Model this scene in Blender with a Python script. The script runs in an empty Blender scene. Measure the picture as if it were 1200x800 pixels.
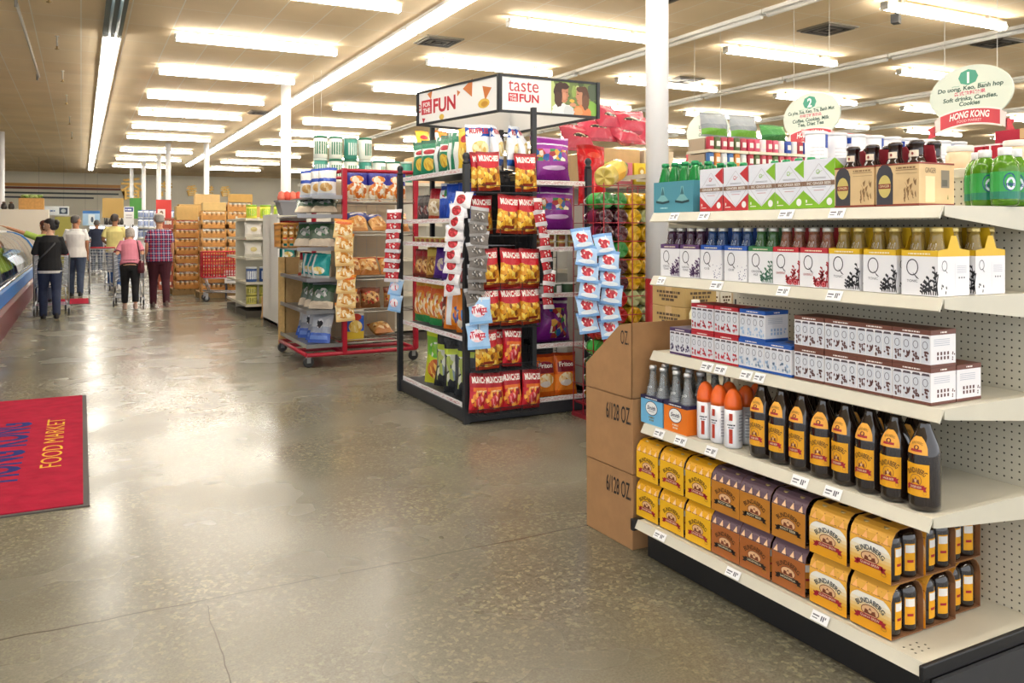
import bpy, math, random
from mathutils import Vector, Matrix
from mathutils.geometry import tessellate_polygon
R = random.Random(7)
C = bpy.context.scene.collection
PI = math.pi
ORD = ['first','second','third','fourth','fifth','sixth','seventh','eighth','ninth','tenth','eleventh','twelfth','thirteenth','fourteenth','fifteenth','sixteenth']

# ------------------------------------------------------------------ materials
def lin(c):
    if isinstance(c, str):
        c = tuple(int(c[i:i+2], 16) for i in (0, 2, 4))
    return tuple(((v/255/12.92) if v/255 <= .04045 else ((v/255+.055)/1.055)**2.4) for v in c) + (1,)
_M = {}
def base_mat(name):
    m = bpy.data.materials.new(name); m.use_nodes = True
    nt = m.node_tree
    return m, nt, nt.nodes['Principled BSDF']
def mat(col, rough=.5, metal=0., spec=.5, noise=0., nscale=30., alpha=1., trans=0., bump=0., coat=0.):
    key = (col, rough, metal, spec, noise, nscale, alpha, trans, bump, coat)
    if key in _M: return _M[key]
    m, nt, b = base_mat('m_%s_%d' % (col, len(_M)))
    b.inputs['Base Color'].default_value = lin(col)
    b.inputs['Roughness'].default_value = rough
    b.inputs['Metallic'].default_value = metal
    b.inputs['Specular IOR Level'].default_value = spec
    b.inputs['Transmission Weight'].default_value = trans
    b.inputs['Alpha'].default_value = alpha
    b.inputs['Coat Weight'].default_value = coat
    if noise or bump:
        tc = nt.nodes.new('ShaderNodeTexCoord'); n = nt.nodes.new('ShaderNodeTexNoise')
        n.inputs['Scale'].default_value = nscale; n.inputs['Detail'].default_value = 5
        nt.links.new(tc.outputs['Object'], n.inputs['Vector'])
        if noise:
            h = nt.nodes.new('ShaderNodeHueSaturation'); h.inputs['Color'].default_value = lin(col)
            mr = nt.nodes.new('ShaderNodeMapRange')
            mr.inputs[1].default_value = .3; mr.inputs[2].default_value = .7
            mr.inputs[3].default_value = 1-noise; mr.inputs[4].default_value = 1+noise
            nt.links.new(n.outputs['Fac'], mr.inputs[0]); nt.links.new(mr.outputs[0], h.inputs['Value'])
            nt.links.new(h.outputs[0], b.inputs['Base Color'])
        if bump:
            bp = nt.nodes.new('ShaderNodeBump'); bp.inputs['Strength'].default_value = bump; bp.inputs['Distance'].default_value = .01
            nt.links.new(n.outputs['Fac'], bp.inputs['Height']); nt.links.new(bp.outputs[0], b.inputs['Normal'])
    _M[key] = m
    return m
def emit(col, s, name='lamp_glow'):
    m, nt, b = base_mat(name)
    b.inputs['Base Color'].default_value = lin(col)
    b.inputs['Emission Color'].default_value = lin(col); b.inputs['Emission Strength'].default_value = s
    return m

def uvmat(name, bands, layers=(), rough=.35, spec=.5, bump=.45, bscale=7., metal=0., edge=.03):
    """printed film or card: bands of colour up the V axis, then printed shapes laid over them
    layer = (shape, u, v, ru, rv, colours, scale)   shape: 'ell' / 'box'; one colour = flat, several = mixed pieces"""
    m, nt, b = base_mat(name)
    N, L = nt.nodes.new, nt.links.new
    uv = N('ShaderNodeUVMap'); sep = N('ShaderNodeSeparateXYZ'); L(uv.outputs[0], sep.inputs[0])
    ns = N('ShaderNodeTexNoise'); ns.inputs['Scale'].default_value = 6; L(uv.outputs[0], ns.inputs['Vector'])
    ad = N('ShaderNodeMath'); ad.operation = 'MULTIPLY_ADD'; L(ns.outputs['Fac'], ad.inputs[0]); ad.inputs[1].default_value = edge; L(sep.outputs[1], ad.inputs[2])
    rp = N('ShaderNodeValToRGB'); rp.color_ramp.interpolation = 'CONSTANT'
    L(ad.outputs[0], rp.inputs[0])
    el = rp.color_ramp.elements
    el[0].position = 0; el[0].color = lin(bands[0][1])
    el[1].position = bands[1][0] + edge*.5 if len(bands) > 1 else 1; el[1].color = lin(bands[1][1] if len(bands) > 1 else bands[0][1])
    for p, c in bands[2:]:
        e = el.new(p + edge*.5); e.color = lin(c)
    cur = rp.outputs[0]
    for sh, u, v, ru, rv, cols, sc in layers:
        s1 = N('ShaderNodeVectorMath'); s1.operation = 'SUBTRACT'; L(uv.outputs[0], s1.inputs[0]); s1.inputs[1].default_value = (u, v, 0)
        s2 = N('ShaderNodeVectorMath'); s2.operation = 'DIVIDE'; L(s1.outputs[0], s2.inputs[0]); s2.inputs[1].default_value = (ru, rv, 1)
        if sh == 'ell':
            ln = N('ShaderNodeVectorMath'); ln.operation = 'LENGTH'; L(s2.outputs[0], ln.inputs[0]); d = ln.outputs['Value']
        else:
            ab = N('ShaderNodeVectorMath'); ab.operation = 'ABSOLUTE'; L(s2.outputs[0], ab.inputs[0])
            sx = N('ShaderNodeSeparateXYZ'); L(ab.outputs[0], sx.inputs[0])
            mx = N('ShaderNodeMath'); mx.operation = 'MAXIMUM'; L(sx.outputs[0], mx.inputs[0]); L(sx.outputs[1], mx.inputs[1]); d = mx.outputs[0]
        lt = N('ShaderNodeMath'); lt.operation = 'LESS_THAN'; L(d, lt.inputs[0]); lt.inputs[1].default_value = 1
        mixn = N('ShaderNodeMix'); mixn.data_type = 'RGBA'; L(lt.outputs[0], mixn.inputs['Factor']); L(cur, mixn.inputs['A'])
        if isinstance(cols, str):
            mixn.inputs['B'].default_value = lin(cols)
        else:
            vo = N('ShaderNodeTexVoronoi'); vo.inputs['Scale'].default_value = sc; L(uv.outputs[0], vo.inputs['Vector'])
            sc2 = N('ShaderNodeSeparateColor'); L(vo.outputs['Color'], sc2.inputs[0])
            r2 = N('ShaderNodeValToRGB'); r2.color_ramp.interpolation = 'CONSTANT'
            e2 = r2.color_ramp.elements
            e2[0].position = 0; e2[0].color = lin(cols[0]); e2[1].position = 1/len(cols); e2[1].color = lin(cols[1])
            for i, c in enumerate(cols[2:]):
                e = e2.new((i+2)/len(cols)); e.color = lin(c)
            L(sc2.outputs[0], r2.inputs[0]); L(r2.outputs[0], mixn.inputs['B'])
        cur = mixn.outputs['Result']
    L(cur, b.inputs['Base Color'])
    b.inputs['Roughness'].default_value = rough; b.inputs['Specular IOR Level'].default_value = spec; b.inputs['Metallic'].default_value = metal
    if bump:
        n2 = N('ShaderNodeTexNoise'); n2.inputs['Scale'].default_value = bscale; n2.inputs['Detail'].default_value = 3; n2.inputs['Distortion'].default_value = 1.2
        L(uv.outputs[0], n2.inputs['Vector'])
        bp = N('ShaderNodeBump'); bp.inputs['Strength'].default_value = bump; bp.inputs['Distance'].default_value = .02
        L(n2.outputs['Fac'], bp.inputs['Height']); L(bp.outputs[0], b.inputs['Normal'])
    return m

# ------------------------------------------------------------------ mesh builder
_T = {}
def text2d(s, bold=0., shear=0.):
    k = (s, bold, shear)
    if k in _T: return _T[k]
    cu = bpy.data.curves.new('t', 'FONT'); cu.body = s; cu.size = 1; cu.offset = bold; cu.shear = shear
    cu.resolution_u = 3; cu.fill_mode = 'FRONT'
    o = bpy.data.objects.new('t', cu); C.objects.link(o)
    dg = bpy.context.evaluated_depsgraph_get()
    me = bpy.data.meshes.new_from_object(o.evaluated_get(dg))
    vs = [(v.co.x, v.co.y) for v in me.vertices]; fs = [tuple(p.vertices) for p in me.polygons]
    bpy.data.objects.remove(o); bpy.data.curves.remove(cu); bpy.data.meshes.remove(me)
    xs = [v[0] for v in vs] or [0]; ys = [v[1] for v in vs] or [0]
    x0, x1, y0, y1 = min(xs), max(xs), min(ys), max(ys)
    # normalised: centred in x, cap height kept
    vs = [(x-(x0+x1)/2, y) for x, y in vs]
    _T[k] = (vs, fs, x1-x0, max(y1-0, .01), y0)
    return _T[k]

class MB:
    def __init__(s):
        s.v = []; s.f = []; s.m = []; s.mats = []; s.uv = {}; s.sm = []
    def mi(s, m):
        if m not in s.mats: s.mats.append(m)
        return s.mats.index(m)
    def face(s, idx, m, uv=None, smooth=False):
        if uv: s.uv[len(s.f)] = uv
        s.f.append(tuple(idx)); s.m.append(s.mi(m)); s.sm.append(smooth)
    def poly(s, pts, m, uv=None):
        i = len(s.v); s.v += [tuple(p) for p in pts]; s.face(range(i, i+len(pts)), m, uv)
    def box(s, x0, y0, z0, x1, y1, z1, m, faces=None):
        i = len(s.v)
        s.v += [(x0,y0,z0),(x1,y0,z0),(x1,y1,z0),(x0,y1,z0),(x0,y0,z1),(x1,y0,z1),(x1,y1,z1),(x0,y1,z1)]
        for q in ((3,2,1,0),(4,5,6,7),(0,1,5,4),(1,2,6,5),(2,3,7,6),(3,0,4,7)):
            s.face([i+k for k in q], m, [(0,0),(1,0),(1,1),(0,1)])
    def prism(s, pts, a, b, m, axis='y', caps=True):
        """2D outline pts swept from a to b: axis y -> pts are (x,z); x -> (y,z); z -> (x,y)"""
        def P(p, t): return (p[0], t, p[1]) if axis == 'y' else (t, p[0], p[1]) if axis == 'x' else (p[0], p[1], t)
        n = len(pts); i = len(s.v)
        s.v += [P(p, a) for p in pts] + [P(p, b) for p in pts]
        for k in range(n):
            l = (k+1) % n
            s.face((i+k, i+l, i+n+l, i+n+k), m)
        if caps:
            s.cap2d([P(p, a) for p in pts], m); s.cap2d([P(p, b) for p in pts], m)
    def cap2d(s, pts, m):
        i = len(s.v); s.v += [tuple(p) for p in pts]
        if len(pts) <= 4: s.face(range(i, i+len(pts)), m); return
        for t in tessellate_polygon([[Vector(p) for p in pts]]): s.face([i+k for k in t], m)
    def lathe(s, prof, m, n=16, c=(0,0,0), mfn=None, smooth=True, a0=0., a1=2*PI):
        i = len(s.v); full = abs(a1-a0-2*PI) < 1e-6; nn = n if full else n+1
        for r, z in prof:
            for k in range(nn):
                a = a0+(a1-a0)*k/n
                s.v.append((c[0]+r*math.cos(a), c[1]+r*math.sin(a), c[2]+z))
        for j in range(len(prof)-1):
            mm = mfn(j) if mfn else m
            for k in range(n):
                l = (k+1) % nn
                s.face((i+j*nn+k, i+j*nn+l, i+(j+1)*nn+l, i+(j+1)*nn+k), mm, smooth=smooth)
        if full:
            if prof[0][0] > 1e-4: s.face([i+k for k in range(n)][::-1], mfn(0) if mfn else m)
            if prof[-1][0] > 1e-4: s.face([i+(len(prof)-1)*n+k for k in range(n)], mfn(len(prof)-2) if mfn else m)
    def tube(s, pts, r, m, n=6, closed=False, smooth=True):
        pts = [Vector(p) for p in pts]; i = len(s.v); N = len(pts)
        rr = r if isinstance(r, (list, tuple)) else [r]*N
        up0 = None
        for k, p in enumerate(pts):
            a = pts[(k-1) % N] if (k or closed) else p; b = pts[(k+1) % N] if (k < N-1 or closed) else p
            d = (b-a)
            if d.length < 1e-9: d = Vector((0,0,1))
            d.normalize()
            u = up0 if up0 is not None else (Vector((0,0,1)) if abs(d.z) < .9 else Vector((1,0,0)))
            x = d.cross(u)
            if x.length < 1e-6: x = d.cross(Vector((.3,1,.2)))
            x.normalize(); y = x.cross(d); up0 = y
            for q in range(n):
                t = 2*PI*q/n+PI/n
                s.v.append(tuple(p+x*(rr[k]*math.cos(t))+y*(rr[k]*math.sin(t))))
        for k in range(N if closed else N-1):
            l = (k+1) % N
            for q in range(n):
                w = (q+1) % n
                s.face((i+k*n+q, i+k*n+w, i+l*n+w, i+l*n+q), m, smooth=smooth)
        if not closed:
            s.face([i+q for q in range(n)][::-1], m); s.face([i+(N-1)*n+q for q in range(n)], m)
    def bar(s, a, b, r, m): s.tube([a, b], r, m, 4, smooth=False)
    def surf(s, fn, nu, nv, m, uvs=None, smooth=True, mfn=None, flip=False):
        i = len(s.v)
        for b in range(nv+1):
            for a in range(nu+1): s.v.append(tuple(fn(a/nu, b/nv)))
        for b in range(nv):
            for a in range(nu):
                q = (i+b*(nu+1)+a, i+b*(nu+1)+a+1, i+(b+1)*(nu+1)+a+1, i+(b+1)*(nu+1)+a)
                uv = [(a/nu,b/nv),((a+1)/nu,b/nv),((a+1)/nu,(b+1)/nv),(a/nu,(b+1)/nv)]
                if flip: q = q[::-1]; uv = uv[::-1]
                s.face(q, mfn(a/nu, b/nv) if mfn else m, uv, smooth)
    # flat print: polygons and words laid on a surface by a map (a,b) -> xyz
    def dec(s, fr, pts, m):
        i = len(s.v); s.v += [tuple(fr(a, b)) for a, b in pts]
        if len(pts) <= 4: s.face(range(i, i+len(pts)), m); return
        for t in tessellate_polygon([[Vector((a, b, 0)) for a, b in pts]]): s.face([i+k for k in t], m)
    def rect(s, fr, a0, b0, a1, b1, m, n=1):
        for k in range(n):
            p, q = a0+(a1-a0)*k/n, a0+(a1-a0)*(k+1)/n
            s.dec(fr, [(p,b0),(q,b0),(q,b1),(p,b1)], m)
    def ell(s, fr, a, b, ra, rb, m, n=20):
        s.dec(fr, [(a+ra*math.cos(2*PI*k/n), b+rb*math.sin(2*PI*k/n)) for k in range(n)], m)
    def ring(s, fr, a, b, ra, rb, w, m, n=24):
        for k in range(n):
            t0, t1 = 2*PI*k/n, 2*PI*(k+1)/n
            s.dec(fr, [(a+ra*math.cos(t0), b+rb*math.sin(t0)), (a+ra*math.cos(t1), b+rb*math.sin(t1)),
                       (a+(ra-w)*math.cos(t1), b+(rb-w)*math.sin(t1)), (a+(ra-w)*math.cos(t0), b+(rb-w)*math.sin(t0))], m)
    def word(s, fr, txt, a, b, m, width=None, height=None, bold=.0, shear=0., arch=None):
        vs, fs, w, h, y0 = text2d(txt, bold, shear)
        sx = width/w if width else height/h
        sy = height/h if height else sx
        i = len(s.v)
        for x, y in vs:
            X, Y = x*sx, y*sy
            if arch:                                  # bend over a circle of radius arch
                t = X/arch; X, Y = (arch+Y)*math.sin(t), (arch+Y)*math.cos(t)-arch
            s.v.append(tuple(fr(a+X, b+Y)))
        for f in fs: s.face([i+k for k in f], m)
    def xf(s, M, i0=0):
        for k in range(i0, len(s.v)): s.v[k] = tuple(M @ Vector(s.v[k]))
    def mesh(s, name):
        me = bpy.data.meshes.new(name); me.from_pydata(s.v, [], s.f)
        for m in s.mats: me.materials.append(m)
        me.polygons.foreach_set('material_index', s.m); me.polygons.foreach_set('use_smooth', s.sm)
        if s.uv:
            ul = me.uv_layers.new(name='UVMap'); d = ul.data
            for fi, uvs in s.uv.items():
                for k, li in enumerate(me.polygons[fi].loop_indices): d[li].uv = uvs[k]
        me.update(); return me
    def build(s, name, parent=None, **kw):
        o = bpy.data.objects.new(name, s.mesh(name)); C.objects.link(o)
        if parent is not None: o.parent = parent
        for k, v in kw.items(): o[k] = v
        return o

def bars(b, fr, a, c, w, h, m, seed=1):
    """a line of print too small to read: broken dashes"""
    r = random.Random(seed); x = a-w/2
    while x < a+w/2-h*.4:
        l = min(h*r.uniform(.5, 2.6), a+w/2-x); b.rect(fr, x, c, x+l, c+h*.85, m); x += l+h*.4
def bevel(o, w=.004, seg=2):
    b = o.modifiers.new('bevel', 'BEVEL'); b.width = w; b.segments = seg; b.limit_method = 'ANGLE'; b.angle_limit = math.radians(50)
    return o
def place(o, loc=None, rz=0., rx=0., ry=0.):
    if loc is not None: o.location = loc
    o.rotation_euler = (rx, ry, rz); return o
def tag(o, label, cat, group=None, kind=None):
    o['label'] = label; o['category'] = cat
    if group: o['group'] = group
    if kind: o['kind'] = kind
    return o
def thing(name, label, cat, loc=(0,0,0), rz=0., group=None, rx=0., ry=0.):
    o = bpy.data.objects.new(name, None); C.objects.link(o); o.empty_display_size = .1
    place(o, loc, rz, rx, ry); return tag(o, label, cat, group)
def dup(src, loc, rz=0., label=None, group=None, rx=0., ry=0.):
    r = src.copy(); C.objects.link(r); place(r, loc, rz, rx, ry)
    if label: r['label'] = label
    if group: r['group'] = group
    for ch in list(src.children):
        c = ch.copy(); C.objects.link(c); c.parent = r
        for g in list(ch.children):
            d = g.copy(); C.objects.link(d); d.parent = c
    return r
class Kind:
    """a kind of thing: made once, the first placing moves the original, later ones copy it with all its parts"""
    def __init__(s, maker): s.maker = maker; s.o = None
    t = w = 0.
    def put(s, loc, rz, label, group=None, rx=0., ry=0.):
        if s.w and ry: loc = (loc[0], loc[1], loc[2]+s.w*.5*abs(math.sin(ry)))
        if s.t and rx: loc = (loc[0], loc[1], loc[2]+s.t*.42*abs(math.sin(rx)))
        if s.o is None:
            s.o = s.maker(); place(s.o, loc, rz, rx, ry); s.o['label'] = label
            if group: s.o['group'] = group
            return s.o
        return dup(s.o, loc, rz, label, group, rx, ry)
def front(y, off=.0006):       # a face looking towards -Y
    return lambda a, b: (a, y-off, b)
def lside(x, off=.0006):       # a face looking towards -X (a runs along -Y)
    return lambda a, b: (x-off, -a, b)
def rside(x, off=.0006):       # a face looking towards +X (a runs along +Y)
    return lambda a, b: (x+off, a, b)
def wrap(r, off=.0006, cx=0., cy=0., rf=None):        # round a bottle, a = arc length, a=0 faces -Y
    return lambda a, b: (cx+((rf(b) if rf else r)+off)*math.sin(a/r), cy-((rf(b) if rf else r)+off)*math.cos(a/r), b)
def interp(prof):
    def f(z):
        for (r0, z0), (r1, z1) in zip(prof, prof[1:]):
            if z0 <= z <= z1 and z1 > z0: return r0+(r1-r0)*(z-z0)/(z1-z0)
        return prof[-1][0]
    return f
WHITE = mat('f2f2f0', .5); BLACK = mat('17171a', .45); CREAM = mat('cfcab9', .45, noise=.03, nscale=8)
STEEL = mat('b9bcc0', .3, .9); DGREY = mat('3a3c3f', .5); INK = mat('2a2430', .6); CARD = mat('b08a5e', .8, noise=.05, nscale=25); CARD2 = mat('c3a06f', .8, noise=.05, nscale=25)
# ------------------------------------------------------------------ the drinks gondola in the foreground
GA = math.radians(1.0); GX, GY = 2.161, 1.627
def WL(lx, ly, z=0.): return (GX+lx*math.cos(GA)-ly*math.sin(GA), GY+lx*math.sin(GA)+ly*math.cos(GA), z)
FACE = -PI/2+GA                       # turned so that a front looks at the aisle
LEN = 1.37
def peg_mat():
    m, nt, b = base_mat('pegboard'); N, L = nt.nodes.new, nt.links.new
    tc = N('ShaderNodeTexCoord'); sp = N('ShaderNodeSeparateXYZ'); L(tc.outputs['Object'], sp.inputs[0])
    ds = []
    for k in (1, 2):
        d = N('ShaderNodeMath'); d.operation = 'DIVIDE'; L(sp.outputs[k], d.inputs[0]); d.inputs[1].default_value = .0254
        f = N('ShaderNodeMath'); f.operation = 'FRACT'; L(d.outputs[0], f.inputs[0])
        s = N('ShaderNodeMath'); s.operation = 'SUBTRACT'; L(f.outputs[0], s.inputs[0]); s.inputs[1].default_value = .5
        ds.append(s)
    cb = N('ShaderNodeCombineXYZ'); L(ds[0].outputs[0], cb.inputs[0]); L(ds[1].outputs[0], cb.inputs[1])
    ln = N('ShaderNodeVectorMath'); ln.operation = 'LENGTH'; L(cb.outputs[0], ln.inputs[0])
    lt = N('ShaderNodeMath'); lt.operation = 'LESS_THAN'; L(ln.outputs['Value'], lt.inputs[0]); lt.inputs[1].default_value = .13
    mx = N('ShaderNodeMix'); mx.data_type = 'RGBA'; L(lt.outputs[0], mx.inputs['Factor'])
    mx.inputs['A'].default_value = lin('cdc8b6'); mx.inputs['B'].default_value = lin('3a352a')
    L(mx.outputs['Result'], b.inputs['Base Color']); b.inputs['Roughness'].default_value = .5
    return m
gon = thing('shelving_gondola', 'cream metal gondola with pegboard back and five levels of bottled drinks', 'shelving unit', WL(0,0), GA)
b = MB(); b.box(.012, 0, .125, .6, LEN, .16, CREAM)
for i in range(9):
    for j in range(3): b.lathe([(.004,.1605),(0,.161)], mat('55503f'), 6, (.05+.03*j+.012*(i%2), .05+i*.02 if i < 3 else LEN-.05-.02*i, 0))
b.build('base_deck', gon)
b = MB(); b.prism([(.014,.163),(-.004,.128),(.004,.124),(.03,.158)], 0, LEN, CREAM); b.build('price_rail', gon)
b = MB(); b.box(.06, .01, 0, .085, LEN-.01, .125, BLACK); b.box(.085, .01, 0, .6, .02, .125, mat('232326', .45))
b.build('kick_plate', gon)
b = MB(); b.box(-.006, -.016, .118, .585, 0, .1615, BLACK); bevel(b.build('end_trim', gon), .004)
b = MB(); b.box(-.012, LEN, .115, .05, LEN+.022, .166, BLACK); bevel(b.build('end_cap', gon), .004)
b = MB(); b.box(.03, -.03, 0, .6, -.017, .117, mat('35363a', .4, noise=.1, nscale=12)); b.build('end_panel', gon)
PEG = peg_mat()
b = MB(); b.box(.59, 0, .16, .602, LEN, 1.60, PEG); b.box(.655, 0, .16, .667, LEN, 1.60, PEG); b.build('back_panel', gon)
b = MB(); b.box(.585, -.015, 1.60, .672, LEN+.015, 1.635, CREAM); bevel(b.build('top_rail', gon), .003)
for y in (-.03, LEN-.0):
    b = MB(); b.box(.588, y, 0, .668, y+.03, 1.66, CREAM)
    for z in range(16):
        b.box(.5872, y+.010, .3+z*.085, .588, y+.02, .33+z*.085, BLACK)
    b.build('upright', gon)
SH = {'top': (.10, 1.492), 'second': (.10, 1.217), 'third': (.10, .888), 'fourth': (.05, .575)}
PT = {'top': [(1.247,1.186),(1.063,.996),(.629,.557),(.404,.337)], 'second': [(1.329,1.276),(.991,.918),(.638,.577),(.415,.348)],
      'third': [(1.047,.976),(.966,.899),(.824,.761),(.752,.696)], 'fourth': [(1.288,1.219),(1.152,1.077),(.964,.896),(.522,.446),(.381,.308)]}
def tagmesh(b, fr, w, h):
    b.rect(fr, -w/2, -h/2, w/2, h/2, mat('f4f4f2', .4))
    f2 = lambda a, c: fr(a, c)
for nm, (f, z) in SH.items():
    s = MB(); s.box(f+.004, .004, z-.018, .588, LEN-.004, z, CREAM)
    for y in (0., LEN-.006):
        s.prism([(f+.012, z+.0005), (.588, z+.0005), (.588, z-.075), (.5, z-.075), (f+.03, z-.034), (f+.012, z-.03)], y, y+.006, CREAM)
    s.lathe([(.005,0),(.005,.001)], mat('55503f'), 8, (.3, .3, z))
    so = s.build('shelf', gon)
    s = MB(); s.prism([(f, z+.001), (f-.02, z-.036), (f-.014, z-.040), (f+.004, z-.004), (f+.010, z-.001), (f+.010,z+.001)], -.004, LEN+.004, CREAM)
    s.build('price_rail', so)
def rail_tag(ya, yb, f, z, zl=.04):
    # a paper tag held in the slanted price rail: a face leaning outwards towards its foot
    yc, w = (ya+yb)/2, abs(ya-yb)*.95
    t = MB()
    def fr(a, c):
        k = (.5-c)
        return (f-.0025-.02*k, yc-a, z+.004-zl*k)
    t.rect(fr, -w/2, -.42, w/2, .38, mat('f3f3f4', .4))
    fr2 = lambda a, c: tuple(x-d for x, d in zip(fr(a, c), (.0006, 0, 0)))
    t.rect(fr2, w*.06, -.22, w*.13, .18, mat('5a5a62')); t.rect(fr2, w*.17, -.22, w*.24, .18, mat('5a5a62')); t.rect(fr2, w*.28, -.0, w*.34, .18, mat('5a5a62'))
    t.rect(fr2, -w*.42, .0, -w*.05, .12, mat('6d6d74')); t.rect(fr2, -w*.42, -.2, -w*.12, -.12, mat('6d6d74'))
    t.build('price_tag', gon)
for nm, tags in PT.items():
    f, z = SH[nm]
    for a, c in tags: rail_tag(a, c, f, z)
for a, c in ((1.241,1.162),(.808,.731),(.401,.327)): rail_tag(a, c, .013, .162, .034)

# ---- dark glass bottles and their cartons
GLASSB = mat('1c100b', .07, spec=.6, coat=.5)
CAPK = mat('20262e', .35)
def beer_print(fr, b, w, z0, z1, ink, ribbon, small=False):
    """the drink's badge: arched name, barrel, ribbon with words"""
    zc = z0+(z1-z0)*.55; hh = z1-z0
    b.word(fr, 'BUNDABERG', 0, zc+hh*.17, ink, width=w*.72, height=hh*.16, bold=.02, arch=w*.48)
    b.ell(fr, 0, zc-hh*.06, w*.24, hh*.19, mat('e6b98a'), 18)
    f2 = lambda a, c: fr(a, c); f2 = lift(fr)
    b.ring(f2, 0, zc-hh*.06, w*.24, hh*.19, w*.018, mat('7a3a24'), 18); b.dec(f2, [(-w*.16,zc-hh*.17),(-w*.13,zc-hh*.02),(-w*.05,zc-hh*.05),(0,zc+hh*.05),(w*.05,zc-hh*.05),(w*.13,zc-hh*.02),(w*.16,zc-hh*.17)], mat('7a3a24'))
    b.ell(lift(f2), 0, zc-hh*.07, w*.05, hh*.05, mat('e6b98a'), 10)
    zr = zc-hh*.33
    f3 = lift(f2)
    b.dec(f3, [(-w*.43,zr-hh*.05),(-w*.38,zr+hh*.02),(-w*.43,zr+hh*.10),(-w*.30,zr+hh*.10),(-w*.30,zr-hh*.05)], ribbon)
    b.dec(f3, [(w*.43,zr-hh*.05),(w*.38,zr+hh*.02),(w*.43,zr+hh*.10),(w*.30,zr+hh*.10),(w*.30,zr-hh*.05)], ribbon)
    b.rect(f3, -w*.34, zr, w*.34, zr+hh*.14, ribbon, 6)
    if not small: b.ring(f2, w*.36, z0+hh*.12, w*.07, hh*.055, w*.012, mat('b07f1e'), 12)
    return f3, zr, hh
def lift(fr, d=.0004):
    """the same surface a hair further out"""
    p0, pa, pb = Vector(fr(0, .1)), Vector(fr(.01, .1)), Vector(fr(0, .11))
    def g(a, c):
        o, x, y = Vector(fr(a, c)), Vector(fr(a+.002, c)), Vector(fr(a, c+.002))
        n = (x-o).cross(y-o)
        return tuple(o+n.normalized()*d)
    return g
BP = [(.036,0),(.0455,.006),(.0465,.02),(.0465,.165),(.045,.18),(.040,.198),(.030,.222),(.0215,.243),(.0175,.256),(.0165,.268)]
def big_bottle():
    o = thing('drink_bottle', '', 'bottle')
    b = MB(); b.lathe(BP, GLASSB, 28); b.build('glass', o)
    c = MB(); c.lathe([(.0165,.266),(.0178,.267),(.0178,.288),(.016,.291),(0,.2915)], CAPK, 20); c.build('cap', o)
    Y = mat('e9a516', .45)
    fr = wrap(.0465)
    l = MB(); l.rect(fr, -.038, .045, .038, .142, Y, 10)
    f2 = lift(fr); f3, zr, hh = beer_print(f2, l, .072, .045, .142, mat('4a2a12'), mat('a3142a'))
    l.word(lift(f3), 'GINGER BEER', 0, zr+hh*.035, mat('f5e6c0'), width=.034, height=.0065)
    l.build('label', o)
    rf = interp(BP)
    fr = wrap(.0465, .0008, rf=rf)
    n = MB()
    pts = [(.033*math.sin(t)*(1 if abs(t) > .4 else 1), .196+.026*math.cos(t)) for t in [PI*2*k/24 for k in range(24)]]
    # laid in strips so that it follows the shoulder
    for k in range(8):
        t0, t1 = .170+.052*k/8, .170+.052*(k+1)/8
        def hw(t): return .034*math.sqrt(max(0, 1-((t-.185)/.040)**2)) if t > .185 else .034
        for q in range(8):
            e0, e1 = -1+q/4, -1+(q+1)/4
            n.dec(fr, [(e0*hw(t0),t0),(e1*hw(t0),t0),(e1*hw(t1),t1),(e0*hw(t1),t1)], mat('eba63a', .45))
    f2 = lift(fr)
    n.word(f2, 'BUNDABERG', 0, .201, mat('4a2a12'), width=.038, height=.007, arch=.045)
    n.ell(f2, 0, .190, .009, .007, mat('6b2a1c'), 12); n.rect(f2, -.018, .178, .018, .185, mat('a3142a'), 3)
    n.build('neck_label', o)
    return o
SB = [(.029,0),(.035,.004),(.0358,.012),(.0358,.118),(.033,.132),(.024,.145),(.0135,.150),(.0135,.156)]
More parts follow.
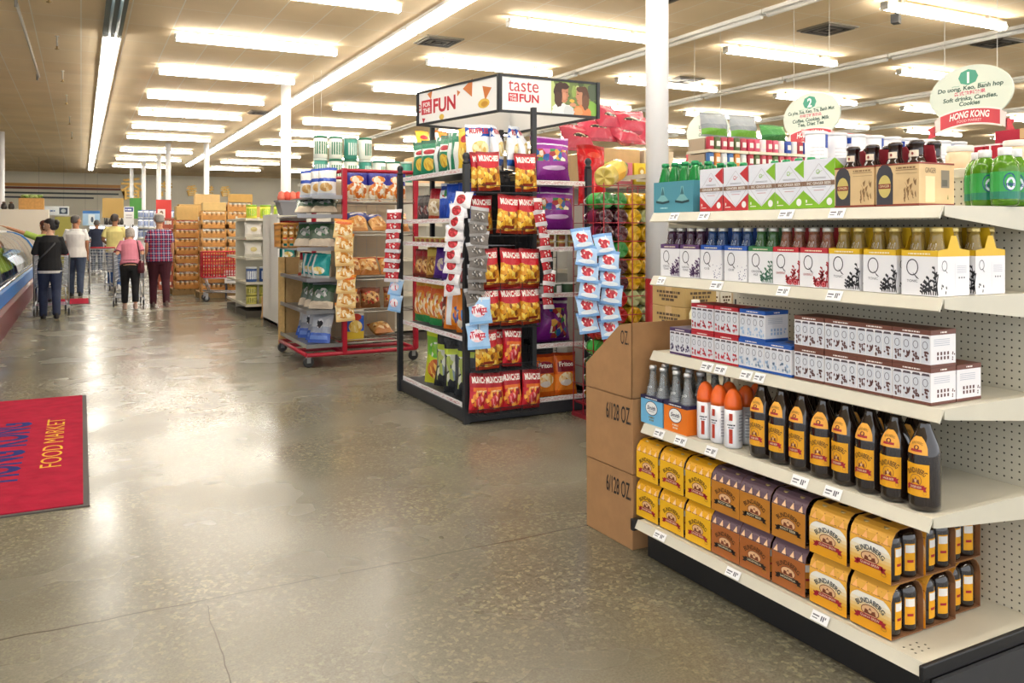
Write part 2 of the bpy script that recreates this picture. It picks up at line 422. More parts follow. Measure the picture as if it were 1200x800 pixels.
def pack_maker(front_c, top_c, ink, ribbon, words, oval=None, lab='e9a516', tri=None):
    W_, D_, H_ = .152, .150, .166
    def make():
        o = thing('drink_carton', '', 'drink pack')
        FC = mat(front_c, .4); TC = mat(top_c, .4); IN = mat('8a5f3c', .8)
        prof = [(-D_/2, .002), (-D_/2, H_-.05), (-D_/2+.006, H_-.028), (-D_/2+.022, H_-.008), (-D_/2+.04, H_)]
        prof = prof+[(-y, z) for y, z in reversed(prof)]
        b = MB(); n = len(prof); t = .0016
        cx = [(y*(1-2*t/D_), z-t if z > .01 else z) for y, z in prof]
        for k in range(n-1):
            (y0, z0), (y1, z1) = prof[k], prof[k+1]
            m = FC if (k == 0 or k == n-2) else TC
            b.poly([(-W_/2,y0,z0),(W_/2,y0,z0),(W_/2,y1,z1),(-W_/2,y1,z1)], m)
            (a0, c0), (a1, c1) = cx[k], cx[k+1]
            b.poly([(W_/2,a0,c0),(-W_/2,a0,c0),(-W_/2,a1,c1),(W_/2,a1,c1)], IN)
            for sx in (-1, 1): b.poly([(sx*W_/2,y0,z0),(sx*W_/2,y1,z1),(sx*W_/2,a1,c1),(sx*W_/2,a0,c0)], IN)
        b.box(-W_/2, -D_/2+.001, 0, W_/2, D_/2-.001, .003, IN)
        fr = front(-D_/2)
        if oval:
            for k in range(10):                      # pale field above, deeper gold below
                z0, z1 = .002+.112*k/10, .002+.112*(k+1)/10
                q = k/9; c0, c1 = (232,160,24), oval
                col = '%02x%02x%02x' % tuple(int(c0[i]+(c1[i]-c0[i])*min(1, max(0, q*1.5-.3))) for i in range(3))
                b.rect(fr, -W_/2, z0, W_/2, z1, mat(col, .4))
            fr = lift(fr)
            b.dec(fr, [(-W_*.5,.114),(-W_*.5,.08)]+[(W_*.5*math.sin(t), .08+.04*math.cos(t)) for t in [-PI/2+PI*k/14 for k in range(15)]]+[(W_*.5,.08),(W_*.5,.114)], mat('f0b23c', .4))
            fr = lift(fr)
        f3, zr, hh = beer_print(fr, b, W_*.92, .012, .112, ink, ribbon)
        b.word(lift(f3), words, 0, zr+hh*.035, mat('f5e6c0'), width=.07, height=.0075)
        # bottle shoulders printed or cut along the upper front edge, drawn on the sloping part
        (ya, za), (yb, zb) = prof[1], prof[3]
        up = lambda a, c: (a, ya+(yb-ya)*c-.0022*0-.004*math.sin(PI*c), za+(zb-za)*c+.0005+.003*math.sin(PI*c))
        for k in range(4):
            x = -W_/2+W_*(k+.5)/4
            b.dec(up, [(x-.017,.02),(x+.017,.02),(x,.62)], mat(tri or '5b3a1c', .4))
            b.dec(lift(up), [(x-.012,.05),(x+.008,.05),(x,.50)], mat('f2c79a' if not oval else 'f3b26a', .4))
        tp = lambda a, c: (a, c, H_+.0005)
        b.ell(tp, 0, 0, .020, .010, BLACK, 14); b.rect(tp, -.06, -.03, -.03, .03, mat('5b3a1c'))
        b.build('carton', o)
        LB = mat(lab, .45)
        s = MB(); s.lathe(SB, GLASSB, 18, (0,0,.003)); s.lathe([(.0142,.150),(.0142,.158),(.012,.161),(0,.161)], mat('c9b27a', .3, .6), 14, (0,0,.002))
        for a0 in (-.9, .55, 2.0, 3.4):
            fr = lambda a, c, a0=a0: (.0362*math.cos(a0+a), .0362*math.sin(a0+a), c)
            s.rect(fr, 0, .026, .95, .110, LB, 5)
            fr2 = lambda a, c, a0=a0: (.0366*math.cos(a0+a), .0366*math.sin(a0+a), c)
            s.rect(fr2, .06, .082, .89, .106, mat('ece9e4', .5), 4); s.rect(fr2, .2, .052, .75, .060, mat('a3142a'), 3)
        me = None
        for px in (-.0375, .0375):
            for py in (-.0370, .0370):
                if me is None: q = s.build('bottle', o); me = q.data
                else:
                    q = bpy.data.objects.new('bottle', me); C.objects.link(q); q.parent = o
                q.location = (px, py, 0); q.rotation_euler = (0, 0, R.choice((0, .5, 1.2, 2.2)))
        return o
    return make
DB = mat('4a2a12')
K_yellow = Kind(pack_maker('efb61c', 'eaa91a', DB, mat('a3142a'), 'GINGER BEER', tri='8a4b26'))
K_root = Kind(pack_maker('bd7a26', '6d5560', DB, mat('1d1210'), 'ROOT BEER', tri='3a2416', lab='d98d2a'))
K_sars = Kind(pack_maker('a9602c', '6d5560', DB, mat('1d1210'), 'SARSAPARILLA', tri='3a2416', lab='d98d2a'))
K_peach = Kind(pack_maker('eaa31e', 'e2a63c', mat('1f2a3a'), mat('a3142a'), 'GUAVA BREW', oval=(244,240,230), tri='a2652a'))
cols = [1.343, 1.178, 1.013, .858, .703, .541, .369, .203]
for lev in (0, 1):
    for i, y in enumerate(cols):
        k, nm = (K_yellow, 'yellow') if i < 3 else ((K_root if lev else K_sars), ('orange-brown' if lev else 'reddish-brown')) if i < 6 else (K_peach, 'peach and white')
        lv = 'upper' if lev else 'lower'
        k.put(WL(.117, y, .1645+lev*.1675), FACE+R.uniform(-.008,.008),
              f'{nm} four-bottle carton, {lv} tier on the base deck, {ORD[i]} from the far end', 'soda cartons on the base deck')
for r in (1, 2):
    for lev in (0, 1):
        for i, y in enumerate(cols):
            if (lev == 0 or r == 2) and i < 7: continue
            k, nm = (K_yellow, 'yellow') if i < 3 else (K_root, 'orange-brown') if i < 6 else (K_peach, 'peach and white')
            rr = ('middle', 'rearmost')[r-1]
            k.put(WL(.117+.16*r, y+(.0 if r == 1 else .02), .1645+lev*.1675), FACE+R.uniform(-.008,.008),
                  f'{nm} four-bottle carton, {rr} row, {("lower","upper")[lev]} tier, {ORD[i]} from the far end', 'soda cartons behind the front row')
# fourth level: tall dark bottles
K_big = Kind(big_bottle)
for i, y in enumerate([.735,.639,.543,.449,.355,.261,.167,.068]):
    K_big.put(WL(.115, y, .5765), FACE+.25+R.uniform(-.3,.12), f'tall dark bottle with yellow label, {ORD[i]} from the orange-capped bottles in the front row', 'tall dark bottles')
for i, y in enumerate([.70,.60,.49,.39,.288,.181]):
    K_big.put(WL(.225, y, .5765), FACE+R.uniform(-.3,.3), f'tall dark bottle standing in the second row, {ORD[i]} from its far end', 'tall dark bottles')
def orange_top():
    o = thing('drink_bottle', '', 'bottle'); Wm = mat('dcdde2', .35, .2)
    b = MB(); b.lathe([(.030,0),(.0345,.004),(.035,.012),(.035,.150)], Wm, 24)
    fr = wrap(.035); RD = mat('b5341c')
    b.rect(fr, -.008, .02, .006, .075, RD, 2); b.rect(fr, -.008, .108, .006, .135, RD, 2); bars(b, fr, 0, .088, .03, .006, INK); bars(b, fr, 0, .079, .024, .004, INK, 2)
    for k in range(9): b.rect(fr, .030, .03+k*.012, .054, .034+k*.012, mat('9a9ca6'), 3)
    b.rect(fr, -.06, .02, -.05, .13, RD, 2)
    b.build('body', o)
    c = MB(); c.lathe([(.0352,.149),(.0355,.165),(.033,.185),(.027,.205),(.018,.220),(.008,.227),(0,.228)], mat('e8641e', .35), 24); c.build('cap', o)
    return o
K_or = Kind(orange_top)
for i, (x, y) in enumerate([(.115,1.050),(.115,.969),(.11,.885),(.195,.905),(.195,1.0),(.28,.93)]):
    K_or.put(WL(x, y, .5765), FACE+R.uniform(-.2,.6), ('white bottle with orange top, ' + ['far one of the front three','middle one of the front three','near one of the front three','behind the near front one','behind the middle front one','in the third row back'][i]), 'white bottles with orange tops')
def clear_pack(colr, rib, wd):
    def make():
        o = thing('drink_carton', '', 'drink pack'); w, d, h = .150, .140, .118
        b = MB(); b.box(-w/2,-d/2,0,w/2,d/2,h, mat(colr,.45)); b.box(-w/2-.001,-d/2-.001,h-.012,w/2+.001,d/2+.001,h+.002, mat('24224a',.4))
        fr = front(-d/2); f2 = lift(fr); f3 = lift(f2)
        b.ell(fr, 0, .07, .042, .031, mat('24224a'), 24); b.ell(f2, 0, .07, .039, .028, WHITE, 24)
        b.word(f3, 'Smith', 0, .064, mat('24224a'), width=.058, height=.017, bold=.02, shear=.25); b.rect(f3, -.02, .056, .02, .058, mat('6d6d84'))
        bars(b, fr, 0, .027, .036, .008, mat('f0d8c0') if rib else mat('7a7550')); bars(b, fr, 0, .015, .03, .008, mat('f0d8c0') if rib else mat('7a7550'), 4)
        bars(b, lambda a,c: (a,-d/2-.0018,c), 0, h-.008, .08, .005, WHITE)
        b.build('carton', o)
        GL = mat('eef4f5', .05, trans=.8); s = MB()
        s.lathe([(.026,.0),(.030,.006),(.030,.11),(.028,.135),(.019,.170),(.0145,.195),(.0135,.232)], GL, 18, (0,0,.004)); s.lathe([(.0165,.228),(.0168,.240),(.014,.245),(0,.246)], mat('d6d8da',.3,.5), 16, (0,0,.004))
        for k in range(3): s.ring(wrap(.0225,.0015), -.02+.015*k, .150+.004*k, .006,.005,.0018, WHITE, 8)
        me = None
        for px in (-.036,.036):
            for py in (-.034,.034):
                if me is None: q = s.build('bottle', o); me = q.data
                else: q = bpy.data.objects.new('bottle', me); C.objects.link(q); q.parent = o
                q.location = (px, py, 0)
        return o
    return make
K_cb, K_co = Kind(clear_pack('6fb7e0', 0, ('GINGER','ALE'))), Kind(clear_pack('ec7a1c', 1, ('ORANGE','SODA')))
for i, x in enumerate((.13, .275)):
    K_cb.put(WL(x, 1.335, .5765), FACE, ('pale blue carton of clear soda bottles at the far end of the fourth shelf', 'pale blue soda carton behind the front blue one')[i], 'blue and orange soda cartons')
    K_co.put(WL(x, 1.175, .5765), FACE, ('orange carton of clear soda bottles beside the white orange-topped bottles', 'orange soda carton behind the front orange one')[i], 'blue and orange soda cartons')
# third level: boxes of slim cans
def can_box(colr, dot):
    def make():
        o = thing('drink_box', '', 'drink box'); w, d, h = .1315, .118, .112
        WH = mat('eceaec', .45); CB = mat(colr, .45); b = MB()
        b.box(-w/2,-d/2,0,w/2,d/2,h, WH); b.box(-w/2-.0005,-d/2-.0005,h-.014,w/2+.0005,d/2+.0005,h+.0008, CB); b.box(-w/2-.0005,-d/2-.0005,0,w/2+.0005,d/2+.0005,.009, CB)
        for fr in (front(-d/2),):
            f2 = lift(fr)
            for k in range(4):
                x = -.0485+.0323*k; xx = x
                b.rect(fr, xx-.0148, .012, xx+.0148, .087, mat('d5d8e0',.4)); b.dec(fr, [(xx-.0148,.087),(xx+.0148,.087),(xx+.011,.094),(xx-.011,.094)], mat('53464e'))
                b.ring(f2, xx-.001, .066, .0095, .0125, .002, mat('6a6672'), 12)
                for q in range(9):
                    b.ell(f2, xx+R.uniform(-.011,.011), .017+R.random()*.028, .0026+R.random()*.0025, .003+R.random()*.004, mat(dot), 6)
        bars(b, lambda a,c: (a,-d/2-.001,c), 0, h-.009, .06, .005, mat('f0e6e0'))
        for sx, fr in ((1, rside(w/2)), (-1, lside(-w/2))):
            for k in range(4): b.rect(fr, -.045, .083-k*.006, .03, .085-k*.006, mat('b9bcc8'))
            for k in range(4):
                for q in range(2): b.rect(fr, -.03+k*.016, .022+q*.014, -.022+k*.016, .032+q*.014, mat(dot))
            for q in range(5): b.ell(fr, .045+R.uniform(-.008,.008), .015+R.random()*.03, .003, .003, mat(dot), 6)
            bars(b, (lambda a,c: (w/2+.0012,a,c)) if sx > 0 else (lambda a,c: (-w/2-.0012,-a,c)), 0, h-.009, .03, .005, mat('f0e6e0'))
        b.build('printed_box', o); b2 = MB(); b2.rect(lambda a, c: (a, c, h+.0014), -.02, -.008, .02, .008, mat('5a4038')); b2.build('carry_tab', o)
        return o
    return make
K_bx = {n: Kind(can_box(c, d)) for n, c, d in (('purple','4c3560','3a2c56'),('red','b3202e','c02a3a'),('blue','1f55a8','9db8d6'),('brown','6e4032','5e3a38'))}
def bx(n, x, y, lev, lab): K_bx[n].put(WL(x, y, .8895+.1135*lev), FACE+R.uniform(-.005,.005), lab, 'boxes of slim cans on the third shelf')
bx('purple', .175, 1.213, 0, 'purple-edged can box alone at the far end of the third shelf')
for lev in (0, 1):
    t = ('lower', 'upper')[lev]
    bx('red', .175, 1.073, lev, f'red-edged can box, {t} tier, beside the purple box'); bx('red', .175, .932, lev, f'red-edged can box, {t} tier, beside the blue boxes')
    for i, y in enumerate((.516, .380, .247, .113)):
        bx('brown', .175, y, lev, f'brown-edged can box, front {t} tier, {ORD[i]} from the blue boxes')
for i, y in enumerate((.796, .662)): bx('blue', .175, y, 0, ('blue-edged can box, lower tier, beside the red boxes', 'blue-edged can box, lower tier, beside the brown boxes')[i])
bx('blue', .175, .790, 1, 'blue-edged can box lying alone on the lower blue boxes')
for i, y in enumerate((.113, .25)): bx('brown', .300, y+.0, 0, ('brown-edged can box behind the near end of the brown front row', 'brown-edged can box behind the second brown box from the near end')[i])
# second level: tonic packs with tall bottles
def tonic(colr, glass, plant, lines, dots=False):
    def make():
        o = thing('tonic_pack', '', 'drink pack'); w, d, h = .1245, .150, .138
        Wt = mat('ecebee', .45); CB = mat(colr, .42); b = MB()
        b.box(-w/2,-d/2,0,w/2,d/2,h-.018, Wt); e = .0004
        for (x0,y0,x1,y1) in ((-w/2-e,-d/2-e,w/2+e,-d/2+.002),(-w/2-e,d/2-.002,w/2+e,d/2+e),(-w/2-e,-d/2-e,-w/2+.002,d/2+e),(w/2-.002,-d/2-e,w/2+e,d/2+e)): b.box(x0,y0,h-.018,x1,y1,h, CB)
        for x in (-w/2, w/2-.002): b.prism([(-d/2,h),(d/2,h),(.028,h+.006),(.012,h+.045),(-.012,h+.045),(-.028,h+.006)], x, x+.002, CB, 'x')
        fr = front(-d/2); ink = mat(plant, .5)
        def qmark(fr, a, c, k): 
            b.ring(fr, a, c, .017*k, .021*k, .0028*k, mat('39323e'), 22); b.dec(lift(fr), [(a+.001*k,c-.013*k),(a+.005*k,c-.016*k),(a+.02*k,c-.030*k),(a+.012*k,c-.027*k)], mat('39323e'))
        qmark(fr, -.024, .086, 1.22)
        for i, t in enumerate(lines): b.word(fr, t, -.024, .040-.012*i, mat('5b5a66') if plant != 'b02530' else ink, width=min(.044,.0075*len(t)), height=.008)
        if dots:
            for q in range(26): b.ell(fr, .012+R.random()*.05, .006+R.random()**1.6*.06, .002, .0022, ink if q%3 else mat('8b90b4'), 6)
        else:
            for q in range(8):
                x0 = .01+.052*q/7; hgt = .022+.06*(q/7)*R.uniform(.6,1.1)+.012*R.random(); lean = R.uniform(-.012,.012)
                b.dec(fr, [(x0-.002,.004),(x0+.002,.004),(x0+lean+.001,.004+hgt),(x0+lean-.001,.004+hgt)], ink)
                for k in range(5):
                    t = (k+1)/5.5; cx_, cz = x0+lean*t, .004+hgt*t; s_ = 1 if k%2 else -1
                    x1 = min(cx_+s_*.010, w/2-.002); b.dec(fr, [(cx_,cz-.003),(x1,cz+.004),(min(cx_+s_*.006, w/2-.002),cz+.009),(cx_,cz+.003)], ink)
            if plant == 'b02530':
                for x in (.02,.045): b.ell(lift(fr), x, .014, .011, .011, ink, 14); b.ring(lift(lift(fr)), x, .014, .008,.008,.002, mat('e58a90'), 12)
        bars(b, lift(fr, .0012), 0, h-.0125, .075, .005, mat('f4e7c8'))
        for fr in (rside(w/2), lside(-w/2)):
            qmark(fr, -.045, .092, .75); b.rect(fr, .005, .02, .0056, .1, mat('b4b6c0'))
            for k in range(5): b.rect(fr, .014, .09-.005*k, .06, .0915-.005*k, mat('bcbec8'))
            for k in range(3): b.ell(fr, .025+.012*k, .055, .003, .003, mat('4a4a56'), 6)
            for q in range(7): b.ell(fr, -.06+R.random()*.03, .006+R.random()*.03, .0025, .004, ink, 6)
        b.build('carton', o)
        p = MB(); z1 = .222                                      # the divider that carries the handle hole
        hole = [(.017*math.cos(t), .176+.011*math.sin(t)) for t in [2*PI*k/14 for k in range(14)]]
        ring_o = [(.061*max(-1,min(1,1.5*math.cos(t))), .158+.050*max(-1,min(1,1.5*math.sin(t)))) for t in [2*PI*k/14 for k in range(14)]]
        for k in range(14):
            l = (k+1)%14
            for y, q in ((-.001, 1), (.001, -1)):
                pts = [(ring_o[k][0],y,ring_o[k][1]),(ring_o[l][0],y,ring_o[l][1]),(hole[l][0],y,hole[l][1]),(hole[k][0],y,hole[k][1])]
                p.poly(pts[::q], CB)
        p.build('handle', o)
        GL = mat(glass, .05, trans=.65, spec=.6); s = MB()
        s.lathe([(.026,.0),(.029,.006),(.029,.118),(.0275,.133),(.0215,.158),(.0185,.178),(.0178,.192)], GL, 18, (0,0,.004)); s.lathe([(.0184,.191),(.0194,.193),(.0194,.203),(.0172,.206),(0,.2065)], mat('cfcdc4' if colr != 'e5b91f' else 'd9c27a',.3,.4), 16, (0,0,.003))
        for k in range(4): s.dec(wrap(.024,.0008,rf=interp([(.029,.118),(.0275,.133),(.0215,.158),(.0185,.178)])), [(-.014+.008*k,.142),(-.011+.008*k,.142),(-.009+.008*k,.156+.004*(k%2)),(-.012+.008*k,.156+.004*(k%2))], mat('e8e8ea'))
        me = None
        for px in (-.0305,.0305):
            for py in (-.037,.037):
                if me is None: q = s.build('bottle', o); me = q.data
                else: q = bpy.data.objects.new('bottle', me); C.objects.link(q); q.parent = o
                q.location = (px, py, 0)
        return o
    return make
K_t = {'purple': Kind(tonic('5c3a6c','76506e','5a3768',('ELDERFLOWER','TONIC'))), 'blue': Kind(tonic('2456b0','4f78b8','2c2f6c',('CLUB',),True)), 'green': Kind(tonic('3f7f4e','66a05e','3c6a55',('GINGER','ALE'))),
       'red': Kind(tonic('c42a36','cf9272','b02530',('GRAPEFRUIT',))), 'yellow': Kind(tonic('e5b91f','dcbc62','2a2a30',('TONIC',)))}
seq = [('purple',1.291),('purple',1.163),('blue',1.030),('blue',.890),('green',.757),('red',.631),('red',.503),('yellow',.374),('yellow',.235),('yellow',.092)]
cnt = {}
for n, y in seq:
    i = cnt.get(n, 0); cnt[n] = i+1; tot = sum(1 for q in seq if q[0] == n)
    wh = '' if tot == 1 else (', the far one of two' if i == 0 else ', the near one of two') if tot == 2 else (', far one of the front three', ', middle one of the front three', ', near one of the front three')[i]
    K_t[n].put(WL(.20, y, 1.2185), FACE+R.uniform(-.006,.006), f'white tonic pack with {n} rim, second shelf front row{wh}', 'tonic packs on the second shelf')
K_t['yellow'].put(WL(.37, .085, 1.2185), FACE, 'white tonic pack with yellow rim standing behind the nearest front one', 'tonic packs on the second shelf')
for n, y in seq[2:9]: K_t[n].put(WL(.37, y+.01, 1.2185), FACE, f'{n}-rimmed tonic pack in the rear row of the second shelf, {ORD[[q[1] for q in seq].index(y)]} along', 'tonic packs on the second shelf')
# top level
def ginger_box(colr, words):
    def make():
        o = thing('drink_box', '', 'drink box'); w, d, h = .134, .145, .170
        Wt = mat('e4e6ee', .4); CB = mat(colr, .42); BR = mat('8a6a54', .45); b = MB(); b.box(-w/2,-d/2,0,w/2,d/2,h, Wt)
        fr = front(-d/2); f2 = lift(fr)
        b.dec(fr, [(w/2,h),(w/2,h*.62),(.022,h*.83)], CB)
        b.dec(fr, [(-w/2,0),(w/2,0),(w/2,h*.38),(.0,.012),(-w/2,h*.36)], CB)
        pts = [(0,h*.90),(w*.47,h*.50),(0,.016),(-w*.47,h*.50)]
        for k in range(4):
            (a0,c0),(a1,c1) = pts[k], pts[(k+1)%4]; dx, dz = a1-a0, c1-c0; l = math.hypot(dx,dz); nx, nz = -dz/l*.0012, dx/l*.0012
            b.dec(f2, [(a0,c0),(a1,c1),(a1+nx,c1+nz),(a0+nx,c0+nz)], mat('a9a2a8'))
        b.rect(f2, -w/2, h*.46, w/2, h*.555, BR); b.word(lift(f2), words, 0, h*.48, mat('e9e4dc'), width=w*.78, height=h*.055, bold=.02)
        b.ring(f2, -.004, h*.74, .008, .008, .002, mat(colr), 10); b.dec(f2, [(-.012,h*.70),(.014,h*.76),(.016,h*.77),(-.010,h*.715)], mat(colr))
        for z in (.62,.60,.42): b.rect(f2, -.03, h*z, .03, h*z+.0015, mat('9c9aa4'))
        b.rect(f2, -.022, h*.36, .022, h*.37, mat('c06a70')); b.ell(f2, .045, .022, .012, .013, mat('f0f0ec'), 14); b.rect(f2, -.058, .012, -.028, .015, mat('f4eee6')); b.rect(f2, -.058, .020, -.052, .030, mat('f4eee6'))
        for fr in (rside(w/2), lside(-w/2)):
            b.dec(fr, [(-d/2,h),(-d/2,h*.62),(-d/2+.045,h*.83)], CB); b.dec(fr, [(-d/2,0),(d/2,0),(d/2,h*.36),(0,.012),(-d/2,h*.38)], CB)
        b.build('printed_box', o)
        b = MB(); b.box(-w/2,-.002,h,w/2,.002,h+.001, mat('9fb3c6')); b.build('lid_tape', o)
        return o
    return make
K_gr, K_gg = Kind(ginger_box('c63238','GINGER BEER')), Kind(ginger_box('86bb2a','INC GINGER BEER'))
for i, y in enumerate((1.015,.875)): K_gr.put(WL(.185, y, 1.4945), FACE, ('red and white ginger beer box beside the teal carton', 'red and white ginger beer box beside the green boxes')[i], 'diamond-patterned ginger beer boxes')
for i, y in enumerate((.738,.602,.468)): K_gg.put(WL(.185, y, 1.4945), FACE, ('green and white ginger beer box beside the red boxes', 'green and white ginger beer box, middle of the three', 'green and white ginger beer box beside the tan cartons')[i], 'diamond-patterned ginger beer boxes')
for i, y in enumerate((1.04,.90)): K_gr.put(WL(.34, y, 1.4945), FACE, ('red ginger beer box behind the front one by the teal carton','red ginger beer box behind the front one by the green boxes')[i], 'diamond-patterned ginger beer boxes')
def teal():
    o = thing('water_carton', '', 'drink pack'); w, d, h = .262, .15, .132; TC = mat('4f93a4', .45); b = MB(); b.box(-w/2,-d/2,0,w/2,d/2,h, TC)
    fr = front(-d/2); f2 = lift(fr); f3 = lift(f2)
    for x in (-.068,.062):
        b.dec(fr, [(x-.045,.045),(x+.045,.045),(x+.03,.06),(x+.012,.075),(x+.008,.11),(x-.008,.11),(x-.012,.075),(x-.03,.06)], mat('7db3b4'))
        b.dec(f2, [(x-.045,.052),(x-.046,.042),(x,.036),(x+.046,.042),(x+.045,.052),(x,.046)], mat('26454a')); b.dec(f2, [(x-.012,.075),(x+.012,.075),(x,.11)], mat('3b6a70'))
    bars(b, fr, -.06, .016, .05, .007, mat('a8d4da'))
    b.build('carton', o); c = MB(); c.box(-w/2,-.0015,h,w/2,.0015,h+.03,mat('3f8092',.45)); c.build('handle', o)
    G = mat('1f9a4a', .06, trans=.4); s = MB(); s.lathe([(.030,0),(.0325,.006),(.0325,.12),(.028,.145),(.018,.18),(.015,.2)], G, 18, (0,0,.003)); s.lathe([(.0165,.196),(.017,.206),(.015,.213),(0,.214)], mat('2f8f5a',.3,.4), 14, (0,0,.003))
    me = None
    for px in (-.098,-.033,.033,.098):
        for py in (-.036,.036):
            if me is None: q = s.build('bottle', o); me = q.data
            else: q = bpy.data.objects.new('bottle', me); C.objects.link(q); q.parent = o
            q.location = (px, py, 0)
    return o
K_teal = Kind(teal)
K_teal.put(WL(.195, 1.265, 1.4945), FACE, 'teal carton of green glass water bottles at the far end of the top shelf', 'teal water cartons')
K_teal.put(WL(.38, 1.25, 1.4945), FACE, 'teal carton of green water bottles directly behind the front teal carton', 'teal water cartons')
K_teal.put(WL(.50, .92, 1.4945), FACE, 'teal carton of green water bottles behind the red ginger beer boxes', 'teal water cartons')
def tan():
    o = thing('drink_carton', '', 'drink pack'); w, d, h = .154, .168, .132; T = mat('d8b988', .55, noise=.04, nscale=20); RB = mat('8a3a28', .5); b = MB()
    b.box(-w/2,-d/2,0,w/2,d/2,h, T); b.box(-w/2-.0006,-d/2-.0006,0,w/2+.0006,d/2+.0006,.006, RB); b.box(-w/2-.0006,-d/2-.0006,h-.005,w/2+.0006,d/2+.0006,h+.0006, RB)
    fr = front(-d/2); f2 = lift(fr); f3 = lift(f2); x = -w/2+.033
    b.dec(fr, [(x-.03,.004),(x+.03,.004),(x+.03,.1),(x+.022,.12),(x+.008,.131),(x-.008,.131),(x-.022,.12),(x-.03,.1)], mat('3c3a40',.4))
    b.ell(f2, x, .062, .023, .036, mat('cdb96a'), 20); b.rect(f3, x-.022, .055, x+.022, .070, mat('8a3028')); b.word(lift(f3), 'GINGER', x, .059, mat('efdca6'), width=.036, height=.008)
    b.rect(f2, x+.04, .11, w/2-.006, .112, mat('8a6a44')); b.rect(f2, x+.04, .1, w/2-.006, .101, mat('8a6a44')); bars(b, fr, .032, .115, .07, .006, mat('8a6a44'))
    for k in range(16):
        a, c = .045+R.uniform(-.02,.022), .008+R.random()*.06; b.dec(f2, [(a,c),(a+.003,c),(a+R.uniform(-.01,.01),c+.02),(a-.003,c+.012)], mat('8c6a42'))
    for fr in (rside(w/2), lside(-w/2)):
        b.rect(fr, -.055, .01, -.01, .09, mat('e8d6a8')); b.word(fr, 'GINGER', -.03, .100, mat('5a4630'), width=.05, height=.016); b.rect(fr, .02, .055, .06, .11, mat('857a66')); b.rect(lift(fr), .024, .06, .05, .08, mat('5f5a4c')); b.dec(fr, [(.05,.02),(.056,.02),(.053,.035)], mat('5a7a3a'))
    b.build('carton', o)
    c = MB(); c.prism([(-w/2,h),(w/2,h),(w/2-.01,h+.055),(.03,h+.06),(.02,h+.045),(-.02,h+.045),(-.03,h+.06),(-w/2+.01,h+.055)], -.0015, .0015, mat('8d1f2c',.45)); c.ell(front(-.0015), -.005, h+.03, .016, .014, mat('efe6d8'), 14); c.ell(lift(front(-.0015)), -.005, h+.03, .008, .008, mat('8d1f2c'), 10); c.build('handle', o)
    s = MB(); s.lathe([(.030,0),(.0335,.006),(.0335,.12),(.026,.140),(.0205,.15),(.02,.185),(.0225,.188),(.0225,.196),(.018,.2),(0,.2)], mat('241210',.08,spec=.6,coat=.4), 18, (0,0,.003))
    s.rect(wrap(.0205), -.018, .152, .018, .172, mat('e6d6c0'), 5); s.ell(wrap(.0205,.001), 0, .162, .004,.005, mat('8a3028'), 8)
    me = None
    for px in (-.038,.038):
        for py in (-.041,.041):
            if me is None: q = s.build('bottle', o); me = q.data
            else: q = bpy.data.objects.new('bottle', me); C.objects.link(q); q.parent = o
            q.location = (px, py, 0)
    return o
K_tan = Kind(tan)
K_tan.put(WL(.195, .322, 1.4945), FACE, 'tan ginger brew carton beside the green ginger beer boxes', 'tan ginger brew cartons')
K_tan.put(WL(.195, .160, 1.4945), FACE, 'tan ginger brew carton at the near end of the top shelf row', 'tan ginger brew cartons')
def mist():
    o = thing('soda_bottle', '', 'bottle'); G = mat('6fae28', .07, trans=.5); GL = mat('2f9a46', .4); b = MB()
    P_ = [(.030,0),(.0395,.006),(.041,.02),(.041,.115),(.038,.135),(.028,.152),(.018,.160),(.0175,.168)]
    b.lathe(P_, G, 24); b.build('body', o)
    l = MB(); fr = wrap(.041); l.rect(fr, -.128, .022, .128, .108, GL, 24); f2 = wrap(.041,.001); l.rect(f2, -.128, .022, .128, .045, mat('1d7a62',.4), 24)
    for a in (-.03,.06): l.ell(wrap(.041,.0013), a, .075, .018, .028, mat('223a8a'), 18); l.ell(wrap(.041,.0017), a+.003, .07, .013, .02, mat('dfe6f2'), 16); l.word(wrap(.041,.0021), 'mist', a+.002, .062, mat('223a8a'), width=.024, height=.012, bold=.02)
    l.rect(wrap(.041,.0013), -.085, .05, -.062, .1, WHITE, 2)
    for k in range(6): l.rect(wrap(.041,.0017), -.083, .055+.007*k, -.064, .058+.007*k, mat('223a8a'), 2)
    l.build('label', o); c = MB(); c.lathe([(.0195,.160),(.0205,.162),(.0205,.182),(.019,.185),(0,.185)], mat('e8e8ec',.4), 20); c.build('cap', o)
    return o
K_mist = Kind(mist)
for i, (x, y) in enumerate(((.535,.150),(.47,.085),(.53,.022),(.44,-.0))):
    K_mist.put(WL(x, y+.02, 1.4945), FACE-.5+R.uniform(-.3,.3), ('green soda bottle with white cap nearest the tan carton', 'green soda bottle with white cap, second from the tan carton','green soda bottle with white cap at the near end by the pegboard','green soda bottle with white cap on the near front corner of the top shelf')[i], 'green soda bottles by the pegboard')
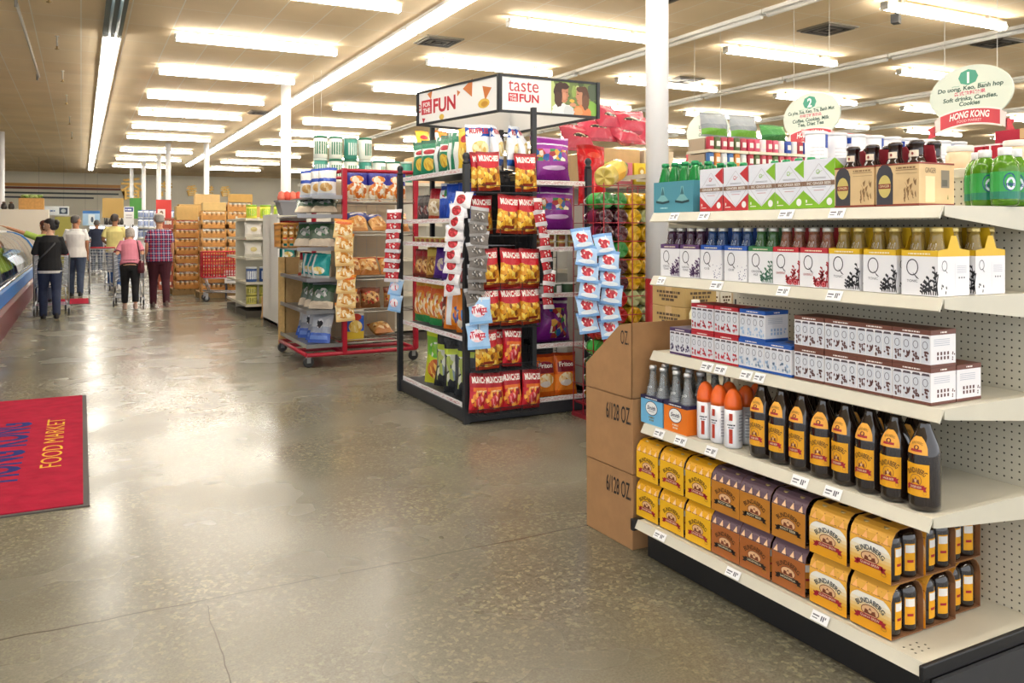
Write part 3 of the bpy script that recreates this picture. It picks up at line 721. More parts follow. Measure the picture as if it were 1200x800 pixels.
# ------------------------------------------------------------------ the hall
HC = 4.42
def floor_mat():
    m, nt, b = base_mat('polished_concrete'); N, L = nt.nodes.new, nt.links.new
    tc = N('ShaderNodeTexCoord'); sp = N('ShaderNodeSeparateXYZ'); L(tc.outputs['Object'], sp.inputs[0])
    def noise(sc, det, dist=0.):
        n = N('ShaderNodeTexNoise'); n.inputs['Scale'].default_value = sc; n.inputs['Detail'].default_value = det; n.inputs['Distortion'].default_value = dist
        L(tc.outputs['Object'], n.inputs['Vector']); return n
    def ramp(src, stops):
        r = N('ShaderNodeValToRGB'); e = r.color_ramp.elements
        e[0].position, e[0].color = stops[0][0], lin(stops[0][1]); e[1].position, e[1].color = stops[1][0], lin(stops[1][1])
        for p, c in stops[2:]: q = e.new(p); q.color = lin(c)
        L(src, r.inputs[0]); return r.outputs[0]
    def mix(f, a, c, mode='MIX'):
        x = N('ShaderNodeMix'); x.data_type = 'RGBA'; x.blend_type = mode
        if isinstance(f, float): x.inputs['Factor'].default_value = f
        else: L(f, x.inputs['Factor'])
        for k, v in (('A', a), ('B', c)):
            if isinstance(v, str): x.inputs[k].default_value = lin(v)
            else: L(v, x.inputs[k])
        return x.outputs['Result']
    base = ramp(noise(.55, 6).outputs['Fac'], [(.32, '6a6656'), (.5, '7b7767'), (.68, '8f8b7c')])
    vo = N('ShaderNodeTexVoronoi'); vo.inputs['Scale'].default_value = 70; L(tc.outputs['Object'], vo.inputs['Vector'])
    sc = N('ShaderNodeSeparateColor'); L(vo.outputs['Color'], sc.inputs[0])
    spk = ramp(sc.outputs[0], [(0, '4e4737'), (.4, '716a58'), (.75, '827c6c'), (.92, 'b8ad86')])
    pf = ramp(noise(.8, 4).outputs['Fac'], [(.40, '262626'), (.62, 'b8b8b8')])
    cur = mix(pf, base, spk)
    fine = ramp(noise(120, 3).outputs['Fac'], [(.3, 'b8b8b8'), (.7, 'ffffff')])
    cur = mix(.6, cur, fine, 'MULTIPLY')
    # saw-cut and cracks: thin wandering lines
    def crack(c0, axis, slope, w, lo=None, hi=None, wob=.05):
        n = noise(3.2, 6); a = N('ShaderNodeMath'); a.operation = 'MULTIPLY_ADD'; L(n.outputs['Fac'], a.inputs[0]); a.inputs[1].default_value = wob
        L(sp.outputs[axis], a.inputs[2])
        s2 = N('ShaderNodeMath'); s2.operation = 'MULTIPLY_ADD'; L(sp.outputs[1-axis], s2.inputs[0]); s2.inputs[1].default_value = -slope; L(a.outputs[0], s2.inputs[2])
        d = N('ShaderNodeMath'); d.operation = 'SUBTRACT'; L(s2.outputs[0], d.inputs[0]); d.inputs[1].default_value = c0+wob/2
        ab = N('ShaderNodeMath'); ab.operation = 'ABSOLUTE'; L(d.outputs[0], ab.inputs[0])
        lt = N('ShaderNodeMath'); lt.operation = 'LESS_THAN'; L(ab.outputs[0], lt.inputs[0]); lt.inputs[1].default_value = w
        o = lt.outputs[0]
        for k, lim in (('GREATER_THAN', lo), ('LESS_THAN', hi)):
            if lim is not None:
                g = N('ShaderNodeMath'); g.operation = k; L(sp.outputs[1-axis], g.inputs[0]); g.inputs[1].default_value = lim
                mm = N('ShaderNodeMath'); mm.operation = 'MULTIPLY'; L(o, mm.inputs[0]); L(g.outputs[0], mm.inputs[1]); o = mm.outputs[0]
        return o
    for args in ((3.40, 1, .012, .005), (.42, 0, 0., .002, 2.4, 3.35), (8.6, 1, 0., .003), (14.0, 1, 0., .004), (20.0, 1, 0., .004)):
        cur = mix(crack(*args), cur, '4a4438')
    L(cur, b.inputs['Base Color'])
    rr = ramp(noise(1.2, 3).outputs['Fac'], [(.3, '747474'), (.7, '9c9c9c')])
    L(rr, b.inputs['Roughness']); b.inputs['Specular IOR Level'].default_value = .45
    bp = N('ShaderNodeBump'); bp.inputs['Strength'].default_value = .025; bp.inputs['Distance'].default_value = .003
    L(noise(26, 6).outputs['Fac'], bp.inputs['Height']); L(bp.outputs[0], b.inputs['Normal'])
    return m
def ceil_mat():
    m, nt, b = base_mat('ceiling_tiles'); N, L = nt.nodes.new, nt.links.new
    tc = N('ShaderNodeTexCoord'); br = N('ShaderNodeTexBrick'); L(tc.outputs['Object'], br.inputs['Vector'])
    br.offset = 0; br.inputs['Scale'].default_value = 1; br.inputs['Brick Width'].default_value = .61; br.inputs['Row Height'].default_value = 1.22
    br.inputs['Mortar Size'].default_value = .008; br.inputs['Mortar Smooth'].default_value = .1
    br.inputs['Color1'].default_value = lin('ead4b0'); br.inputs['Color2'].default_value = lin('e4cca6'); br.inputs['Mortar'].default_value = lin('eee6d8')
    n = N('ShaderNodeTexNoise'); n.inputs['Scale'].default_value = .7; n.inputs['Detail'].default_value = 6; L(tc.outputs['Object'], n.inputs['Vector'])
    mr = N('ShaderNodeMapRange'); mr.inputs[1].default_value = .3; mr.inputs[2].default_value = .7; mr.inputs[3].default_value = .88; mr.inputs[4].default_value = 1.05; L(n.outputs['Fac'], mr.inputs[0])
    h = N('ShaderNodeHueSaturation'); L(br.outputs['Color'], h.inputs['Color']); L(mr.outputs[0], h.inputs['Value']); L(h.outputs[0], b.inputs['Base Color']); b.inputs['Roughness'].default_value = .9
    return m
def struct(name, b, lab, **kw): return tag(b.build(name), lab, kw.pop('cat', 'room'), kind='structure')
b = MB(); b.box(-7, -4, -.12, 40, 50.2, 0, floor_mat()); struct('floor', b, 'worn polished concrete floor with speckled patches and a long crack', cat='floor')
b = MB(); b.box(-7, -4, HC, 40, 50.2, HC+.12, ceil_mat()); struct('ceiling', b, 'tan tiled ceiling of the store', cat='ceiling')
WALLM = mat('e4dfcf', .7, noise=.03, nscale=.6)
b = MB(); b.box(-7, 50, 0, 40, 50.2, HC, WALLM); struct('wall_back', b, 'pale far wall of the store', cat='wall')
b = MB(); b.box(-7.2, 8, 0, -7, 50.2, HC, WALLM); struct('wall_left', b, 'pale wall behind the refrigerated cases', cat='wall')  # stops short of the camera, leaving a gap for sky fill onto the shelves
b = MB(); b.box(40, -4, 0, 40.2, 50.2, HC, WALLM); struct('wall_right', b, 'pale side wall beyond the grocery aisles', cat='wall')
for i, (z, h, c, x1) in enumerate(((3.66,.16,'c8924e',1.9),(3.52,.12,'6e3b2c',1.9),(3.28,.09,'3f4a4a',1.8),(3.05,.09,'4a5058',.6))):
    b = MB(); b.box(-7, 49.96, z, x1, 50, z+h, mat(c, .5)); struct('trim_%d' % (i+1), b, ('orange','brown','dark green','dark grey')[i]+' painted stripe high on the far wall', cat='wall stripe')
# columns
def column(x, y, r, lab, red=0.):
    b = MB(); b.lathe([(r, red), (r, HC)], mat('e9e9ea', .45), 24, (x, y, 0))
    if red: b.lathe([(r+.003, 0), (r+.003, red)], mat('8f1420', .4), 24, (x, y, 0))
    return tag(b.build('pillar'), lab, 'pillar', kind='structure')
column(3.781, 5.029, .084, 'white round pillar beside the near drinks gondola, red near its foot', 1.06)
for x, y, r, lab in ((3.747,17.5,.10,'white round pillar above the bakery rack'),(3.885,30.9,.09,'white round pillar behind the stacked crates'),(2.70,31.5,.085,'slim white pillar nearest of the far cluster'),(2.73,35.9,.085,'slim white pillar, second of the far cluster'),
                     (2.42,39.8,.085,'slim white pillar, third of the far cluster'),(2.15,44.,.085,'slim white pillar farthest back in the hall'),(-2.17,30.,.09,'white pillar standing behind the cold case')):
    column(x, y, r, lab)
# ---- lamps
TUBE = emit('fffbf3', 22.0, 'tube_glow'); STRIP = emit('fffbf3', 14.0, 'strip_glow')
HOUS = mat('c9c6bf', .5); ENAM = mat('eeece6', .4)
def lamp():
    o = thing('ceiling_light', '', 'ceiling light'); b = MB(); b.box(-1.24,-.05,-.10,1.24,.05,-.055,HOUS)
    for x in (-1.23, 1.215): b.box(x,-.06,-.165,x+.015,.06,-.055,HOUS)
    for x in (-.9, .9): b.box(x-.03,-.03,-.055,x+.03,.03,0,HOUS)
    b.build('housing', o)
    t = MB(); arc = [(-.080*math.cos(-.38+(PI+.76)*k/12), -.125-.036*math.sin(-.38+(PI+.76)*k/12)) for k in range(13)]
    t.surf(lambda u, v: (-1.21+2.42*u, arc[min(12, round(v*12))][0], arc[min(12, round(v*12))][1]), 2, 12, TUBE)
    for x in (-1.21, 1.21): t.cap2d([(x, p[0], p[1]) for p in arc], TUBE)
    t.build('diffuser', o); return o
K_lamp = Kind(lamp)
BAYS = [2.49, 6.53, 10.45, 14.55, 18.6, 22.65, 26.7]
ROWS = [-1.7, 1.35, 4.4, 7.46, 10.46, 13.55, 16.6, 19.7, 22.7, 25.7, 28.7, 33.6, 37.6, 42.0]
rown = ['behind the camera','above the near gondola'] 
for bi, x in enumerate(BAYS):
    for ri, y in enumerate(ROWS):
        if bi > 4 and (y > 30 or y < 4): continue
        if y < 7 and bi > 3: continue
        K_lamp.put((x, y, HC), 0, f'crosswise strip light in the {ORD[bi]} bay from the cold cases, {ORD[ri]} row going back', 'crosswise ceiling lights')
def strip(lit):
    def make():
        o = thing('strip_light', '', 'ceiling light'); w = .13 if lit else .06; b = MB(); b.box(-w,-1.2,-.05,w,1.2,0,ENAM)
        for y in (-1.19, 1.17): b.box(-w,y,-.075,w,y+.02,-.05,HOUS)
        b.build('housing', o)
        t = MB()
        for x in ((-.05,.05) if lit else (0,)):
            t.lathe([(.030,-1.15),(.030,1.15)], STRIP if lit else ENAM, 12); n = 24+0
            for k in range(len(t.v)-24, len(t.v)): a = t.v[k]; t.v[k] = (a[0]+x, a[2], a[1]-.085)
        t.build('tube', o)
        t = MB(); t.box(-.004,-.02,0,.004,.02,.0,HOUS)
        return o
    return make
K_s1, K_s0 = Kind(strip(True)), Kind(strip(False))
LY = [8.0+2.45*i for i in range(16)]
for i, y in enumerate(LY):
    if i != 2: K_s1.put((.42, y, HC), 0, f'lengthwise strip light over the cold case aisle, {ORD[i] if i<16 else "last"} in its row', 'lengthwise strip lights over the cold cases')
b = MB(); b.box(.29, LY[2]-1.2, HC-.05, .55, LY[2]+1.2, HC, mat('55605c', .5))
for x in (.37,.47): b.tube([(x,LY[2]-1.15,HC-.08),(x,LY[2]+1.15,HC-.08)], .02, mat('8fa2a8',.3), 8)
tag(b.build('strip_light'), 'unlit strip light, the dark gap in the row over the cold case aisle', 'ceiling light')
for i, y in enumerate((-1.8,.65,3.1,5.55)): K_s1.put((.42, y, HC), 0, f'added unseen strip light over the front of the cold case aisle, {ORD[i]} going back', 'lengthwise strip lights over the cold cases')  # row carried on out of view, added to brighten the aisle-facing shelf fronts
for i, y in enumerate(LY[:14]): K_s1.put((4.36, y, HC), 0, f'lengthwise strip light over the main aisle, {ORD[i]} in its row', 'lengthwise strip lights over the main aisle')
for xi, x in enumerate((8.30, 12.3, 16.4, 20.5)):
    for i in range(10 if xi < 2 else 7): K_s0.put((x, 5.0+2.42*i+(1.2*xi), HC), 0, f'unlit white lengthwise channel, {ORD[i]} in the {ORD[xi]} run right of the main aisle', 'white lengthwise channels')
# vents, cameras, sprinkler pipe
def vent():
    o = thing('ceiling_vent', '', 'vent'); b = MB(); b.box(-.31,-.31,-.02,.31,.31,0,mat('8d8474',.6)); b.build('plate', o)
    s = MB()
    for k in range(4):
        a = .27-.06*k
        for (x0,y0,x1,y1) in ((-a,-a,a,-a+.03),(-a,a-.03,a,a),(-a,-a,-a+.03,a),(a-.03,-a,a,a)): s.box(x0,y0,-.04,x1,y1,-.02,mat('2e2a26' if k%2 else '6a6258',.6))
    s.build('louver', o); return o
K_vent = Kind(vent)
for x, y, lab in ((-.35,11.4,'square ceiling vent left of the lengthwise lights'),(5.05,12.4,'square ceiling vent beside the main aisle lights'),(9.9,9.0,'square ceiling vent above the aisle signs'),(13.0,8.4,'square ceiling vent at the far right'),(10.7,13.4,'square ceiling vent behind the second aisle sign'),(6.6,8.6,'square ceiling vent over the chip display'),(4.1,22.0,'square ceiling vent far down the main aisle')): K_vent.put((x, y, HC), 0, lab, 'ceiling vents')
def sprink():
    o = thing('sprinkler', '', 'sprinkler'); b = MB(); b.tube([(0,0,0),(0,0,-.16)], .014, mat('b9b2a4',.5), 8); b.lathe([(.03,-.01),(.03,0)], mat('cfcabf'), 12); b.build('pipe', o)
    h = MB(); h.lathe([(.012,-.20),(.018,-.16)], mat('a58a58',.3,.7), 10); h.lathe([(0,-.215),(.035,-.205),(.035,-.200),(.01,-.2)], mat('a58a58',.3,.7), 12); h.build('head', o); return o
K_spr = Kind(sprink)
for i, y in enumerate((10.6,13.6,16.8,20.0,24.,28.)): K_spr.put((-.35+.02*i, y+1.2, HC), 0, f'brass sprinkler head on the ceiling left of the lights, {ORD[i]} going back', 'ceiling sprinklers')
b = MB(); b.tube([(-.75,12.6,HC-.05),(-.72,18.6,HC-.05)], .02, mat('c4bdb0',.5), 8)
for y in (12.6, 18.6): b.tube([(-.75,y,HC),(-.75,y,HC-.12)], .02, mat('8d877c'), 8)
tag(b.build('conduit_pipe'), 'thin pipe running along the ceiling left of the lights', 'pipe')
b = MB(); b.box(-.07,-.05,-.16,.07,.05,-.04,DGREY); b.tube([(0,0,0),(0,0,-.05)], .012, DGREY, 8); b.tube([(.07,0,-.12),(.2,.05,-.05)], .008, DGREY, 6)
place(tag(b.build('security_camera'), 'small dark camera on the ceiling above the aisle signs', 'camera'), (10.0,7.9,HC), .4)
# ---- camera and added sky fill entering where the hall is left open, behind and left
cam = bpy.data.cameras.new('camera'); co = bpy.data.objects.new('camera', cam); C.objects.link(co)
cam.sensor_width = 36; cam.lens = 985/1200*36; cam.shift_y = -(400-269)/1200; cam.clip_start = .05; cam.clip_end = 200
co.location = (0, 0, 1.42); co.rotation_euler = (PI/2, 0, -math.atan(505/985)); bpy.context.scene.camera = co
w = bpy.data.worlds.new('world'); bpy.context.scene.world = w; w.use_nodes = True
w.node_tree.nodes['Background'].inputs[0].default_value = (.93, .96, 1, 1); w.node_tree.nodes['Background'].inputs[1].default_value = 1.5
sc = bpy.context.scene
sc.view_settings.view_transform = 'Standard'; sc.view_settings.look = 'None'; sc.view_settings.gamma = 1; sc.view_settings.use_curve_mapping = False; sc.view_settings.exposure = .46
try:
    sc.cycles.use_denoising = True; sc.cycles.max_bounces = 8; sc.cycles.diffuse_bounces = 4; sc.cycles.glossy_bounces = 3; sc.cycles.transmission_bounces = 4; sc.cycles.transparent_max_bounces = 6
    sc.cycles.caustics_reflective = False; sc.cycles.caustics_refractive = False
except Exception: pass
# ------------------------------------------------------------------ bags and packets
def pillow(w, h, t, seed=0, crimp=.05, wob=1.):
    """closed film bag, foot at z=0, front towards -Y; returns fn(side)(u,v)"""
    r = random.Random(seed); ph = [r.uniform(0, 6.28) for _ in range(8)]
    def prof(u, v):
        if v < crimp or v > 1-crimp: return .0025
        vv = (v-crimp)/(1-2*crimp)
        k = (math.sin(PI*vv)**.55)*(max(0, 1-abs(2*u-1)**2.6)**.6)
        k *= 1+.15*wob*math.sin(7*u+ph[0]+3*vv)+.10*wob*math.sin(11*vv+ph[1]-4*u)+.05*wob*math.sin(23*u+ph[5]+9*vv)
        return .0025+t/2*k
    def f(sg):
        def g(u, v):
            pin = 1-.07*math.sin(PI*min(1, max(0, (v-crimp)/(1-2*crimp))))+.012*wob*math.sin(9*v+ph[2])
            x = (u-.5)*w*pin
            z = h*v+.012*wob*h*math.sin(5*u+ph[3])*(1 if v > .5 else 0)*(v-.5)*2
            y = .012*wob*math.sin(4*v+ph[4])*w
            return (x, y+sg*prof(u, v), z)
        return g
    return f
def bag_mesh(b, w, h, t, m, seed=0, nu=12, nv=16, crimp=.05, wob=1.):
    f = pillow(w, h, t, seed, crimp, wob)
    b.surf(f(-1), nu, nv, m); b.surf(f(1), nu, nv, m, flip=True)
    for e in (0, 1):                                            # close the rim
        for k in range(nv):
            v0, v1 = k/nv, (k+1)/nv; u = e
            b.poly([f(-1)(u,v0), f(1)(u,v0), f(1)(u,v1), f(-1)(u,v1)], m, [(u,v0),(u,v0),(u,v1),(u,v1)])
    for v in (0, 1):
        for k in range(nu):
            u0, u1 = k/nu, (k+1)/nu
            b.poly([f(-1)(u0,v), f(-1)(u1,v), f(1)(u1,v), f(1)(u0,v)], m, [(u0,v),(u1,v),(u1,v),(u0,v)])
    g = f(-1)
    def fr(a, c):
        p = g(min(1, max(0, a/w+.5)), min(1, max(0, c/h))); return (p[0], p[1]-.0015, p[2])
    return fr
def bag_kind(name, cat, w, h, t, m, words=(), seed=0, wob=1., **kw):
    """words: (text, a, c, width, colour, extra)"""
    def make():
        b = MB(); fr = bag_mesh(b, w, h, t, m, seed, wob=wob, **kw)
        o = b.build(name); tag(o, '', cat)
        for txt, a, c, wd, col, ex in words:
            p = MB(); p.word(fr, txt, a, c, mat(col, .4), width=wd, **ex); p.build('printed_name', o)
        return o
    k = Kind(make); k.t = t; k.w = w
    return k
CH = ['f0c33e','e3a52c','f6d96a','c98322','d9962a','8a4a1c']
M_munch = uvmat('snack_mix_film', [(0,'8e2a14'),(.09,'d99a2a'),(.62,'c01426'),(.93,'8f0f1c')], [('ell',.5,.36,.55,.30,CH,9),('box',.52,.17,.24,.035,'8a2a1c',0),('ell',.5,.66,.46,.10,'c01426',0)], rough=.28)
M_munchr = uvmat('hot_snack_mix_film', [(0,'7d0f1a'),(.08,'c0182a'),(.66,'b01022'),(.93,'7d0c16')], [('ell',.5,.34,.46,.26,['d8492a','e0862e','b8202e','f0b04a','8f1820'],10),('box',.5,.60,.40,.045,'e0701e',0),('ell',.42,.30,.2,.14,['d9404a','f2a0a0','c02430'],8)], rough=.28)
K_m = bag_kind('chip_bag','bag of chips',.180,.285,.09,M_munch,[('MUNCHIES',0,.214,.155,'f6efe8',dict(height=.042,bold=.05))],1)
K_mr = bag_kind('chip_bag','bag of chips',.165,.285,.085,M_munchr,[('MUNCHIES',0,.218,.142,'f6efe8',dict(height=.042,bold=.05)),('FLAMIN HOT',0,.152,.08,'f6e3b0',dict(height=.012,bold=.02))],2)
M_ruf = uvmat('ridged_chip_film', [(0,'dfe3ea'),(.08,'2a5fb4'),(.22,'e4e8ee'),(.72,'1f4fa6'),(.93,'dfe5ee')], [('ell',.5,.45,.34,.17,['e8d28a','d8b860','f2e6b4'],10),('ell',.3,.8,.3,.1,'e7ebf2',0)], rough=.25)
K_ruf = bag_kind('chip_bag','bag of chips',.21,.33,.085,M_ruf,[('RUFFLES',0,.262,.16,'b01c30',dict(height=.04,bold=.04))],3)
M_purp = uvmat('purple_assortment_film', [(0,'6f1a72'),(.06,'8a2590'),(.50,'96309c'),(.80,'e6d3ea'),(.83,'8a2490'),(.96,'c9a9d0')], [('box',.5,.58,.44,.13,['d8a24a','3f8f52','b03a3a','f0e2d0','c56ab0','2f5fa8','8a2590'],9),('ell',.5,.3,.3,.05,'d8b8e0',0)], rough=.25, bump=.5, bscale=5)
K_pur = bag_kind('candy_bag','bag of candy',.36,.36,.14,M_purp,[],4)
M_purp2 = uvmat('purple_snack_case', [(0,'5e1464'),(.05,'7d1f86'),(.86,'dcd2de'),(.92,'5e1464')], [('box',.58,.42,.26,.34,['d8a24a','3f8f52','b03a3a','f0e2d0','2f5fa8','5e1464','7d1f86'],8)], rough=.25, bump=.4, bscale=5)
K_pur2 = bag_kind('candy_bag','bag of candy',.33,.345,.17,M_purp2,[],5)
M_fr = uvmat('orange_corn_chip_film', [(0,'d8641a'),(.12,'e8862a'),(.5,'d8641a'),(.93,'a83a14')], [('ell',.5,.38,.36,.16,['f0d09a','d9a85a','f2e4c0'],9),('box',.5,.66,.38,.11,'7d1c28',0),('ell',.45,.30,.25,.07,'e8e0da',0),('ell',.5,.74,.34,.09,'8d2036',0)], rough=.25)
K_fr = bag_kind('chip_bag','bag of chips',.20,.33,.085,M_fr,[('Fritos',0,.225,.13,'f2e8e0',dict(height=.035,bold=.03))],6)
def simple_bag(nm, w, h, t, bands, layers=(), seed=0, words=(), name='chip_bag', cat='bag of chips', **k):
    return bag_kind(name, cat, w, h, t, uvmat(nm, bands, layers, **k), words, seed)
K_green = simple_bag('green_chip_film',.22,.32,.09,[(0,'0f6a4a'),(.1,'12815a'),(.9,'0d5a40')],[('ell',.5,.33,.28,.17,['e9c84a','d8a32e'],8),('box',.5,.66,.4,.1,'e6efe6',0),('ell',.5,.66,.3,.07,'b5202e',0)],11)
K_wg = simple_bag('white_green_chip_film',.22,.32,.09,[(0,'dfe6e0'),(.1,'e9eeea'),(.75,'117a58'),(.9,'e6ece6')],[('box',.2,.5,.1,.5,'12815a',0),('box',.65,.5,.04,.4,'3f4a48',0)],12)
K_yel = simple_bag('yellow_chip_film',.22,.34,.09,[(0,'d9a81e'),(.08,'efc52c'),(.9,'e0b024')],[('ell',.5,.4,.34,.2,['f4de7a','c98322','e8b43a'],8),('ell',.5,.72,.3,.09,'c0182a',0)],13)
K_rt = simple_bag('red_tan_snack_film',.24,.26,.09,[(0,'c0452a'),(.12,'cbb48a'),(.66,'a8162a'),(.93,'8a1020')],[('ell',.5,.4,.3,.2,['e9dcc0','b89a6a','f2ead8'],9)],14)
K_bw = simple_bag('blue_white_chip_film',.19,.30,.08,[(0,'1f45a8'),(.4,'2a58c0'),(.58,'dfe4ee'),(.8,'28489a'),(.93,'dfe4ee')],[('ell',.5,.72,.26,.1,['3f8f52','e8e8e8','c03030'],8)],15)
K_blue = simple_bag('deep_blue_chip_film',.19,.29,.08,[(0,'173a96'),(.08,'2352c0'),(.93,'1a3f9c')],[('ell',.5,.4,.3,.2,['2f66d8','dfe6f4','2352c0'],6)],16)
K_brn = simple_bag('red_brown_pretzel_film',.18,.24,.07,[(0,'6d2a1c'),(.1,'93402a'),(.75,'a8202a'),(.93,'6d2a1c')],[('ell',.5,.4,.34,.25,['d9a05a','8a4a24','e8c48a'],9)],17)
K_ybr = simple_bag('yellow_brown_snack_film',.19,.26,.08,[(0,'7d4a1c'),(.1,'c09040'),(.7,'dcc05a'),(.93,'a8802a')],[('ell',.5,.4,.36,.25,['8a5a24','e8cc7a','b07a30'],9)],18)
K_prp = simple_bag('dark_purple_chip_film',.20,.262,.08,[(0,'3f1f6a'),(.1,'552a8a'),(.93,'43216f')],[('ell',.5,.45,.22,.2,['c9b8a0','8f6fae','e0d4c0'],8)],19)
K_pink = simple_bag('pink_snack_film',.18,.24,.07,[(0,'b0585a'),(.1,'c9787a'),(.93,'a04a50')],[('ell',.5,.4,.3,.2,['e8b0a8','a8484a'],8)],20)
K_og = simple_bag('orange_green_snack_film',.26,.345,.10,[(0,'2f8a4a'),(.18,'dc8a2e'),(.6,'e0622a'),(.9,'d9a23a')],[('ell',.5,.5,.4,.3,['e8882a','f0d8b0','c03a24','d9a23a','e9e9e0'],8)],21)
K_or2 = simple_bag('bright_orange_film',.23,.35,.09,[(0,'d9701a'),(.1,'f08a1e'),(.93,'c9601a')],[('box',.25,.5,.12,.4,'e9ecf2',0),('ell',.62,.35,.26,.2,['f2b04a','d9701a','2f62b8'],8)],22)
K_ob = simple_bag('orange_blue_film',.23,.35,.09,[(0,'e07a1e'),(.4,'ef8c24'),(.93,'d9701a')],[('box',.5,.28,.44,.22,['2f62b8','f08a1e','3f8ad0','efe0c8'],6)],23)
K_dkb = simple_bag('brown_nut_film',.15,.26,.07,[(0,'4a2418'),(.1,'6a3a24'),(.75,'8a2a24'),(.93,'4a2418')],[('ell',.5,.4,.4,.3,['c9a07a','5a2a1c','e8d8c0','7d4a30'],10)],24)
K_lime = simple_bag('lime_chip_film',.29,.43,.11,[(0,'c0c02a'),(.4,'b4cc2e'),(.55,'86bf3a'),(.9,'d0d830')],[('ell',.45,.66,.3,.15,['5fae3a','dfe6d0','86bf3a'],7),('ell',.5,.28,.35,.2,['c9783a','e8c060','a84a24'],9)],25)
K_blk = simple_bag('black_lime_chip_film',.29,.43,.11,[(0,'1c1f24'),(.1,'23272d'),(.93,'16181c')],[('box',.27,.42,.16,.30,['cfd2c4','a4b25a','7a8a98','b8bca8','2c3036'],7),('box',.3,.76,.3,.05,'b8cc3a',0)],26)
K_jerk = simple_bag('dark_jerky_film',.16,.22,.05,[(0,'2c2a2c'),(.1,'46413f'),(.7,'6b6663'),(.93,'2c2a2c')],[('ell',.5,.4,.3,.2,['7d3a34','a8a4a0','3a3234'],7)],27,name='snack_pouch',cat='snack pouch')

# ------------------------------------------------------------------ the chip display in the middle of the floor
KX0, KX1, KY0, KY1 = 2.505, 3.555, 5.62, 7.05
kio = thing('chip_display', 'free-standing black chip display with a printed header and wire shelves all round', 'display stand', (KX0, KY0, 0))
w_, d_ = KX1-KX0, KY1-KY0
BK = mat('26282c', .42); BKM = mat('1e2023', .5)
b = MB(); b.box(0,0,.005,w_,d_,.10,BK); bevel(b.build('base', kio), .006)
POSTS = [(0,0),(w_,0),(0,d_),(w_,d_)]
for x, y in POSTS:
    b = MB(); b.box(x-.022,y-.022,0,x+.022,y+.022,1.90,BK); po = b.build('post', kio)
    b = MB(); b.lathe([(.020,1.90),(.026,1.905),(.026,1.92),(.016,1.925),(.026,1.945),(.026,1.965),(.015,1.982),(0,1.985)], BKM, 14, (x,y,0)); b.build('finial', po)
MX = .567                                                        # middle upright of the front face
for x, y in ((MX,.012),(.30,d_-.012),(w_-.06,d_-.012)):
    b = MB(); b.box(x-.018,y-.018,.1,x+.018,y+.018,2.35,BK); b.build('header_post', kio)
# core: dark wire grids between the faces
b = MB()
for y in [.12+.1*k for k in range(14)]: b.bar((.47,y,.1),(.47,y,1.84),.004,BKM)
for z in [.15+.13*k for k in range(14)]: b.bar((.47,0.02,z),(.47,d_,z),.004,BKM)
b.build('wire_grid', kio)
b = MB()
for x in [.58+.09*k for k in range(6)]: b.bar((x,.46,.1),(x,.46,1.84),.004,BKM)
for z in [.15+.13*k for k in range(14)]: b.bar((.57,.46,z),(w_-.02,.46,z),.004,BKM)
b.build('wire_grid', kio)
b = MB(); b.box(.50,.12,.1,.54,d_-.03,1.8,mat('1a1b1e',.6)); b.box(.56,.50,.1,w_-.03,.53,1.8,mat('1a1b1e',.6)); b.build('core_panel', kio)
RAIL = uvmat('price_strip', [(0,'d9d6d6'),(.5,'e4e2e2')], [('box',.5,.5,.46,.30,['f2f2f2','c8a8aa','e0d8d8','b8484f','f6f6f6'],40)], bump=0)
def shelf_plate(x0, y0, x1, y1, z, rail):
    s = MB()
    n = max(2, int((x1-x0)/.03)) if rail == 'y' else max(2, int((y1-y0)/.03))
    if rail == 'y':
        for k in range(n+1): s.bar((x0+(x1-x0)*k/n, y0, z), (x0+(x1-x0)*k/n, y1, z), .0025, STEEL)
    else:
        for k in range(n+1): s.bar((x0, y0+(y1-y0)*k/n, z), (x1, y0+(y1-y0)*k/n, z), .0025, STEEL)
    s.box(x0,y0,z-.006,x1,y1,z-.003,DGREY)
    o = s.build('wire_shelf', kio)
    r = MB()
    if rail == 'y': r.box(x0,y0-.004,z-.018,x1,y0+.002,z+.018,RAIL)
    else: r.box(x0-.004,y0,z-.018,x0+.002,y1,z+.018,RAIL)
    r.build('price_strip', o)
for z in (.118,.61,1.0,1.30,1.49,1.86): shelf_plate(.02,.10,.45,d_-.03,z,'x')
for z in (.118,.53,.915,1.27,1.40,1.78): shelf_plate(MX+.02,.0,w_-.03,.44,z,'y')
TIERS = [.075,.39,.70,.98,1.376,1.69]
for z in TIERS:                                                  # six small wire trays on the left half of the front
    s = MB()
    for y in (-.14,-.10,-.06,-.02,.02,.06): s.bar((.03,y,z+.0),(MX-.03,y,z+.0),.003,BKM)
    for x in (.03,.12,.21,.30,.39,.48,MX-.03): s.bar((x,-.14,z),(x,.06,z),.003,BKM)
    s.bar((.03,-.14,z+.05),(MX-.03,-.14,z+.05),.003,BKM)
    for x in (.03,.21,.39,MX-.03): s.bar((x,-.14,z),(x,-.14,z+.05),.003,BKM)
    s.build('wire_tray', kio)
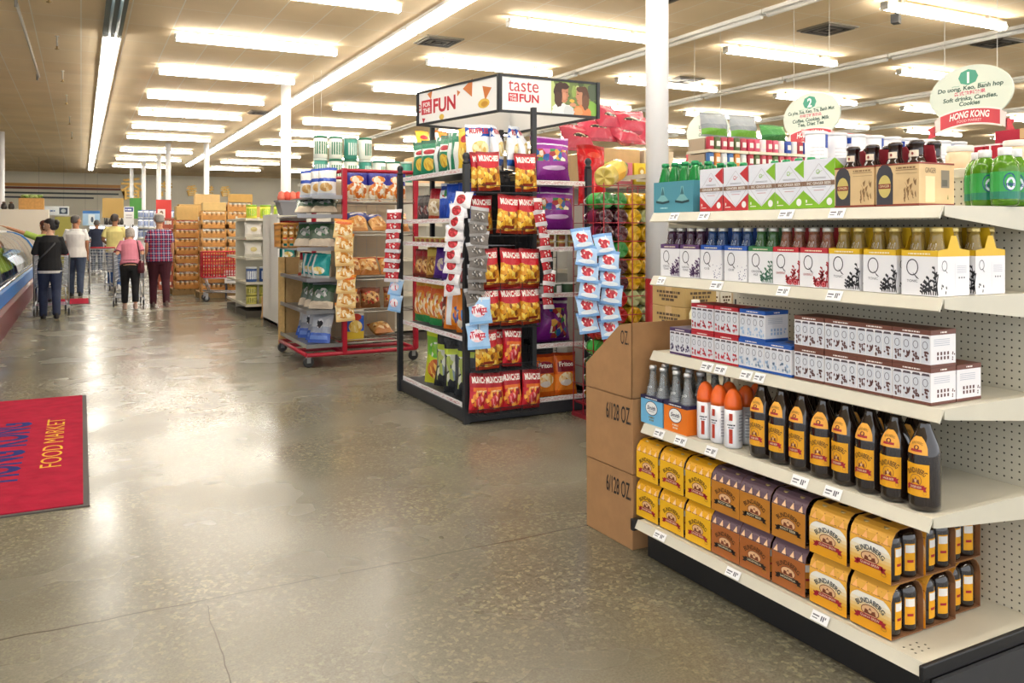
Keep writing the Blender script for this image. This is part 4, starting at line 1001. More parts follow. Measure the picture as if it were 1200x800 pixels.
# header: four printed boards in a dark frame
hx = [(2.836-KX0,5.746-KY0),(3.729-KX0,5.742-KY0),(3.62-KX0,7.1-KY0),(2.60-KX0,6.86-KY0)]
HZ0, HZ1 = 2.33, 2.598
WB = mat('e6e5e2', .4); RDP = mat('c02a38', .45)
def board(p, q, deco):
    L_ = math.dist(p, q); ux, uy = (q[0]-p[0])/L_, (q[1]-p[1])/L_; nx, ny = uy, -ux
    def at(a, c, off): return (p[0]+ux*a+nx*off, p[1]+uy*a+ny*off, HZ0+c)
    s = MB(); H_ = HZ1-HZ0
    s.v += [at(0,0,0),at(L_,0,0),at(L_,H_,0),at(0,H_,0),at(0,0,-.012),at(L_,0,-.012),at(L_,H_,-.012),at(0,H_,-.012)]
    for f in ((0,1,2,3),(7,6,5,4),(0,4,5,1),(3,2,6,7),(0,3,7,4),(1,5,6,2)): s.face(f, WB)
    fr = lambda a, c: at(a, c, .001)
    if deco: deco(s, fr, L_, H_)
    o = s.build('header_panel', kio)
    e = MB()
    for c0, c1 in ((-.012,.006),(H_-.006,H_+.012)):
        e.v += [at(-.01,c0,.006),at(L_+.01,c0,.006),at(L_+.01,c1,.006),at(-.01,c1,.006),at(-.01,c0,-.02),at(L_+.01,c0,-.02),at(L_+.01,c1,-.02),at(-.01,c1,-.02)]
        i = len(e.v)-8
        for f in ((0,1,2,3),(7,6,5,4),(0,4,5,1),(3,2,6,7),(0,3,7,4),(1,5,6,2)): e.face([i+k for k in f], BK)
    for a in (0, L_):
        e.v += [at(a-.012,-.012,.008),at(a+.012,-.012,.008),at(a+.012,H_+.012,.008),at(a-.012,H_+.012,.008),at(a-.012,-.012,-.02),at(a+.012,-.012,-.02),at(a+.012,H_+.012,-.02),at(a-.012,H_+.012,-.02)]
        i = len(e.v)-8
        for f in ((0,1,2,3),(7,6,5,4),(0,4,5,1),(3,2,6,7),(0,3,7,4),(1,5,6,2)): e.face([i+k for k in f], BK)
    e.build('frame', o)
def slogan(s, fr, x, z0, k, with_word=True):
    if with_word: s.word(fr, 'taste', x, z0+.098*k, mat('b8303c'), width=.27*k, height=.082*k)
    s.word(fr, 'FUN', x+.05*k, z0+.018*k, RDP, width=.175*k, height=.062*k, bold=.03)
    s.rect(fr, x-.135*k, z0+.016*k, x-.05*k, z0+.082*k, RDP); f2 = lift(fr)
    s.word(f2, 'FOR', x-.092*k, z0+.052*k, WB, width=.06*k, height=.02*k, bold=.03); s.word(f2, 'THE', x-.092*k, z0+.024*k, WB, width=.06*k, height=.02*k, bold=.03)
def chip(s, fr, a, c, r, n, rot, m):
    s.dec(fr, [(a+r*math.cos(rot+2*PI*k/n)*(1 if n == 3 else 1.15), c+r*math.sin(rot+2*PI*k/n)) for k in range(n)], m)
def deco_front(s, fr, L_, H_):
    slogan(s, fr, .21, .06, .98)
    x0 = L_*.51                                                  # a printed photograph: two people sharing a snack in a garden
    f2, f3, f4 = lift(fr), lift(lift(fr)), lift(lift(lift(fr)))
    r = random.Random(5); x1 = L_-.004; PX = lambda m: mat(m, .45)
    s.rect(fr, x0, .002, x1, H_-.002, PX('6f8048'))
    layers = [fr]
    for k in range(12): layers.append(lift(layers[-1], .0002))
    def blot(l, a, c, ra, rc, m, seed=1, n=22):
        q = random.Random(seed)
        s.dec(layers[l], [(min(x1, max(x0, a+ra*math.cos(2*PI*k/n)*(1+q.uniform(-.12,.12)))), min(H_-.002, max(.002, c+rc*math.sin(2*PI*k/n)*(1+q.uniform(-.12,.12))))) for k in range(n)], PX(m))
    for k in range(16): blot(1+k%2, r.uniform(x0, x1), r.uniform(.0,H_), r.uniform(.02,.06), r.uniform(.02,.05), r.choice(['8fa656','5d6f3e','a9b86a','4c5a3a','7fae46','c2c98a']), k)
    blot(3, x0+.36, .06, .09, .06, '7fae46', 40); blot(3, x0+.39, .20, .06, .07, '4f5c46', 41); blot(3, x0+.015, .13, .03, .14, 'b9c67c', 42)
    # left figure: dark wavy hair, white shirt, looking right
    blot(4, x0+.10, .02, .10, .075, 'dfe3e2', 1); blot(5, x0+.16, .03, .05, .045, 'c9cfd2', 2)
    blot(4, x0+.085, .175, .062, .085, '3f2a22', 3); blot(5, x0+.065, .12, .035, .06, '4a3228', 4)
    s.dec(layers[6], [(x0+.095,.10),(x0+.128,.095),(x0+.146,.115),(x0+.15,.14),(x0+.163,.155),(x0+.152,.168),(x0+.155,.205),(x0+.135,.235),(x0+.105,.235),(x0+.095,.19),(x0+.10,.15)], PX('b97f62'))
    blot(7, x0+.118, .15, .018, .03, 'c98f70', 5); s.rect(layers[8], x0+.134,.178,x0+.150,.183, PX('3f2a22')); s.rect(layers[8], x0+.138,.122,x0+.152,.127, PX('9a4a40')); blot(7, x0+.115, .228, .045, .025, '3f2a22', 6)
    # right figure: brown hair, orange top, looking left, a chip between them
    blot(4, x0+.285, .02, .085, .07, 'd5824e', 7); blot(5, x0+.25, .035, .04, .035, 'e09a66', 8)
    blot(4, x0+.295, .165, .055, .075, '5a3a28', 9); blot(5, x0+.315, .11, .035, .06, '6a4630', 10)
    s.dec(layers[6], [(x0+.285,.09),(x0+.25,.088),(x0+.236,.11),(x0+.232,.135),(x0+.220,.148),(x0+.23,.162),(x0+.23,.195),(x0+.25,.222),(x0+.28,.22),(x0+.287,.18),(x0+.282,.14)], PX('c08868'))
    s.rect(layers[8], x0+.236,.170,x0+.252,.175, PX('4a3024')); s.rect(layers[8], x0+.232,.118,x0+.246,.123, PX('9a4a40')); blot(7, x0+.268, .212, .04, .022, '5a3a28', 11)
    blot(8, x0+.19, .115, .024, .014, 'd9b04a', 12, 9); blot(7, x0+.20, .085, .03, .016, 'c98f70', 13)
def deco_left(s, fr, L_, H_):
    slogan(s, fr, .31, .045, 1.85, False); s.word(fr, 'e', .028, .10, mat('b8303c'), width=.05, height=.07)
    OR_, YC = mat('c9743a'), mat('d9b34a')
    chip(s, fr, L_*.66, .22, .085, 3, 1.0, OR_); chip(s, fr, L_*.86, .165, .07, 3, .3, OR_); s.ell(fr, L_*.83, .075, .075, .038, YC, 12); s.ell(lift(fr), L_*.83+.01, .07, .045, .022, mat('c08a2a'), 10)
    chip(s, fr, L_*.53, .20, .03, 3, 2.2, OR_); chip(s, fr, L_*.17, .235, .045, 3, .8, OR_); s.ell(fr, L_*.32, .03, .035, .025, YC, 12); chip(s, fr, L_*.08, .03, .03, 3, .4, mat('b8303c'))
board(hx[0], hx[1], deco_front); board(hx[1], hx[2], None); board(hx[2], hx[3], None); board(hx[3], hx[0], deco_left)
# ---- bags on the left side of the stand (they look at the aisle)
def lf(k, y, z, lab, grp, dx=.12, rz=0., rx=0., dz=.004): k.put((KX0+dx, 5.90+(y-5.79)*.90, z+dz), -PI/2+rz, lab, grp, rx, R.uniform(-.06,.06))
G1 = 'chip bags along the aisle side of the black stand'
for k, y, lab in ((K_green,6.86,'dark green bag with yellow emblem at the far end of the top shelf'),(K_green,6.66,'dark green bag beside the far one on the top shelf'),(K_wg,6.46,'white and green bag beside the dark green ones'),(K_green,6.28,'dark green bag between two white and green bags'),
                  (K_wg,6.12,'white and green bag in the middle of the top shelf'),(K_wg,5.98,'white and green bag next to the yellow one on top'),(K_yel,5.80,'yellow bag at the near corner of the aisle-side top shelf')):
    lf(k, y, 1.86, lab, G1, rz=R.uniform(.1,.75), rx=R.uniform(-.12,-.02), dx=.15)
for k, y, lab in ((K_jerk,6.90,'dark snack pouch at the far end below the top shelf'),(K_jerk,6.74,'dark snack pouch, second from the far end'),(K_rt,6.52,'red and tan bag beside the blue bags'),(K_bw,6.30,'blue and white bag in the middle of the second shelf'),(K_blue,6.08,'deep blue bag near the white and red packet strip'),(K_blue,5.86,'deep blue bag behind the white and red packet strip')):
    lf(k, y, 1.49, lab, G1, rz=R.uniform(.2,.7), rx=-.08, dx=.15)
for k, y, lab in ((K_brn,6.92,'red-brown pretzel bag at the far end of the fourth shelf'),(K_brn,6.76,'red-brown pretzel bag, second from the far end'),(K_ybr,6.58,'yellow-brown snack bag beside the purple bags'),(K_prp,6.38,'dark purple bag beside the yellow-brown one'),(K_prp,6.17,'dark purple bag beside the pink one'),(K_pink,5.97,'pink snack bag behind the hanging packets'),(K_pink,5.80,'pink snack bag at the near corner')):
    lf(k, y, 1.0, lab, G1, rz=R.uniform(.2,.7), rx=-.12, dx=.15)
for k, y, lab in ((K_og,6.88,'orange and green bag at the far end of the fifth shelf'),(K_og,6.66,'orange and green bag, second from the far end'),(K_og,6.46,'orange and green bag beside the brown nut bag'),(K_dkb,6.27,'brown nut bag between orange bags'),(K_or2,6.08,'bright orange bag with a white side panel'),(K_ob,5.84,'orange bag with blue patches at the near corner')):
    lf(k, y, .61, lab, G1, rz=R.uniform(.2,.65), rx=-.06, dx=.15)
for k, y, lab in ((K_lime,6.52,'lime green bag on the bottom shelf'),(K_blk,6.28,'black and lime bag beside the lime green one'),(K_blk,6.02,'black and lime bag, second of three'),(K_blk,5.79,'black and lime bag at the near corner of the bottom shelf')):
    lf(k, y, .118, lab, G1, rz=R.uniform(.3,.7), rx=-.06, dx=.165)
# small tubs in the basket tier
def tub():
    b = MB(); b.lathe([(.028,0),(.036,.05),(.038,.052),(.038,.058),(0,.058)], mat('d8b860',.45), 16, mfn=lambda j: mat('d8b860',.45) if j == 0 else mat('e4dcc8',.4)); l = MB(); o = tag(b.build('dip_tub'), '', 'tub')
    l.rect(wrap(.0325,.0025), -.03,.012,.03,.04,mat('9a4a2a'),4); l.build('label', o); return o
K_tub = Kind(tub)
for i in range(9): K_tub.put((KX0+.09, 5.95+.11*i, 1.303), 0, f'small yellow dip tub in the aisle-side basket, {ORD[i]} from its near end', 'yellow dip tubs')
for i in range(4):
    for lv in (0,1): K_tub.put((KX0+MX+.08+.10*i, KY0+.08, 1.273+.059*lv), 0, f'small yellow dip tub on the front right shelf, {("lower","upper")[lv]} layer, {ORD[i]} from the post', 'yellow dip tubs')
# front, left half: six tiers of snack mix
G2 = 'snack mix bags on the front of the black stand'
def fb(k, x, z, lab, rz=0., y=-.082, rx=-.05): k.put((x, KY0+y-(.05 if y > -.06 and y < 0 else 0), z+.010), rz+R.uniform(-.12,.12), lab, G2, rx+R.uniform(-.05,.05), R.uniform(-.06,.06))
for x, lab, y in ((2.655,'snack mix bag, top tier, left one at the front',-.03),(2.63,'snack mix bag, top tier, half hidden at the left',.0),(2.96,'snack mix bag, top tier, the right one',-.03)): fb(K_m, x, 1.69, lab, y=y)
for x, lab, y in ((2.64,'snack mix bag, second tier from the top, left one',.02),(2.79,'snack mix bag, second tier from the top, middle one',-.04),(2.97,'snack mix bag, second tier from the top, right one',-.03)): fb(K_m, x, 1.376, lab, y=y)
for t, (z, nm) in enumerate(((.98,'third'),(.70,'fourth'))):
    for i, x in enumerate((2.655,2.825,2.99)): fb(K_m, x+.01*t, z, f'snack mix bag, {nm} tier from the top, {("left","middle","right")[i]} one')
fb(K_m, 2.63, .39, 'snack mix bag, fifth tier from the top, left one at the front', y=-.05); fb(K_m, 2.74, .39, 'snack mix bag, fifth tier from the top, tucked behind', y=.0); fb(K_mr, 2.845, .39, 'hot snack mix bag, fifth tier from the top, right end', y=-.02)
for i, x in enumerate((2.575,2.69,2.845,2.995)): fb(K_mr, x, .075, f'hot red snack mix bag on the bottom tier, {ORD[i]} from the left', y=-.085 if i else -.07)
for i, (x, y, rz, rx, lab) in enumerate(((2.62,.03,0,-.05,'blue and white ridged chip bag facing front on top'),(2.78,.03,.9,-.1,'blue and white ridged chip bag turned sideways, left of the pair'),(2.90,.03,.7,.05,'blue and white ridged chip bag turned sideways, second of three'),(3.01,.03,1.0,-.2,'blue and white ridged chip bag leaning beside the tall post'))):
    K_ruf.put((x, KY0+y, 1.867), rz, lab, G2, rx)
b = MB(); b.box(.03,.0,1.855,MX-.02,.095,1.862,DGREY); b.build('wire_shelf', kio)
# front, right half
G3 = 'candy bags on the right half of the front'
K_pur.put((3.29,KY0+.12,1.784), .05, 'large purple candy bag on the top right shelf of the black stand', G3, -.1)
K_pur.put((3.33,KY0+.14,1.405), -.05, 'large purple candy bag on the second right shelf of the black stand', G3, -.08)
K_pur2.put((3.30,KY0+.13,.535), .05, 'purple snack case bag on the lower right shelf of the black stand', G3, -.08)
for i, x in enumerate((3.20,3.385)): K_fr.put((x,KY0+.06,.122), .04-.1*i, ('orange corn chip bag next to the red snack mix','orange corn chip bag at the right end of the bottom shelf')[i], G3, -.10)
def bowl():
    b = MB(); b.lathe([(.05,0),(.06,.005),(.062,.075),(.064,.08),(.05,.083),(0,.084)], mat('e4e2e0',.4), 20, mfn=lambda j: (mat('e6e4e6',.4),mat('4a6a50',.4),mat('dedcda',.4),mat('d8d6d4',.4),mat('c9c6c4',.4))[j]); l = MB(); o = tag(b.build('dip_bowl'),'','tub'); l.rect(wrap(.0625,.001),-.04,.012,.05,.065,mat('e8e6ea'),5); l.build('label',o); return o
K_bowl = Kind(bowl)
for i, x in enumerate((3.17,3.30,3.43)): K_bowl.put((x,KY0+.10,.919), .5*i, f'green and white dip bowl on the right half, {ORD[i]} from the middle post', 'dip bowls')
# ---- strips of packets hanging from the posts
def strip_of(nm, n, w, h, m, curve, words=None, clip=True):
    """one hanging strip: a tape with n packets on it; curve(t) gives x, y, z along the drop"""
    def make():
        o = thing('hanging_packets', '', 'strip of packets')
        b = MB(); b.tube([curve(k/20) for k in range(21)], .003, mat('d8d8d4',.5), 4); b.build('tape', o)
        kb = MB(); fr = bag_mesh(kb, w, h, .035, m, hash(nm) % 97, 8, 8, .08)
        if words: kb.word(fr, words[0], 0, h*.42, mat(words[1]), width=w*.7, height=h*.25, bold=.03)
        me = None
        for i in range(n):
            t = (i+.5)/n; p = Vector(curve(t)); q = Vector(curve(min(1, t+.02)))
            if me is None: pk = kb.build('packet', o); me = pk.data
            else: pk = bpy.data.objects.new('packet', me); C.objects.link(pk); pk.parent = o
            pk.location = p+Vector((0,-.012,-h*.5)); pk.rotation_euler = (R.uniform(-.30,-.08), R.uniform(-.16,.16), R.uniform(-.3,.3))
        return o
    return Kind(make)
M_wr = uvmat('white_red_packet', [(0,'dcd8da'),(.1,'e9e6e8'),(.9,'c9ccd8')], [('ell',.45,.5,.28,.3,['b4202a','d8404a','8a1a1c'],7)], rough=.25)
M_wr2 = uvmat('red_white_packet', [(0,'d8d4d8'),(.25,'b01c28'),(.75,'e6e2e6')], [('ell',.5,.5,.36,.22,['c02a34','e9dcdc','a01824'],7)], rough=.25)
M_gry = uvmat('grey_packet', [(0,'8a8886'),(.15,'6b6560'),(.8,'a8a9ad')], [('ell',.5,.5,.3,.2,['4a4642','8d857c','c9c9cc'],6)], rough=.3)
M_bl = uvmat('pale_blue_packet', [(0,'6fa0d8'),(.12,'a8c8ec'),(.85,'6f9cd4')], [('ell',.45,.55,.3,.26,['b4283a','d8505a','e8e4e8'],6),('ell',.5,.2,.4,.1,'dce6f2',0)], rough=.22, bump=.4)
M_twz = uvmat('blue_candy_packet', [(0,'7fb0e0'),(.1,'9cc4ec'),(.9,'cfe0f2')], [('ell',.45,.5,.34,.24,['e8e4ec','c02a44','f0c8d0'],5)], rough=.22)
def hang(k, loc, rz, lab, grp=None): return k.put(loc, rz, lab, grp)
hang(strip_of('wr', 9, .15, .125, M_wr, lambda t: (-.09*t-.02*math.sin(3*t), -.03*math.sin(PI*t), -.72*t)), (2.475,5.60,1.68), -PI/2+.5, 'white and red packet strip hanging from the near corner post')
hang(strip_of('gr', 8, .14, .13, M_gry, lambda t: (-.03*t, -.02*math.sin(PI*t), -.66*t)), (2.55,5.50,1.56), -.15, 'grey packet strip hanging left of the snack mix bags')
hang(strip_of('rw', 9, .10, .12, M_wr2, lambda t: (.15*t-.05*t*t, -.03*math.sin(PI*t), -.80*t)), (3.03,5.50,1.64), .1, 'red and white packet strip hanging down the middle post')
hang(strip_of('fl', 7, .14, .12, M_wr2, lambda t: (-.03*t, -.02*math.sin(PI*t), -.60*t)), (2.44,7.00,1.58), -PI/2+.8, 'red and white packet strip hanging from the far corner post')
hang(strip_of('fb', 2, .13, .15, M_twz, lambda t: (0, 0, -.28*t)), (2.44,7.02,.99), -PI/2+.9, 'two pale blue packets hanging below the far red and white strip')
hang(strip_of('tw', 2, .165, .19, M_twz, lambda t: (-.03*t, -.01*t, -.36*t), ('Twizz','c02a44')), (2.56,5.47,.93), -.2, 'two pale blue candy packets hanging beside the snack mix')
kbl = strip_of('bl', 6, .155, .15, M_bl, lambda t: (.045*t, -.03*math.sin(PI*t), -.70*t))
hang(kbl, (3.10,4.96,1.42), -.35, 'pale blue packet strip by the bottle rack, left of the pair', 'pale blue packet strips'); hang(kbl, (3.26,4.93,1.38), -.3, 'pale blue packet strip by the bottle rack, right of the pair', 'pale blue packet strips')

# ------------------------------------------------------------------ red wire rack of bottles lying on their sides
RW = mat('9a1c2c', .4); rk = thing('bottle_rack', 'tall red wire rack filled with bottles lying on their sides', 'rack', (3.36,5.10,0))
b = MB(); rw, rd = .50, .42
for z in [.12+.135*k for k in range(13)]: b.tube([(0,rd,z),(0,0,z),(rw,0,z),(rw,rd,z)], .0035, RW, 5)
for x in (0,.125,.25,.375,.5): b.bar((x,0,.03),(x,0,1.76),.004,RW)
for y in (.14,.28,.42): b.bar((0,y,.03),(0,y,1.76),.004,RW); b.bar((rw,y,.03),(rw,y,1.76),.004,RW)
b.build('wire_cage', rk)
b = MB(); b.box(.01,.01,.10,rw-.01,rd-.01,.115,mat('7d1a26',.5)); b.build('floor_tray', rk)
b = MB(); b.box(-.01,-.01,0,rw+.01,rd+.01,.03,mat('7d1a26',.5)); b.build('foot', rk)
def lying(liq, lab, cap):
    def make():
        o = thing('soda_bottle','','bottle'); G = mat(liq,.08,trans=.25,spec=.6); b = MB(); r = .0605
        # petal foot towards -Y
        nr, na = 5, 30; i = len(b.v)
        def foot(u, v):
            a = 2*PI*u; q = v; rr = r*math.sin(q*PI/2)**.9
            y = .03-.03*math.sin(q*PI/2)*0-.030*q*(1-.0*q)+.012*(1-q)+(.014*(.5+.5*math.cos(5*a))*math.sin(PI*q))
            y = .018*(1-q)*1.2+.020*(.5-.5*math.cos(5*a))*q*(1-q)*2+.03*q**4
            return (rr*math.cos(a), y, r+rr*math.sin(a))
        b.surf(foot, na, nr, G)
        for j, (r0,y0,r1,y1,m) in enumerate(((r,.03,r,.09,G),(r+.0006,.08,r+.0006,.19,mat(lab,.4)),(r,.19,r*.98,.22,G),(r*.98,.22,r*.55,.28,G),(r*.55,.28,.016,.305,G),(.016,.305,.016,.315,G))):
            b.surf(lambda u,v,r0=r0,y0=y0,r1=r1,y1=y1: ((r0+(r1-r0)*v)*math.cos(2*PI*u), y0+(y1-y0)*v, r+(r0+(r1-r0)*v)*math.sin(2*PI*u)), 20, 1, m)
        b.build('body', o); c = MB(); c.surf(lambda u,v: (.0185*math.cos(2*PI*u), .305+.02*v, r+.0185*math.sin(2*PI*u)), 14, 1, mat(cap,.4)); c.cap2d([(.0185*math.cos(2*PI*k/14),.325,r+.0185*math.sin(2*PI*k/14)) for k in range(14)], mat(cap,.4)); c.build('cap', o); return o
    return Kind(make)
KB = {'purple':lying('4a1420','6a1a3a','e8e8e8'),'red':lying('b01418','c02a2a','e8e8e8'),'green':lying('2f8f3a','3fae4a','e8e8e8'),'yellow':lying('e6b81e','f0d23a','e8e8e8'),'lime':lying('c9d89a','dfe6c8','e8e8e8'),'dark green':lying('1c5a2c','2a6a3a','e8e8e8')}
rows = ['dark green green green yellow','green green green yellow','dark green green yellow yellow','green green yellow yellow','red green yellow yellow','red red yellow lime','purple red lime lime','purple purple yellow yellow','purple purple yellow yellow','green green yellow yellow','purple purple yellow yellow','purple purple yellow lime','green green yellow yellow']
nth = {}
for i, rr in enumerate(rows):
    toks = []; tt = rr.split()
    while tt:
        t = tt.pop(0)
        if t == 'dark': t += ' '+tt.pop(0)
        toks.append(t)
    for j, t in enumerate(toks[:4]):
        KB[t].put((3.36+.066+.1225*j, 5.125+R.uniform(0,.02), .117+.1215*i), 0, f'{t} soda bottle lying in the red rack, {ORD[i]} layer up, {ORD[j]} from the left', 'soda bottles in the red wire rack')
k_top = lying('e0c860','f0b83a','3f7a4a')
q = k_top.put((3.40,5.16,1.715), -1.0, 'striped yellow bottle lying across the top of the red wire rack', None, .28); q.scale = (1.35,1.35,1.35)
# ------------------------------------------------------------------ cardboard beside the drinks gondola
CB1 = mat('a67c52', .85, noise=.06, nscale=18)
def carton_box(w, d, h, m=None, text=None, tape=True, name='cardboard_box', cat='box'):
    """closed carton, foot at z=0, printing on its -X and -Y sides"""
    o = thing(name, '', cat); m = m or CB1; b = MB(); b.box(-w/2,-d/2,0,w/2,d/2,h, m); bevel(b.build('carton', o), .004)
    f = MB()
    f.box(-w/2+.002,-.002,h,w/2-.002,.002,h+.001, mat('7d5c3c',.9))
    if tape: f.box(-w/2-.0008,-.028,h-.06,w/2+.0008,.028,h+.0014, mat('c9a878',.4))
    f.build('tape', o)
    if text == 'print':
        K = mat('5a4632',.7)
        for fr, l in ((lside(-w/2,.0015), d), (front(-d/2,.0015), w)):
            t = MB()
            for q, c in enumerate((.58,.40,.24)): bars(t, fr, 0, h*c, l*(.7-.15*q), h*.13, K, q+3)
            t.build('printing', o)
    elif text:
        t = MB(); t.word(lside(-w/2,.0015), text, d/2-.105, h-.115, mat('2c2420',.7), width=.19, height=.075, bold=.008); t.build('printing', o); t = MB(); t.word(front(-d/2,.0015), text, 0, h-.12, mat('2c2420',.7), width=w*.5, height=.06); t.build('printing', o)
    return o
p = carton_box(.40,.37,.333, text='6/128 OZ.', tape=False); p['label'] = 'plain brown carton on the floor, lowest of the stack by the gondola'; place(p, WL(.235, 1.624, 0), GA)
p = carton_box(.40,.37,.333, text='6/128 OZ.', tape=False); p['label'] = 'plain brown carton in the middle of the stack by the gondola'; place(p, WL(.231, 1.622, .336), GA+.01)
t = thing('display_tray', 'brown cardboard tray with a slanting cut side on top of the carton stack', 'box', WL(.229, 1.621, .6722), GA)
b = MB(); w, d, th = .40, .37, .005
b.box(-w/2,-d/2,0,w/2,d/2,th,CB1); bevel(b.build('bottom', t), .001)
b = MB(); b.prism([(d/2,0),(d/2,.10),(d/2-.01,.115),(-d/2+.09,.32),(-d/2,.335),(-d/2,0)], -w/2, -w/2+th, CB1, 'x'); b.word(lside(-w/2,.0012), 'OZ.', d/2-.052, .235, mat('2c2420',.7), width=.062, height=.062); b.build('side_panel', t)
b = MB(); b.prism([(d/2,0),(d/2,.10),(-d/2+.09,.32),(-d/2,.335),(-d/2,0)], w/2-th, w/2, CB1, 'x'); b.build('side_panel', t)
b = MB(); b.box(-w/2,-d/2,0,w/2,-d/2+th,.335,CB1); b.build('back_panel', t)
b = MB(); b.box(-w/2,d/2-th,0,w/2,d/2,.10,CB1); b.build('front_lip', t)

# ------------------------------------------------------------------ generic shelving
def unit(name, lab, x0, y0, x1, y1, levels, m=CREAM, back=True, cat='shelving unit', rail=CREAM, posts=True, side=None, ztop=None):
    o = thing(name, lab, cat, (x0,y0,0)); w, d = x1-x0, y1-y0; zt = ztop or max(levels)+.02
    b = MB(); b.box(0,.02,0,w,d-.02,.10,mat('4a453c',.6)); b.build('base', o)
    for z in levels:
        s = MB(); s.box(.005,.0,z-.022,w-.005,d,z,m); s.box(.005,-.004,z-.035,w-.005,.0,z+.004,rail); s.box(-.004+.005,0,z-.035,.005,d,z+.004,rail); s.build('shelf', o)
    if back: b = MB(); b.box(.02,d*.5-.01,.1,w-.02,d*.5+.01,zt,m); b.build('back_panel', o)
    if posts:
        for x in (0,w-.03): b = MB(); b.box(x,d*.5-.015,0,x+.03,d*.5+.015,zt+.03,m); b.build('upright', o)
    if side:
        for x in (0,w-.018): b = MB(); b.box(x,0,.06,x+.018,d,zt,side); b.build('side_panel', o)
    return o
# shelf behind the cartons, glimpsed between the drinks shelves
unit('shelving_unit','cream shelving with brown cartons glimpsed behind the cardboard tray',2.95,3.62,3.66,4.02,(.14,.50,.86),back=False,posts=False,ztop=1.15)
KC = {}
def cart(w, d, h, loc, lab, rz=0., col='c3a06f', text=None, grp=None):
    k = (w,d,h,col,text)
    if k not in KC: KC[k] = Kind(lambda: carton_box(w,d,h,mat(col,.85,noise=.05,nscale=15),text))
    return KC[k].put(loc, rz, lab, grp)
G = 'brown cartons behind the drinks gondola'
cart(.22,.3,.125,(3.07,3.832,.8615),'small brown carton at the left, lower one, behind the cardboard tray',0,'b89a62','print',G); cart(.22,.3,.125,(3.07,3.832,.9875),'small brown carton at the left, upper one, behind the cardboard tray',0,'b89a62','print',G)
cart(.20,.3,.10,(3.295,3.832,.8615),'small brown carton in the middle, behind the red can boxes',0,'a88a58','print',G); cart(.23,.3,.10,(3.52,3.832,.8615),'small brown carton nearest the pegboard upright',0,'a88a58',None,G)
cart(.23,.3,.10,(3.52,3.832,.9625),'pale carton with red band lying under the second shelf',0,'e4d6b4',None,G)
def cleaner():
    o = thing('white_bottle','','bottle'); b = MB(); b.lathe([(.028,0),(.034,.005),(.034,.10),(.022,.125),(.018,.135)],mat('eee9c8',.35),18); b.build('body',o); c = MB(); c.lathe([(.022,.13),(.023,.132),(.023,.17),(.021,.174),(0,.174)],mat('f0f0ee',.4),16); c.build('cap',o)
    l = MB(); l.rect(wrap(.034),-.045,.03,.045,.09,mat('dfe3a0',.4),6); l.build('label',o); return o
K_cl = Kind(cleaner); K_cl.put((3.0,3.645,.8615),0,'white bottle with white cap standing before the brown cartons')
for i,(x,lab) in enumerate(((3.245,'white carton with dark stripes beside the small brown cartons'),(3.34,'second white carton with dark stripes under the second shelf'))):
    cart(.085,.10,.105,(x,3.832,.9625),lab,0,'e9e4d6','print',G)

# ------------------------------------------------------------------ goods on the shelves behind the drinks gondola
unit('shelving_unit','pale shelving carrying white canisters behind the drinks gondola',3.22,3.02,4.58,3.45,(.16,.6,1.05,1.45,1.69),back=False)
unit('shelving_unit','narrow shelf carrying peach jars behind the pegboard',2.84,1.66,3.12,2.30,(.16,.6,1.05,1.622),back=False,posts=False)
def canister():
    o = thing('canister','','canister'); b = MB(); b.lathe([(.052,0),(.055,.004),(.055,.21)],mat('e4e3e6',.4),24)
    fr = wrap(.055); b.rect(fr,-.165,.175,-.10,.205,mat('2b4fa8',.4),6); b.rect(fr,.02,.14,.10,.21,mat('2b4fa8',.4),6); b.ell(wrap(.055,.001),.05,.14,.05,.035,mat('e4e3e6',.4))
    for k in range(6): b.rect(fr,-.06,.05+.018*k,.01,.053+.018*k,mat('bcbcc4'),4)
    b.build('tin',o); c = MB(); c.lathe([(.056,.208),(.057,.212),(.057,.222),(.05,.225),(0,.225)],mat('d9dade',.35),24); c.build('lid',o); return o
K_can = Kind(canister)
for i in range(9):
    K_can.put((3.33+.137*i,3.10,1.692),-.3+.5*(i%3),f'white canister with blue patch behind the tan cartons, {ORD[i]} from the left','white canisters behind the drinks gondola')
cart(.14,.2,.16,(4.50,3.3,1.692),'white cookie box at the right end of the canister row',.2,'ecebe8')
def jar(lidc, body):
    def make():
        o = thing('storage_jar','','jar'); b = MB(); b.lathe([(.045,0),(.05,.004),(.05,.075),(.045,.085),(.042,.09)],mat(body,.25),22); b.build('body',o); c = MB(); c.lathe([(.046,.088),(.047,.09),(.047,.108),(.044,.111),(0,.111)],mat(lidc,.4),22); c.build('lid',o); return o
    return Kind(make)
K_jar = jar('d8d4cc','e8c8a4'); K_jar.put((2.95,2.05,1.624),0,'peach jar with pale lid behind the pegboard top','jars behind the pegboard'); K_jar.put((2.95,1.83,1.624),0,'peach jar with pale lid at the near end behind the soda bottles','jars behind the pegboard')
def redpack():
    o = thing('cookie_pack','','box'); b = MB(); b.box(-.045,-.03,0,.045,.03,.09,mat('a8182c',.4)); b.rect(front(-.03),-.02,0,-.008,.09,mat('f0e4e4')); b.rect(lside(-.045),-.012,0,.004,.09,mat('f0e4e4')); bevel(b.build('carton',o),.002); l=MB(); l.box(-.046,-.031,.082,.046,.031,.091,mat('efe6e6',.4)); l.build('lid',o); return o
K_rp = Kind(redpack)
unit('shelving_unit','cream shelf with red packets behind the green soda bottles',4.62,2.3,5.4,3.45,(.16,.6,1.05,1.45,1.82),back=False)
for i in range(8): K_rp.put((4.70,3.36-.105*i,1.822),-PI/2,f'red and white packet behind the soda bottles, {ORD[i]} from the canisters','red packets on the far shelf')
